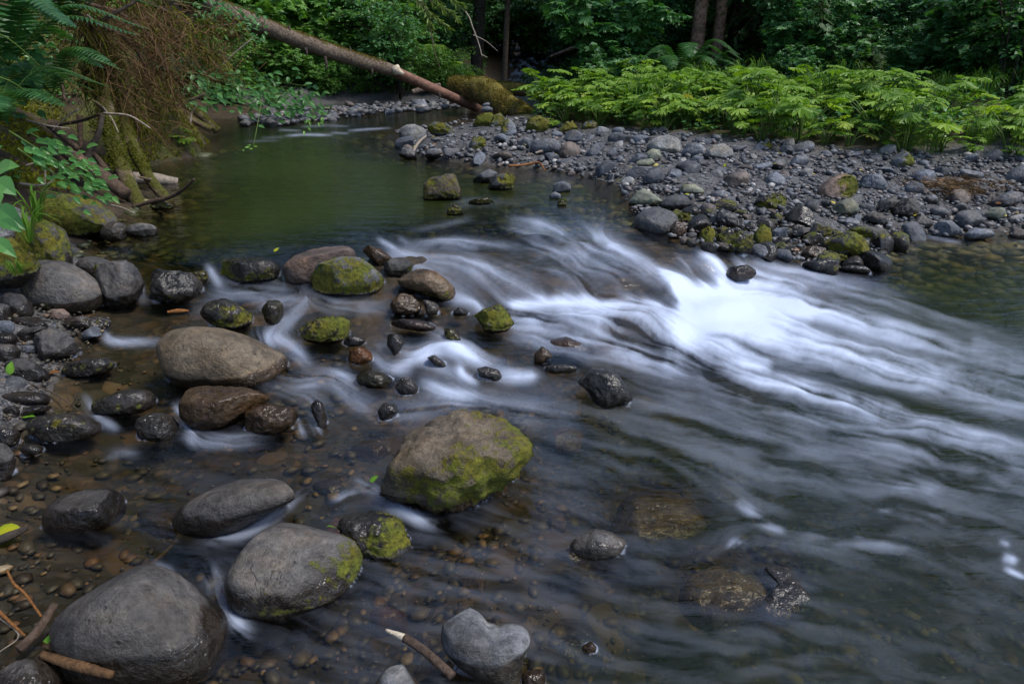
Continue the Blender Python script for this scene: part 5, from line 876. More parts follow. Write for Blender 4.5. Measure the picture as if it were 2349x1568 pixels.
# left bank trunks
def trunk_thing(name, label, cat, mat, pts, radii, nb=0, seed=0, wob=.12, bl=.014, frac=(0, 1), sides=12, top=.5, stubs=()):
    loc = at_depth(*[np.array(float(x)) for x in pts[-1]]); t = empty(name, loc, label=label, category=cat)
    o, P_, r_ = tube_part('wood', mat, pts, radii, t, loc, 40, sides, wob, seed)
    if nb: moss_blades(t, P_, r_, nb, seed, loc, bl, top=top, frac=frac)
    for s in stubs: tube_part('branch_stub', mat, s[0], s[1], t, loc, 10, 6, .1, seed)
    return t
trunk_thing('leaning_log', 'taller mossy dead trunk leaning into the pool at the left bank, left of the pair', 'dead trunk', 'mossy_wood', [(205, 60, 6.0), (222, 140, 5.85), (238, 230, 5.7), (262, 330, 5.6), (290, 410, 5.5), (326, 484, 5.4)], [.045, .062, .066, .064, .06, .056], 4600, 21, .14, .018, (0, .75), stubs=[([(240, 255, 5.6), (225, 238, 5.5), (208, 228, 5.45)], [.02, .014, .006])])
trunk_thing('leaning_log', 'shorter mossy dead trunk leaning into the pool, right of the pair', 'dead trunk', 'mossy_wood', [(262, 230, 6.1), (290, 300, 5.95), (312, 352, 5.85), (345, 412, 5.75), (392, 468, 5.6)], [.045, .052, .050, .046, .042], 2800, 22, .14, .017, (0, .7), stubs=[([(345, 412, 5.7), (330, 408, 5.6), (318, 406, 5.55)], [.018, .012, .006])])
trunk_thing('driftwood_log', 'bleached driftwood log lying level behind the two mossy trunks', 'log', 'twig_pale', [(195, 432, 5.7), (250, 415, 5.9), (300, 408, 6.05), (350, 410, 6.2), (408, 418, 6.3)], [.04, .045, .05, .055, .04], 0, 23, .2, .015, (.8, 1))
trunk_thing('dead_log', 'dark brown sodden log sloping into the pool under the leaves', 'log', 'twig', [(150, 345, 5.2), (190, 375, 5.25), (230, 402, 5.3), (290, 446, 5.3)], [.05, .055, .06, .05], 0, 24, .12)
trunk_thing('fallen_branch', 'bare dark branch reaching out over the pool from the taller mossy trunk', 'branch', 'twig', [(446, 411, 5.0), (420, 435, 5.1), (390, 452, 5.2), (345, 463, 5.25), (305, 475, 5.3)], [.008, .013, .016, .016, .014], 0, 25, .15, stubs=[([(437, 420, 5.05), (433, 410, 5.04)], [.006, .003])])
trunk_thing('dead_log', 'mossy rotten stick sloping to the far pool edge beyond the promontory', 'log', 'mossy_wood', [(420, 238, 9.0), (455, 260, 9.1), (500, 300, 9.2)], [.05, .06, .05], 1200, 26, .2)
trunk_thing('dead_log', 'thinner rotten stick left of the mossy one at the far pool edge', 'log', 'mossy_wood', [(410, 262, 8.8), (440, 275, 8.9), (485, 296, 9.0)], [.03, .045, .04], 0, 27, .2)
trunk_thing('fallen_branch', 'white barkless twig standing upright at the pool beyond the promontory', 'twig', 'twig_pale', [(450, 245, 8.5), (440, 258, 8.5), (437, 280, 8.5), (437, 302, 8.5)], [.008, .012, .014, .012], 0, 28)
trunk_thing('fallen_branch', 'broken pale log end on the far shore stones below the fallen trunk', 'log', 'bark_grey', [(945, 212, 13.2), (975, 203, 13.3), (1010, 196, 13.4)], [.05, .055, .05], 0, 29)
# roots, twigs and sticks of the left bank
ROOTS = [([(110, 290, 5.6), (180, 278, 5.4), (230, 262, 5.2)], .016, 'twig', 'brown dead branch running level across the left bank'),
 ([(238, 260, 5.1), (290, 264, 5.1), (320, 278, 5.1), (345, 295, 5.1)], .009, 'twig_pale', 'thin pale twig arching right of the taller mossy trunk'),
 ([(236, 245, 5.2), (258, 275, 5.2), (272, 305, 5.2)], .007, 'twig_pale', 'thin twig hanging down the face of the taller mossy trunk'),
 ([(120, 290, 5.5), (150, 318, 5.3), (178, 340, 5.2)], .03, 'twig', 'thick brown root slanting down the left bank'),
 ([(182, 265, 5.6), (184, 310, 5.6), (186, 340, 5.6)], .022, 'twig', 'upright brown root stick at the left bank'),
 ([(200, 392, 5.3), (205, 350, 5.3), (225, 310, 5.3), (235, 262, 5.4)], .028, 'bark_dark', 'dark twisted root rising left of the taller mossy trunk'),
 ([(195, 385, 5.2), (175, 350, 5.25), (165, 335, 5.3)], .035, 'bark_red', 'reddish root stump on the left bank'),
 ([(245, 392, 5.5), (225, 365, 5.5), (205, 345, 5.5)], .026, 'twig', 'brown root propped over the dark hollow'),
 ([(95, 130, 5.0), (120, 165, 5.0), (140, 190, 5.0), (148, 230, 5.0)], .016, 'bark_red', 'reddish dead branch in the shade of the ferns'),
 ([(180, 250, 4.9), (150, 270, 4.9), (120, 300, 4.9)], .006, 'twig_pale', 'thin pale twig crossing the left bank hollow'),
 ([(60, 275, 4.6), (110, 288, 4.6), (160, 295, 4.7)], .007, 'twig_pale', 'straight pale stick low on the left bank'),
 ([(100, 320, 4.5), (130, 340, 4.5), (180, 352, 4.5)], .006, 'twig_pale', 'slender pale twig above the leafy sprays'),
 ([(45, 420, 3.9), (80, 425, 3.9), (115, 420, 3.9), (122, 398, 3.9), (100, 380, 3.9)], .007, 'twig_pale', 'curled pale root loop behind the mossy boulders'),
 ([(60, 380, 4.1), (95, 372, 4.1), (104, 400, 4.1), (102, 425, 4.1)], .006, 'twig_pale', 'bent grey twig left of the curled root loop'),
 ([(255, 470, 5.0), (285, 478, 5.0), (310, 490, 5.0)], .006, 'twig_pale', 'short pale twig lying at the foot of the mossy trunks'),
 ([(190, 80, 5.6), (240, 45, 5.6), (300, 10, 5.7), (340, -20, 5.8)], .018, 'bark_dark', 'dark dead bough above the mossy trunks'),
 ([(200, 35, 5.0), (216, 48, 5.0), (232, 60, 5.0)], .008, 'twig_pale', 'short pale broken twig in the shade at the top left'),
 ([(470, 215, 8.5), (410, 240, 8.2), (385, 240, 8.0)], .018, 'bark_dark', 'dark crooked branch over the promontory'),
 ([(500, 160, 9), (540, 120, 9), (590, 80, 9.2)], .010, 'twig_pale', 'grey bare branch reaching up among the bright shrubs')]
for i, (pts, r, mat, lab) in enumerate(ROOTS):
    loc = at_depth(*[np.array(float(x)) for x in pts[0]]); V, F = tube(pxcurve(pts, 18), r * np.linspace(1.1, .65, 18), 7, .2, i)
    link('root' if 'root' in lab else 'dead_branch', mesh_from('root', V - loc, F, [M[mat]]), loc, label=lab, category='root' if 'root' in lab else 'branch')
# brown tangle of dead conifer twigs over the bank
def strands(name, mat, starts, n, seed, length, width, spread, droop, parent, loc, seg=6, dirs=None):
    rg = np.random.default_rng(seed); s = starts[rg.integers(len(starts), size=n)] + rg.normal(size=(n, 3)) * spread
    d = rg.normal(size=(n, 3)) * .8; d[:, 2] = -abs(d[:, 2]) * .5
    if dirs is not None: d = d * .7 + dirs
    d /= np.linalg.norm(d, axis=1)[:, None]; L = length * rg.uniform(.4, 1.2, n); cur = s.copy(); V = []; side = np.cross(d, rg.normal(size=(n, 3))); side /= np.linalg.norm(side, axis=1)[:, None]
    for k in range(seg + 1):
        wd = width * (1 - .7 * k / seg); V.append(cur - side * wd); V.append(cur + side * wd)
        d = d + np.array([0, 0, -droop]) / seg + rg.normal(size=(n, 3)) * .16; d /= np.linalg.norm(d, axis=1)[:, None]; cur = cur + d * (L / seg)[:, None]
    V = np.stack(V, 1); m = V.shape[1]; b = (np.arange(n) * m)[:, None]; F = np.concatenate([np.stack([b[:, 0] + 2 * k, b[:, 0] + 2 * k + 1, b[:, 0] + 2 * k + 3, b[:, 0] + 2 * k + 2], -1) for k in range(seg)])
    return link(name, mesh_from(name, V.reshape(-1, 3) - loc, [F], [M[mat]], {'rnd': np.repeat(rg.random(n) * .93, m)}), (0, 0, 0), parent)
loc = at_depth(np.array(330.), np.array(120.), 6.2)
t = empty('dead_conifer', loc, label='brown tangle of dead conifer boughs hanging over the left bank above the mossy trunks', category='dead tree')
SK = []
for i, pts in enumerate([[(200, 10, 5.6), (270, 30, 5.9), (340, 80, 6.2), (390, 170, 6.4)], [(230, 60, 5.7), (290, 90, 6.0), (330, 150, 6.2), (350, 260, 6.3)], [(280, -20, 6.0), (370, 20, 6.6), (450, 60, 7.2), (540, 55, 7.8)], [(230, 90, 5.7), (250, 150, 5.8), (290, 220, 6.0), (320, 300, 6.1)], [(330, 40, 6.4), (420, 80, 6.9), (470, 110, 7.2), (500, 150, 7.5)], [(160, 20, 5.3), (210, 60, 5.5), (215, 130, 5.6), (200, 200, 5.6)], [(260, 20, 6), (330, 60, 6.3), (370, 130, 6.5), (400, 230, 6.7)]]):
    o, P_, r_ = tube_part('branch', 'twig', pts, [.022, .015, .006], t, loc, 24, 6, .15, i); SK.append(P_)
SK = np.concatenate(SK)
strands('twig_tangle', 'dead_twig', SK, 2300, 31, .34, .003, .13, .8, t, loc)
strands('twig_tangle', 'dead_twig', SK[SK[:, 2] < 1.5], 1500, 33, .24, .0028, .16, .8, t, loc)
strands('hanging_moss', 'moss', SK[40:], 900, 32, .26, .008, .05, 2.2, t, loc)

# ------------------------------------------------------------------ plants
LEAF = (np.array([(0, 0, 0), (-.33, .42, .07), (.33, .42, .07), (0, .45, 0), (0, 1, -.14)]), [np.array([[0, 3, 1], [0, 2, 3], [1, 3, 4], [3, 2, 4]])])
def lobed(nl=7, teeth=.0, notch=.9, depth=.38, k=6, droop=.25, wide=2.75):
    """palmate leaf: petiole at origin, main lobe along +y"""
    V = [(0, 0, .02)]; th = np.linspace(-wide, wide, nl * k + 1)
    for i, a in enumerate(th):
        ph = (i % k) / k; r = 1 - depth * (1 - abs(math.cos(math.pi * ph)) ** .8); r *= .72 + .28 * math.cos(a * .5); r *= 1 + teeth * (1 if i % 2 else -1)
        V.append((math.sin(a) * r, math.cos(a) * r + .05, -droop * r * r + (.07 if i % k == 0 else 0)))
    return np.array(V), [np.array([[0, i + 1, i] for i in range(1, len(V) - 1)])]
PALM = lobed(9, .05, depth=.50, k=6); MAPLE = lobed(5, .06, depth=.42, k=6, droop=.3, wide=2.3)
def shrub_mesh(seed, height, spread, stems, per, nleaf, leaf, mat, tmpl=LEAF, droop=.5, leafvar=.35, bmat='bark_dark', stem_r=.010):
    rg = np.random.default_rng(seed); lp, ldir, lup = [], [], []; sm = MB()
    for s in range(stems):
        a = rg.uniform(0, 6.28); sp = spread * rg.uniform(.3, 1.0); h = height * rg.uniform(.55, 1.0); base = np.array([math.cos(a), math.sin(a), 0]) * spread * .15 * rg.random()
        tip = base + np.array([math.cos(a) * sp, math.sin(a) * sp, h]); mid = (base + tip) / 2 + np.array([-math.cos(a) * sp * .15, -math.sin(a) * sp * .15, h * .12]); C_ = curve([base, mid, tip], 10)
        V, F = tube(C_, np.linspace(stem_r, stem_r * .35, 10), 4); sm.add(V, F, rnd=.4)
        for b in range(per):
            f = rg.uniform(.22, 1.0); o = C_[int(f * 9)]; az = rg.uniform(0, 6.28); ln = spread * rg.uniform(.22, .55); e = o + np.array([math.cos(az) * ln, math.sin(az) * ln, rg.uniform(-.25, .22) * ln])
            Bc = curve([o, (o + e) / 2 + np.array([0, 0, .12 * ln]), e], 6); V, F = tube(Bc, np.linspace(stem_r * .4, stem_r * .15, 6), 3, caps=False); sm.add(V, F, rnd=.4)
            dr = (e - o) / ln; sd = np.cross(dr, [0, 0, 1.]); sd /= np.linalg.norm(sd) + 1e-9; m = nleaf; tt = np.linspace(.15, 1, m); pts = np.stack([np.interp(tt * 5, np.arange(6), Bc[:, q]) for q in range(3)], -1)
            sg = np.where(np.arange(m) % 2 == 0, 1., -1.)[:, None]; dd = dr * .7 + sd * sg * rg.uniform(.6, 1.2, (m, 1)) + rg.normal(size=(m, 3)) * .25; dd[:, 2] -= droop * rg.uniform(0, .8, m)
            lp.append(pts + rg.normal(size=(m, 3)) * leaf * .35); ldir.append(dd); uu = rg.normal(size=(m, 3)) * .35; uu[:, 2] += 1; lup.append(uu)
    lp, ldir, lup = map(np.concatenate, (lp, ldir, lup)); n = len(lp); sz = leaf * rg.uniform(1 - leafvar, 1 + leafvar, n)
    V, F = place(tmpl[0], tmpl[1], lp, ldir, lup, sz); k = len(tmpl[0]); rn = np.repeat(np.clip(rg.random(n) * .8 + .12 * rg.normal(size=n), 0, .95), k)
    return mesh_from('foliage', V, F, [M[mat]], {'rnd': rn}, False), sm.mesh('stems', M[bmat])
def plant(name, meshes, loc, rot, scale, label, cat, group=None, parts=('foliage', 'stems')):
    t = empty(name, loc, rot, label=label, category=cat); t.scale = (scale,) * 3
    if group: t['group'] = group
    for nm, me in zip(parts, meshes): link(nm, me, (0, 0, 0), t)
    return t
def gz(X, Y): return float(Gf(np.array([X]), np.array([Y]))[0])
rgv = np.random.default_rng(21)
KIND = {'bright': [shrub_mesh(s, 1.5, .9, 10, 12, 13, .075, 'shrub_bright', MAPLE) for s in (1, 2)], 'small': [shrub_mesh(s, 1.0, .8, 12, 13, 16, .05, 'shrub_bright') for s in (3, 4)],
        'mid': [shrub_mesh(s, 2.2, 1.2, 11, 14, 15, .085, 'shrub_mid') for s in (5, 6, 7)], 'dark': [shrub_mesh(s, 2.4, 1.3, 12, 14, 16, .085, 'shrub_dark') for s in (8, 9, 10)], 'maple': [shrub_mesh(s, 2.2, 1.2, 9, 12, 11, .12, 'shrub_mid', MAPLE) for s in (11, 12)]}
def grove(n, x0, x1, y0, y1, kinds, smin, smax, label, group, seed, mind=.55, ok=None, name='shrub'):
    rg = np.random.default_rng(seed); done = []
    for _ in range(n * 30):
        if len(done) >= n: break
        X, Y = rg.uniform(x0, x1), rg.uniform(y0, y1)
        if ok is not None and not ok(X, Y): continue
        if any((X - a) ** 2 + (Y - b) ** 2 < mind ** 2 for a, b in done): continue
        done.append((X, Y)); kd = kinds[rg.integers(len(kinds))]; ms = KIND[kd]; plant(name, ms[rg.integers(len(ms))], (X, Y, gz(X, Y) - .05), rg.uniform(0, 6.28), rg.uniform(smin, smax), label, 'shrub', group)
gap = lambda X, Y: Y > 15.6 or not (.165 < X / Y < .345)
creek = lambda X, Y: abs(X - .3) > 1.3 + max(0, (20 - Y) * .05) or Y > 26
grove(40, -9.5, -1.6, 15.2, 20.5, ['small', 'bright', 'bright', 'mid'], .8, 1.35, 'green leafy shrub on the slope behind the fallen trunk', 'shrubs on the slope behind the fallen trunk', 1)
grove(26, -8.5, -4.6, 8.6, 14.2, ['small', 'bright', 'small'], .55, 1.05, 'bright green shrub on the left bank between promontory and fallen trunk', 'shrubs on the left bank in front of the fallen trunk', 2, .5, lambda X, Y: gz(X, Y) > .75 and X < -4.9 - .0 * Y)
grove(34, -5.4, -1.0, 14.6, 17.4, ['small', 'bright', 'small'], .5, .85, 'bright low shrub above the gravel of the far shore', 'shrubs above the far shore gravel', 7, .42, lambda X, Y: gz(X, Y) > .48)
grove(14, -1.8, 2.6, 24.5, 29, ['bright', 'mid', 'bright'], 1.1, 1.7, 'green shrub closing the gap where the stream leaves the forest', 'shrubs closing the forest gap', 17, .7)
grove(26, -4.5, 3.2, 20, 29, ['dark', 'mid', 'dark'], .9, 1.6, 'dark shrub at the back where the stream comes out of the forest', 'shrubs where the stream leaves the forest', 3, .8, creek)
grove(44, 1.8, 12.5, 13.3, 20, ['dark', 'mid', 'maple', 'dark'], .75, 1.25, 'shaded shrub behind the butterbur patch', 'shrubs behind the butterbur patch', 4, .7, gap)
grove(16, 7.2, 13, 8.8, 13, ['dark', 'mid', 'maple'], .8, 1.2, 'dark shrub at the right end of the butterbur patch', 'shrubs right of the butterbur patch', 5, .7)
grove(16, -8.5, -4.6, 4.6, 8.4, ['dark', 'mid', 'small'], .4, .8, 'shaded shrub on top of the left bank', 'shrubs on top of the left bank', 6, .6, lambda X, Y: gz(X, Y) > 1.55)
grove(34, 1.6, 12.5, 11.8, 14.8, ['maple', 'mid', 'dark'], .35, .75, 'leafy shrub right behind the butterbur patch', 'shrubs close behind the butterbur patch', 14, .6, gap)
_sp = np.array([(370, 130), (470, 225), (560, 255), (700, 232), (800, 205), (780, 150), (600, 110)], float); _n = 0
for _ in range(900):
    px, py = rgv.uniform(370, 800), rgv.uniform(110, 255)
    if _n >= 34 or not inside(px, py, _sp): continue
    q = surf(px, py)
    if q[2] < .42: continue
    plant('shrub', KIND['small' if _n % 3 else 'bright'][_n % 2], q - np.array([0, 0, .05]), rgv.uniform(0, 6.28), rgv.uniform(.4, .75), 'small leafy shrub on the bank over the far pool edge', 'shrub', 'shrubs on the bank over the far pool edge'); _n += 1
# butterbur: big palmate leaves on long stalks
def butterbur(seed, n, h, lr):
    rg = np.random.default_rng(seed); sm = MB(); pos, dr, up, sz = [], [], [], []
    for i in range(n):
        a = rg.uniform(0, 6.28); rr = rg.uniform(.06, .34) * (h / .5); hh = h * rg.uniform(.45, 1.0); tip = np.array([math.cos(a) * rr, math.sin(a) * rr, hh]); b = np.array([math.cos(a), math.sin(a), 0]) * .03
        C_ = curve([b, (b + tip) / 2 + np.array([-math.cos(a), -math.sin(a), .6]) * .05, tip], 8); V, F = tube(C_, np.linspace(.008, .005, 8), 5); sm.add(V, F, rnd=rg.random())
        pos.append(tip); dr.append((math.cos(a), math.sin(a), rg.uniform(-.35, .12))); up.append((rg.normal() * .22, rg.normal() * .22 - .18, 1)); sz.append(lr * rg.uniform(.6, 1.15))
    pos, dr, up, sz = map(np.array, (pos, dr, up, sz)); V, F = place(*PALM, pos, dr, up, sz); k = len(PALM[0]); V = V + (rg.normal(size=V.shape) * .004)
    return mesh_from('leaves', V, F, [M['butterbur']], {'rnd': np.repeat(rg.random(n), k)}, False), sm.mesh('stalks', M['stem'])
BB = [butterbur(s, n, h, lr) for s, n, h, lr in ((1, 11, .50, .145), (2, 13, .56, .155), (3, 10, .44, .14), (4, 14, .62, .165), (5, 8, .34, .12), (6, 7, .24, .10))]
BPOLY = np.array([(1240, 268), (1300, 283), (1500, 298), (1700, 317), (2000, 344), (2300, 358), (2430, 360), (2430, 285), (2200, 262), (1900, 245), (1600, 228), (1300, 220), (1245, 236)], float)
nb = 0; seen = []
for _ in range(6000):
    if nb >= 240: break
    px, py = rgv.uniform(1200, 2430), rgv.uniform(215, 362)
    if not inside(px, py, BPOLY): continue
    Pq = surf(px, py)
    if Pq[1] > 13.2 or any(np.hypot(Pq[0] - a, Pq[1] - b) < .235 for a, b in seen): continue
    seen.append(Pq[:2]); front = Pq[1] < 8.9 + .25 * (px < 1500); 
    plant('butterbur', BB[rgv.integers(4, 6) if front and rgv.random() < .6 else rgv.integers(0, 4)], (Pq[0], Pq[1], Pq[2] - .02), rgv.uniform(0, 6.28), rgv.uniform(.62, 1.08), 'butterbur plant with big lobed leaves in the patch beside the gravel bar', 'butterbur', 'butterbur plants beside the gravel bar', ('leaves', 'stalks')); nb += 1
for lab, px, py, b, s in [('small butterbur growing alone at the end of the mossy log', 1262, 292, 5, .9), ('butterbur with spread leaves drooping over the stones, right half of the bar', 2075, 350, 3, .95), ('small low butterbur on the moss at the right edge', 2330, 362, 5, .8), ('pale green butterbur sprout on the mossy promontory', 425, 335, 5, .9)]:
    Pq = surf(px, py); plant('butterbur', BB[b], (Pq[0], Pq[1], Pq[2] - .02), 1.0, s, lab, 'butterbur', None, ('leaves', 'stalks'))
for i in range(14):
    X, Y = rgv.uniform(-3.2, -1.2), rgv.uniform(16.6, 18.2); plant('butterbur', BB[rgv.integers(0, 4)], (X, Y, gz(X, Y)), rgv.uniform(0, 6.28), 1.25, 'butterbur plant on the far shore behind the mossy log', 'butterbur', 'butterbur plants behind the mossy log', ('leaves', 'stalks'))
# sword ferns
def fern_mesh(seed, nf, L, mat='fern'):
    rg = np.random.default_rng(seed); pos, dr, up, sz = [], [], [], []; sm = MB()
    for i in range(nf):
        a = i * 6.28 / nf + rg.normal() * .3; el = rg.uniform(.5, 1.0); l = L * rg.uniform(.7, 1.1); d = np.array([math.cos(a), math.sin(a), 0]); C_ = curve([np.zeros(3), d * l * .4 + np.array([0, 0, l * .55 * el]), d * l * .85 + np.array([0, 0, l * .35 * el])], 34)
        V, F = tube(C_, np.linspace(.005, .0015, 34), 3); sm.add(V, F, rnd=.3); T = np.gradient(C_, axis=0); T /= np.linalg.norm(T, axis=1)[:, None]; sd = np.cross(T, [0, 0, 1.]); sd /= np.linalg.norm(sd, axis=1)[:, None]; nn = np.cross(sd, T)
        for s in (1, -1):
            f = np.linspace(0, 1, 34)[3:]; ln = .16 * l * np.sin(np.pi * (f * .88 + .1)) ** .8; pos.append(C_[3:]); dr.append(sd[3:] * s + T[3:] * .35 + np.array([0, 0, -.15])); up.append(nn[3:] + rg.normal(size=(31, 3)) * .12); sz.append(ln)
    pos, dr, up, sz = map(np.concatenate, (pos, dr, up, sz)); tv = np.array([(-.5, 0, 0), (.5, 0, 0), (.35, .6, .03), (0, 1, -.05), (-.35, .6, .03)]); V, F = place(tv, [np.array([[0, 1, 2, 4]]), np.array([[4, 2, 3]])], pos, dr, up, sz, np.full(len(sz), .017 * L / .7))
    return mesh_from('fronds', V, F, [M[mat]], {'rnd': np.repeat(np.clip(rg.random(len(sz)) * .9, 0, .9), 5)}, False), sm.mesh('midribs', M['stem'])
FE = [fern_mesh(s, n, L) for s, n, L in ((1, 11, .75), (2, 13, .9), (3, 9, .6))]
for lab, px, py, d, v, s, rz in [('sword fern with long fronds at the top left corner', 20, 150, 4.1, 1, 1.0, .3), ('sword fern left of the mossy trunks, in shade', 120, 215, 4.9, 0, .9, 1.2), ('sword fern above the speckled boulder at the left edge', -10, 290, 3.9, 0, .9, 2.2), ('sword fern under the top edge, left of the dead boughs', 150, 60, 5.3, 1, .9, .7), ('sword fern on the promontory slope beyond the dead boughs', 400, 190, 7.6, 0, 1.0, 2.0), ('small sword fern among the roots of the left bank', 60, 235, 4.3, 2, .8, .1), ('sword fern high in the top left corner', 60, 30, 4.8, 1, 1.0, 1.9)]:
    plant('sword_fern', FE[v], at_depth(np.array(float(px)), np.array(float(py)), d), rz, s, lab, 'fern', None, ('fronds', 'midribs'))
for i, (px, py) in enumerate([(1590, 262), (1660, 255), (1720, 240), (1560, 240)]):
    Pq = surf(px, py); X, Y = Pq[0], 12.6 + .3 * i; plant('sword_fern', FE[i % 3], (X, Y, gz(X, Y) + .15), i, 1.35, 'upright sword fern behind the middle of the butterbur patch', 'fern', 'sword ferns behind the butterbur patch', ('fronds', 'midribs'))
# broad leaves close on the left bank
def leaf_spray(name, label, leaves, tmpl, mat, stems, loc, cat='plant'):
    """leaves: (px, py, depth, dir px dx, dy, size m, roll)"""
    t = empty(name, loc, label=label, category=cat); pos, dr, up, sz = [], [], [], []
    X, U, Fw = np.array([1, 0, 0]), np.array([0, SP, CP]), np.array([0, CP, -SP])
    for px, py, d, dx, dy, s, roll in leaves:
        pos.append(at_depth(np.array(float(px)), np.array(float(py)), d)); dr.append(X * dx - U * dy - Fw * .25); up.append(np.array([roll, -.75, .85])); sz.append(s)
    V, F = place(tmpl[0], tmpl[1], np.array(pos), np.array(dr), np.array(up), np.array(sz)); rg = np.random.default_rng(len(leaves))
    link('leaves', mesh_from('leaves', V - np.asarray(loc), F, [M[mat]], {'rnd': np.repeat(rg.uniform(.3, .92, len(leaves)), len(tmpl[0]))}, False), (0, 0, 0), t)
    if stems:
        sm = MB()
        for s in stems: V, F = tube(pxcurve(s, 12), np.linspace(.006, .003, 12), 5); sm.add(V, F, rnd=.4)
        link('stems', sm.mesh('stems', M['stem'], loc), (0, 0, 0), t)
    return t
BIG = lobed(5, .05, depth=.30, k=8, droop=.35, wide=2.2)
OVAL = (np.array([(0, 0, 0), (-.20, .2, .04), (-.24, .45, .06), (-.16, .72, .03), (0, 1.0, -.16), (.16, .72, .03), (.24, .45, .06), (.20, .2, .04), (0, .3, 0), (0, .65, -.02)]), [np.array([[0, 8, 1], [1, 8, 2], [0, 7, 8], [7, 6, 8], [3, 9, 4], [9, 5, 4]]), np.array([[2, 8, 9, 3], [8, 6, 5, 9]])])
OVALW = (OVAL[0] * np.array([1.5, 1, 1]), OVAL[1])
leaf_spray('broadleaf_plant', 'plant with huge toothed bright leaves cut by the left edge', [(-12, 392, 2.75, .95, -.2, .11, -.2), (-14, 412, 2.7, .8, .45, .12, .1), (-18, 428, 2.65, .25, .95, .11, .2), (-22, 372, 2.85, .5, -.6, .09, 0)], OVALW, 'shrub_mid', [[(-60, 520, 2.6), (-30, 460, 2.65), (-14, 405, 2.7)]], at_depth(np.array(-60.), np.array(520.), 2.6))
rl = np.random.default_rng(77); lv = []
for k in range(130):
    f = rl.random(); px, py = 75 + 165 * f + rl.normal() * 22, 335 + 105 * f + rl.normal() * 24; lv.append((px, py, 3.75 + .5 * f + rl.normal() * .08, .9, .35 + rl.normal() * .35, rl.uniform(.045, .085), rl.normal() * .3))
leaf_spray('bramble', 'bramble with pointed leaflets cascading down before the roots of the left bank', lv, OVAL, 'shrub_mid', [[(20, 300, 3.7), (100, 350, 3.8), (180, 400, 4.0), (245, 445, 4.2)], [(40, 340, 3.7), (110, 390, 3.85), (200, 440, 4.1)], [(60, 300, 3.8), (150, 350, 3.95), (215, 385, 4.1)]], at_depth(np.array(20.), np.array(300.), 3.7), 'shrub')
lv = [(rl.uniform(-20, 110), rl.uniform(10, 270), 3.9 + 1.2 * rl.random(), .85 + rl.normal() * .3, .5 + rl.normal() * .35, rl.uniform(.07, .13), rl.normal() * .3) for _ in range(60)]
leaf_spray('broadleaf_plant', 'dark plant with long drooping leaves in the top left corner', lv, OVAL, 'fern', [[(-60, 60, 3.5), (20, 90, 3.7), (100, 160, 3.9)], [(-60, 160, 3.4), (30, 190, 3.6), (90, 240, 3.8)]], at_depth(np.array(-60.), np.array(60.), 3.5))
lv = [(-10, 470, 2.6, .8, .55, .16, 0), (0, 505, 2.5, .9, .4, .10, .1), (-15, 548, 2.3, .8, .5, .11, .2)]
leaf_spray('broadleaf_plant', 'long pointed leaves poking in at the left edge over the speckled boulder', lv, OVAL, 'shrub_mid', None, at_depth(np.array(-40.), np.array(480.), 2.6))
for lab, sd, x0, x1, y0, y1, d0, d1, n, st in [('shrub with oval leaves leaning over the far pool edge', 5, 420, 740, 165, 265, 9.0, 11.0, 330, [[(400, 150, 9), (520, 190, 9.6), (640, 235, 10.2), (750, 262, 10.8)], [(380, 190, 8.8), (480, 225, 9.2), (580, 250, 9.6)], [(500, 140, 9.5), (600, 180, 10), (720, 200, 11)]])]:
    lv = []
    for _ in range(n):
        f = rl.random(); lv.append((x0 + (x1 - x0) * f + rl.normal() * 18, y0 + (y1 - y0) * (.25 + .5 * f) + rl.normal() * 26, d0 + (d1 - d0) * f + rl.normal() * .2, rl.normal() * .6 + .5, .35 + rl.normal() * .4, rl.uniform(.09, .15), rl.normal() * .4))
    leaf_spray('overhanging_shrub', lab, lv, OVAL, 'shrub_mid', st, at_depth(np.array(400.), np.array(150.), 9.0), 'shrub')
lv = [(rl.uniform(450, 610), 0, 8.7 + rl.random() * .3, rl.normal() * .6 + .4, .4 + rl.normal() * .4, rl.uniform(.06, .10), rl.normal() * .4) for _ in range(150)]; lv = [(a, 8 + (a - 450) * .34 + rl.normal() * 18, *r_) for a, _, *r_ in lv]
leaf_spray('overhanging_shrub', 'small leaved bough covering the upper end of the fallen trunk', lv, OVAL, 'shrub_mid', [[(380, 0, 8.3), (450, 10, 8.5), (530, 35, 8.8), (600, 62, 8.95)], [(400, -30, 8.3), (480, -5, 8.6), (570, 20, 8.9)]], at_depth(np.array(380.), np.array(0.), 8.3), 'shrub')
lv = [(720 + rl.normal() * 14, 268 + 22 * k / 9 + rl.normal() * 5, 9.2, rl.normal() * .7, .6, .07, rl.normal() * .4) for k in range(12)] + [(580 + rl.normal() * 10, 335 + rl.normal() * 4, 8, rl.normal(), .2, .05, 0) for k in range(6)]
leaf_spray('hanging_twig', 'thin leafy twig dangling over the pool in front of the far shore', lv, OVAL, 'shrub_bright', [[(690, 200, 9.3), (715, 250, 9.2), (726, 300, 9.2)], [(600, 230, 8.4), (590, 290, 8.1), (580, 338, 8)]], at_depth(np.array(690.), np.array(200.), 9.3), 'twig')
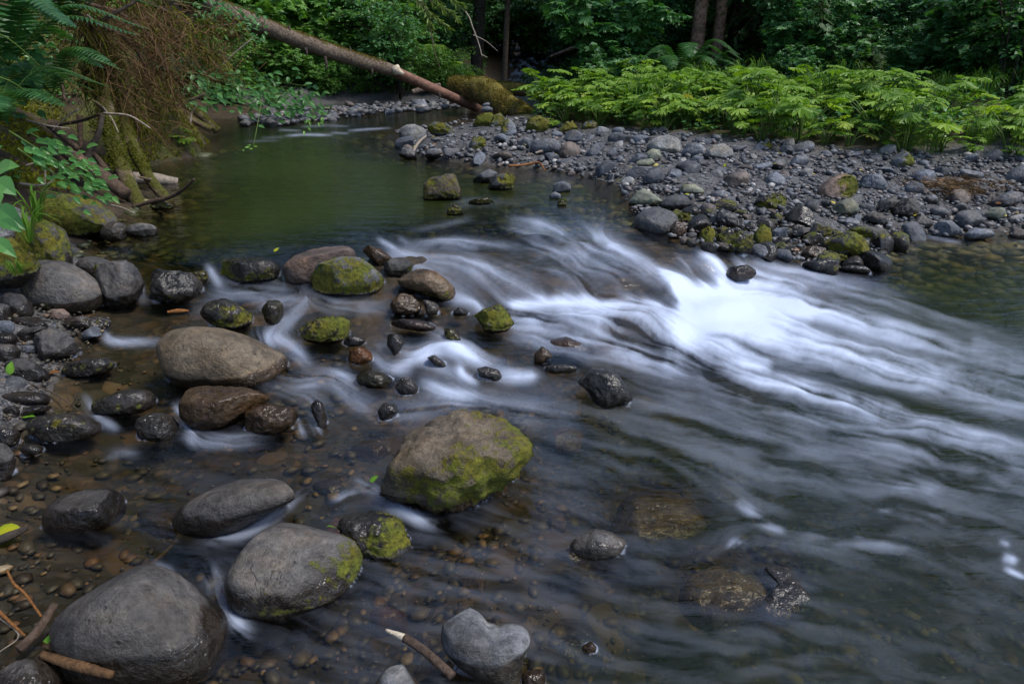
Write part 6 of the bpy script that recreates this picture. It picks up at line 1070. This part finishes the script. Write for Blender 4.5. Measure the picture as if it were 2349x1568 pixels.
# grass tufts
def grass_tuft(seed, n, L, w=.004, spread=.05, lean=.5):
    rg = np.random.default_rng(seed); mb = MB()
    for i in range(n):
        a = rg.uniform(0, 6.28); l = L * rg.uniform(.6, 1.1); d = np.array([math.cos(a), math.sin(a), 0]); o = d * spread * rg.random(); C_ = curve([o, o + d * l * .3 * lean + np.array([0, 0, l * .6]), o + d * l * lean + np.array([0, 0, l * .45])], 8)
        sd = np.cross(d, [0, 0, 1.]); wd = (w * np.sin(np.linspace(.5, 3.05, 8)))[:, None]; V = np.stack([C_ - sd * wd, C_ + sd * wd], 1).reshape(-1, 3); k = np.arange(7)[:, None] * 2; mb.add(V, [np.concatenate([k, k + 1, k + 3, k + 2], 1)], rnd=rg.random() * .9)
    return mb.mesh('grass_tuft', M['grass'])
GT = [grass_tuft(1, 16, .28, .005, .03, .9), grass_tuft(2, 34, .10, .002, .03, .8), grass_tuft(3, 26, .55, .004, .1, .4)]
for lab, px, py, d, v, s in [('bright grass tuft between the mossy boulders at the left edge', 88, 508, 3.55, 0, 1.0), ('grass blades arching before the brown moss boulder', 68, 555, 3.3, 0, .9), ('short fine grass tuft left of the big rounded boulder', 42, 628, 3.25, 1, 1.0)]:
    o = link('grass_tuft', GT[v], at_depth(np.array(float(px)), np.array(float(py)), d), label=lab, category='grass'); o.scale = (s,) * 3
for i in range(80):
    X, Y = rgv.uniform(1.2, 9.5), rgv.uniform(9.8, 13.2); o = link('grass_tuft', GT[2], (X, Y, gz(X, Y)), label='tall grass tuft behind the butterbur leaves', category='grass', group='grass tufts behind the butterbur patch'); o.rotation_euler = (0, 0, rgv.uniform(0, 6.28)); o.scale = (rgv.uniform(.9, 1.5),) * 3
for i in range(16):
    Pq = surf(rgv.uniform(2080, 2430), rgv.uniform(318, 352)); o = link('grass_tuft', GT[2], Pq, label='grass tuft under the leaves at the right edge', category='grass', group='grass tufts at the right edge'); o.rotation_euler = (0, 0, rgv.uniform(0, 6.28)); o.scale = (rgv.uniform(.6, 1.0),) * 3
# low undergrowth of the slopes and forest floor (nobody could count it)
def undergrowth(name, n, x0, x1, y0, y1, ok, mat, size, seed, label, hmax=.3):
    rg = np.random.default_rng(seed); X, Y = rg.uniform(x0, x1, n), rg.uniform(y0, y1, n); Z = Gf(X, Y); m = ok(X, Y, Z); X, Y, Z = X[m], Y[m], Z[m]; k = len(X)
    cl = fbm(np.stack([X, Y, 0 * X], -1) * 1.2 + seed, 3); keep = cl > -.2; X, Y, Z, cl = X[keep], Y[keep], Z[keep], cl[keep]; k = len(X)
    pos = np.stack([X, Y, Z + rg.random(k) * hmax * (.4 + cl)], -1); d = rg.normal(size=(k, 3)); d[:, 2] = d[:, 2] * .3 - .2; u = rg.normal(size=(k, 3)) * .35; u[:, 2] += 1
    V, F = place(*LEAF, pos, d, u, size * rg.uniform(.6, 1.4, k)); link(name, mesh_from(name, V, F, [M[mat]], {'rnd': np.repeat(rg.random(k) * .93, 5)}, False), kind='stuff', label=label, category='undergrowth')
undergrowth('undergrowth', 44000, -10, -1.4, 8.6, 22, lambda X, Y, Z: (Z > .72) | ((Z > .5) & (Y > 13.2)), 'shrub_bright', .06, 1, 'low green ground cover on the slope of the left bank')
undergrowth('undergrowth', 42000, .3, 14, 7.6, 24, lambda X, Y, Z: Z > .47, 'shrub_mid', .08, 2, 'low shaded ground cover under and behind the butterbur', .5)
undergrowth('undergrowth', 16000, -4, 5, 16.5, 27, lambda X, Y, Z: (np.abs(X - .3) > 1.1) & (Z > .3), 'shrub_mid', .08, 4, 'low green plants at the mouth of the forest gap', .5)
undergrowth('undergrowth', 26000, -6, -2.4, 2, 8.0, lambda X, Y, Z: (Z > .55) & ((Z > .9) | (Y < 4.9)), 'shrub_mid', .045, 3, 'low leaves and litter on top of the left bank', .15)
# ------------------------------------------------------------------ trees
def conifer_crown(seed, h0, h1, rad, n, mat='needle'):
    rg = np.random.default_rng(seed); pos, dr, up, sz = [], [], [], []; sm = MB()
    for i in range(n):
        z = h0 + (h1 - h0) * rg.random() ** 1.2; a = rg.uniform(0, 6.28); l = rad * (1 - .8 * (z - h0) / (h1 - h0)) * rg.uniform(.5, 1.1); d = np.array([math.cos(a), math.sin(a), 0]); C_ = curve([[0, 0, z], d * l * .55 + np.array([0, 0, z - l * .05]), d * l + np.array([0, 0, z - l * .42])], 14)
        V, F = tube(C_, np.linspace(.02, .004, 14), 3); sm.add(V, F, rnd=.3); T = np.gradient(C_, axis=0); T /= np.linalg.norm(T, axis=1)[:, None]; sd = np.cross(T, [0, 0, 1.]); sd /= np.linalg.norm(sd, axis=1)[:, None]
        for s in (1, -1):
            for rep in range(2):
                m = 12; pos.append(C_[2:] + rg.normal(size=(m, 3)) * .03); dr.append(sd[2:] * s + T[2:] * .7 + np.array([0, 0, -.35]) + rg.normal(size=(m, 3)) * .2); uu = rg.normal(size=(m, 3)) * .3; uu[:, 2] += 1; up.append(uu); sz.append(np.linspace(.34, .14, m) * l / 1.6 * rg.uniform(.7, 1.2, m))
    pos, dr, up, sz = map(np.concatenate, (pos, dr, up, sz)); k = len(pos)     # each spray: a midrib with needles as a comb of thin quads
    tv = [(0, 0, 0)]; tf = []; q = 7
    for j in range(q):
        y = .1 + .85 * j / q; w_ = .24 * (1 - .6 * j / q)
        for s in (1, -1): b = len(tv); tv += [(0, y, 0), (s * w_, y + .10, -.02), (s * w_ * .9, y + .15, -.02), (0, y + .06, 0)]; tf.append([b, b + 1, b + 2, b + 3])
    V, F = place(np.array(tv), [np.array(tf)], pos, dr, up, sz)
    return mesh_from('crown', V, F, [M[mat]], {'rnd': np.repeat(np.clip(rg.random(k), 0, .92), len(tv))}, False), sm.mesh('branches', M['twig'])
CR = [conifer_crown(1, 2.6, 9.5, 2.2, 110), conifer_crown(2, .7, 7.5, 2.3, 130), conifer_crown(3, 3.2, 11, 2.4, 120)]
def tree(label, X, Y, r, mat, crown=None, lean=(0, 0), h=10, scale=1.0, moss=0, name='conifer', group=None, seed=0, branches=()):
    z = gz(X, Y) - .1; t = empty(name, (X, Y, z), label=label, category='tree'); loc = np.array([X, Y, z])
    if group: t['group'] = group
    pts = np.array([(X + lean[0] * f + .08 * math.sin(5 * f + seed), Y + lean[1] * f, z + h * f) for f in np.linspace(0, 1, 6)]); P_ = curve(pts, 50); r_ = r * np.linspace(1.15, .5, 50); V, F = tube(P_, r_, 14, .16, seed + 40)
    link('trunk', mesh_from('trunk', V - loc, F, [M[mat]]), (0, 0, 0), t)
    if moss: moss_blades(t, P_, r_, moss, seed + 3, loc, .03, top=0, frac=(0, .35))
    for s in branches: tube_part('branch', 'twig', s, [.022, .014, .006], t, loc, 16, 5, .1)
    if crown is not None:
        for nm, me in zip(('crown', 'branches'), CR[crown]): c = link(nm, me, (0, 0, 0), t); c.scale = (scale,) * 3; c.rotation_euler = (0, 0, seed * 1.3)
    return t
tree('brown barked tree trunk behind the butterbur, left of the two close together', 3.55, 14.6, .115, 'bark_red', 2, (.15, 0), 11, 1.0, 1500, seed=1)
tree('mossy brown tree trunk just right of the brown barked one', 4.05, 14.9, .10, 'bark_red', 0, (.25, .1), 10, 1.0, 2200, seed=2)
tree('pale grey trunk partly hidden by leaves, left of the two brown trunks', 3.5, 17.5, .09, 'bark_grey', 0, (0, 0), 10, 1.1, 0, seed=3)
tree('dark trunk leaning right in the shaded middle of the forest edge', -.9, 19.2, .15, 'bark_dark', 2, (.9, .3), 11, 1.2, 600, seed=4)
tree('thin pale streaked trunk beside the dark leaning one', -.15, 19.8, .07, 'bark_grey', 0, (.25, .1), 10, 1.0, 0, seed=5)
tree('dark trunk left of the leaning one above the fallen trunk', -2.6, 19.5, .13, 'bark_dark', 0, (0, .2), 11, 1.2, 0, seed=6)
tree('conifer with low drooping dark boughs behind the right half of the butterbur', 5.6, 14.6, .10, 'bark_dark', 1, (0, 0), 8, 1.0, 0, seed=7)
tree('conifer with sparse low boughs in the shade right of the brown trunks', 4.9, 16.8, .10, 'bark_dark', 1, (0, 0), 8, 1.15, 0, seed=8)
tree('conifer standing at the right edge behind the dark shrubs', 9.6, 13.5, .14, 'bark_dark', 1, (0, 0), 9, 1.2, 0, seed=9)
tree('dark conifer on the slope at the top left behind the dead boughs', -5.6, 12.6, .12, 'bark_dark', 0, (.1, 0), 10, 1.1, 0, seed=10)
tree('conifer on top of the left bank over the mossy trunks', -6.6, 7.2, .14, 'bark_red', 2, (.2, .1), 10, 1.1, 400, seed=11)
rgt = np.random.default_rng(5)
KT = [shrub_mesh(s, 5.5, 2.4, 12, 22, 20, .16, 'shrub_dark', LEAF, stem_r=.05) for s in (31, 32)] + [shrub_mesh(33, 5.5, 2.4, 12, 22, 20, .16, 'shrub_mid', LEAF, stem_r=.05)]
k = 0
for i in range(44):
    X, Y = rgt.uniform(-14, 16), rgt.uniform(20.5, 34)
    if abs(X - .4) < 1.6 and Y < 31: continue
    plant('broadleaf_tree', KT[rgt.integers(3)], (X, Y, gz(X, Y) - .1), rgt.uniform(0, 6.28), rgt.uniform(.8, 1.3), 'dark leafy tree of the forest behind the shrubs', 'tree', 'leafy trees of the forest behind', ('crown', 'trunks'))
for X, Y, s in [(1.6, 27, .6), (2.4, 30, .8), (.6, 33, .9)]: plant('broadleaf_tree', shrub_mesh(50, 4.5, 2.0, 10, 18, 18, .13, 'shrub_bright', LEAF, stem_r=.04) if X < 2 and Y < 28 else KT[2], (X, Y, gz(X, Y) - .1), 1.0, s, 'sunlit yellow green tree glimpsed deep in the gap of the forest', 'tree', 'sunlit trees in the gap of the forest', ('crown', 'trunks'))
# hanging conifer spray at the top of the picture, with a bare twig below it
loc = at_depth(np.array(960.), np.array(-60.), 8.0); t = empty('hanging_bough', loc, label='light green conifer spray hanging in from the top edge, left of centre', category='branch')
pos, dr, up, sz = [], [], [], []
for pts in [[(930, -40, 8), (965, 10, 8), (1000, 40, 8), (1028, 62, 8)], [(950, -50, 8), (990, 5, 8), (1030, 25, 8), (1048, 40, 8)], [(960, -30, 8), (975, 20, 8), (985, 45, 8), (990, 62, 8)], [(1010, -40, 8), (1040, 0, 8), (1060, 10, 8)], [(960, -60, 8), (1000, -10, 8), (1015, 20, 8)]]:
    o, P_, r_ = tube_part('twig', 'twig', pts, [.008, .003], t, loc, 30, 4, 0); T = np.gradient(P_, axis=0); T /= np.linalg.norm(T, axis=1)[:, None]
    for rep in range(3):
        pos.append(P_[6:]); d = T[6:] * 1.3 + rgt.normal(size=(24, 3)) * .7; d[:, 2] -= .5; dr.append(d); up.append(rgt.normal(size=(24, 3))); sz.append(rgt.uniform(.07, .12, 24))
pos, dr, up, sz = map(np.concatenate, (pos, dr, up, sz)); V, F = place(np.array([(-.5, 0, 0), (.5, 0, 0), (.4, .7, 0), (0, 1, 0), (-.4, .7, 0)]), [np.array([[0, 1, 2, 3, 4]])], pos, dr, up, sz, np.full(len(sz), .016))
link('needles', mesh_from('needles', V - loc, F, [M['needle_light']], {'rnd': np.repeat(rgt.random(len(sz)), 5)}, False), (0, 0, 0), t)
def twig_thing(label, segs, mat, r, name='bare_twig', cat='twig', sides=6, wob=.12):
    loc = at_depth(*[np.array(float(x)) for x in segs[0][0]]); mb = MB()
    for i, pts in enumerate(segs): V, F = tube(pxcurve(pts, 20), r * (1 if i == 0 else .6) * np.linspace(1.1, .5, 20), sides, wob, i); mb.add(V, F)
    return link(name, mb.mesh(name, M[mat], loc), loc, label=label, category=cat)
twig_thing('bare pale twig forking down below the light green conifer spray', [[(1020, -20, 8.3), (1070, 30, 8.3), (1085, 65, 8.3), (1098, 100, 8.3), (1106, 130, 8.3)], [(1085, 80, 8.3), (1115, 95, 8.3), (1142, 118, 8.3)], [(1104, 125, 8.3), (1118, 132, 8.3)]], 'twig_pale', .010)
twig_thing('thin dead twig hanging above the fallen trunk', [[(985, 30, 8.6), (990, 80, 8.6), (997, 120, 8.6), (1009, 155, 8.6)]], 'twig', .009)
twig_thing('mossy bough slanting across the gap of the forest', [[(1400, -20, 15), (1360, 60, 15.5), (1330, 95, 16)], [(1360, 55, 15.5), (1320, 80, 15.6)]], 'bark_dark', .04)
twig_thing('dark limb sloping down to the butterbur from the right', [[(1330, 105, 14), (1295, 118, 14), (1262, 130, 14)]], 'bark_grey', .045)
# ------------------------------------------------------------------ sticks, leaves and litter near the camera
def on(px, py, dz=.0): P = surf(px, py); return np.array([P[0], P[1], P[2] + dz])
def stick(label, pts, rads, mat, name='stick', cat='stick', dz=.01, wob=.12, seed=0, n=26, sides=9, parts=()):
    P = curve(np.array([on(x, y, dz + h) for x, y, h in pts]), n); loc = P[0].copy(); r = np.interp(np.linspace(0, 1, n), np.linspace(0, 1, len(rads)), rads); V, F = tube(P, r, sides, wob, seed)
    return link(name, mesh_from(name, V - loc, F, [M[mat]]), loc, label=label, category=cat)
s0 = empty('broken_branch', on(1010, 1560, .05), label='broken branch with a peeled tip lying over the cracked stone at the bottom edge', category='branch'); L_ = np.array(s0.location)
P = np.array([on(890, 1492, .07), on(935, 1512, .07), on(980, 1540, .065), on(1040, 1585, .05)]); C_ = curve(P, 30)
V, F = tube(C_[:10], np.linspace(.004, .0095, 10), 9, .1, 2); link('peeled_tip', mesh_from('peeled_tip', V - L_, F, [M['scar']]), (0, 0, 0), s0, label='pale peeled tip'); V, F = tube(C_[9:], np.linspace(.0105, .011, 21), 10, .14, 3); link('bark', mesh_from('bark', V - L_, F, [M['twig']]), (0, 0, 0), s0)
stick('bark covered stick propped against the largest boulder', [(50, 1510, .02), (95, 1475, .03), (140, 1425, .05)], [.012, .012, .010], 'twig', seed=3)
stick('orange brown thin stick bent over the shallow gravel', [(30, 1345, .05), (45, 1375, .05), (70, 1395, .04), (105, 1440, .03)], [.003, .004, .003], 'twig_orange', seed=4)
stick('orange stick at the left edge beside the bark covered stick', [(-20, 1400, .03), (20, 1440, .03), (65, 1478, .02)], [.005, .0045, .003], 'twig_orange', seed=5)
stick('thin straw coloured stalk at the left edge crossing the orange stick', [(-10, 1425, .02), (50, 1475, .02), (5, 1512, .015)], [.002, .002, .0015], 'twig_pale', seed=6)
stick('dark thin twig leaning by the green leaf at the largest boulder', [(118, 1540, .01), (125, 1500, .02), (140, 1450, .04)], [.004, .0035, .003], 'twig', seed=7)
stick('split brown slab of wood under the largest boulder', [(112, 1542, .05), (185, 1566, .05), (270, 1586, .045)], [.010, .013, .014, .010], 'wood_brown', 'wood_slab', 'wood', seed=8, sides=6, wob=.2)
stick('long submerged stick between the flat stone and the largest boulder', [(270, 1315, -.03), (330, 1275, -.03), (390, 1230, -.02)], [.006, .007, .005], 'twig', seed=9, dz=-.015)
stick('pale bent stick lying at the left end of the bar stones', [(945, 363, .03), (960, 340, .05), (978, 323, .05)], [.015, .018, .012], 'twig_pale', seed=10)
stick('reddish stick across the stones at the tip of the bar', [(1167, 392, .04), (1200, 390, .04), (1235, 387, .05), (1250, 400, .03)], [.012, .012, .012, .008], 'twig_orange', seed=11)
stick('weathered stick in front of the large smooth grey boulder', [(1228, 358, .02), (1245, 354, .03), (1260, 350, .04)], [.012, .016, .012], 'twig_pale', seed=12)
stick('black wet stick at the left edge under the yellow leaf', [(-20, 1258, .01), (30, 1240, .012), (68, 1222, .012)], [.014, .014, .008], 'bark_dark', seed=13)
stick('flat reddish brown piece of bark at the foot of the black craggy stone', [(386, 724, .01), (410, 722, .012), (435, 721, .01)], [.008, .013, .006], 'twig_orange', 'bark_piece', 'bark', seed=14, sides=6)
twig_thing('thin twig with side shoots bridging from the left shore to the wide mossy stone', [[(-10, 865, 3.0), (60, 878, 2.95), (130, 905, 2.9), (185, 945, 2.8), (218, 968, 2.72)], [(140, 935, 2.8), (138, 915, 2.8), (135, 905, 2.8)], [(160, 935, 2.8), (172, 915, 2.8), (177, 893, 2.8)], [(168, 922, 2.8), (180, 908, 2.8)], [(158, 920, 2.8), (156, 900, 2.8), (157, 888, 2.8)]], 'twig', .004)
rgf = np.random.default_rng(55); mb = MB()
loc = on(2170, 437)
n = 260; c = loc + rgf.normal(size=(n, 3)) * np.array([.22, .12, .03]) + np.array([0, 0, .05]); a = rgf.normal(size=(n, 3)) * np.array([1, .5, .15]); a /= np.linalg.norm(a, axis=1)[:, None]; L = rgf.uniform(.06, .2, n)[:, None]
t = empty('twig_heap', loc, label='heap of brown flood debris twigs on the right half of the bar', category='twigs')
strands('twigs', 'dead_twig', c, 420, 71, .22, .004, .02, .2, t, loc, 4, np.array([1.2, -.1, .0])); 
def fallen_leaf(label, px, py, d, size, cols, dz=.012, tilt=(0, 0), rot=0, name='fallen_leaf'):
    key = 'leafmat' + str(cols); 
    if key not in M: M[key] = leaf_material('fallen_leaf_skin', *cols, .25, .45, .4)
    loc = on(px, py, dz); me = mesh_from(name, OVAL[0] * np.array([size, size, size * .7]) * np.array([1.25, 1, 1]), OVAL[1], [M[key]], {'rnd': np.linspace(0, .9, len(OVAL[0]))}, True); o = link(name, me, loc, label=label, category='leaf'); o.rotation_euler = (tilt[0], tilt[1], rot); return o
YG = ((.16, .22, .01), (.28, .30, .01), (.38, .30, .01)); GR = ((.06, .16, .012), (.09, .22, .015), (.14, .28, .02)); BR = ((.12, .045, .015), (.2, .08, .02), (.28, .12, .03)); YE = ((.35, .28, .03), (.45, .36, .04), (.5, .42, .08))
fallen_leaf('yellow green leaf at the left edge of the shallows', -8, 1228, 0, .085, YG, .02, (0, .15), -1.5)
fallen_leaf('wet green leaf between the split wood and the largest boulder', 108, 1497, 0, .06, GR, .04, (.1, 0), -1.2)
fallen_leaf('small bright green leaf at the left foot of the big patched boulder', 850, 1122, 0, .035, GR, .03, (.5, .2), -.9)
fallen_leaf('green leaf stuck to the smooth grey boulder behind its right shoulder', 776, 1240, 0, .035, GR, .05, (.6, .3), 2.2)
fallen_leaf('green brown leaf standing up on the twig at the left shore', 30, 884, 0, .06, GR, .05, (1.1, .1), .1)
fallen_leaf('flat green leaf in the shallows left of the wide mossy stone', 52, 962, 0, .05, GR, .012, (.05, 0), -1.4)
fallen_leaf('brown leaf by the pointed mossy stone on the left shore', 112, 862, 0, .05, BR, .015, (.1, 0), -1.4)
fallen_leaf('tiny yellow green sprout leaf at the end of the long black wet boulder', 632, 600, 0, .05, YG, .06, (.4, 0), -.4)
for i in range(34):
    px, py = rgf.uniform(950, 2340), 0
    lo, hi = np.interp(px, [950, 1500, 2340], [310, 300, 360]), np.interp(px, [950, 1300, 1500, 1900, 2340], [345, 385, 480, 560, 530]); py = rgf.uniform(lo, hi)
    col = [YE, BR, YG][rgf.integers(3)]; fallen_leaf('small fallen leaf among the cobbles of the bar', px, py, 0, rgf.uniform(.04, .065), col, .05, (rgf.normal() * .3, rgf.normal() * .3), rgf.uniform(0, 6.28)); o = bpy.context.scene.collection.objects[-1]; o['group'] = 'fallen leaves on the bar'

# moss carpet on the promontory and the foot of the left bank
rg = np.random.default_rng(91); n = 52000; X = rg.uniform(-6.2, -3.3, n); Y = rg.uniform(4.7, 9.4, n); Z = grid(_SG, X, Y); cl = fbm(np.stack([X, Y, Z], -1) * 2.2, 4); m = (Z > .29) & (Z < 2.3) & (cl > -.12 + .25 * (Y < 7)); X, Y, Z, cl = X[m], Y[m], Z[m], cl[m]
pos = np.stack([X, Y, Z], -1); nr = rg.normal(size=pos.shape) * .6; nr[:, 2] += .6; nr[:, 0] += .3; sz = .03 * rg.uniform(.6, 1.7, len(X)); V, F = place(np.array([(-.5, 0, 0), (.5, 0, 0), (0, 1, .3)]), [np.array([[0, 1, 2]])], pos, nr, rg.normal(size=pos.shape), sz, sz * .5)
link('moss_carpet', mesh_from('moss_carpet', V, F, [M['moss']], {'rnd': np.repeat(np.clip(.55 + cl * .7 + rg.normal(size=len(X)) * .12, 0, .93), 3)}, False), kind='stuff', label='yellow green moss carpet on the promontory of the left bank', category='moss')

# trees of the near bank, behind the viewpoint: their crowns shade the near water
def crown_cloud(seed, n, rx, rz, leaf):
    rg = np.random.default_rng(seed); p = rg.normal(size=(n, 3)); p /= np.linalg.norm(p, axis=1)[:, None]; p *= (rg.random(n) ** .45)[:, None]; p = p * np.array([rx, rx, rz]); keep = fbm(p * .7 + seed, 3) > -.12; p = p[keep]
    d = rg.normal(size=p.shape); d[:, 2] -= .4; u = rg.normal(size=p.shape) * .5; u[:, 2] += 1; V, F = place(*LEAF, p, d, u, leaf * rg.uniform(.7, 1.3, len(p))); return mesh_from('crown', V, F, [M['shrub_mid']], {'rnd': np.repeat(rg.random(len(p)) * .9, 5)}, False)
CC = [crown_cloud(1, 9000, 3.0, 2.2, .24), crown_cloud(2, 9000, 3.2, 2.4, .24)]
for i, (X, Y, h, lab) in enumerate([(-5.6, .6, 6.5, 'tree of the left bank beside the viewpoint'), (-6.4, 3.6, 7.0, 'tree high on the left bank leaning over the shore boulders')]):
    z = gz(X, Y) - .1; t = empty('bank_tree', (X, Y, z), label=lab, category='tree'); P_ = curve([[0, 0, 0], [.1, .2, h * .5], [.4 if X < 0 else 0, .8, h]], 20); V, F = tube(P_, np.linspace(.2, .08, 20), 10, .12, i); link('trunk', mesh_from('trunk', V, F, [M['bark_dark']]), (0, 0, 0), t); link('crown', CC[i % 2], (.4 if X < 0 else 0, .8, h), t)
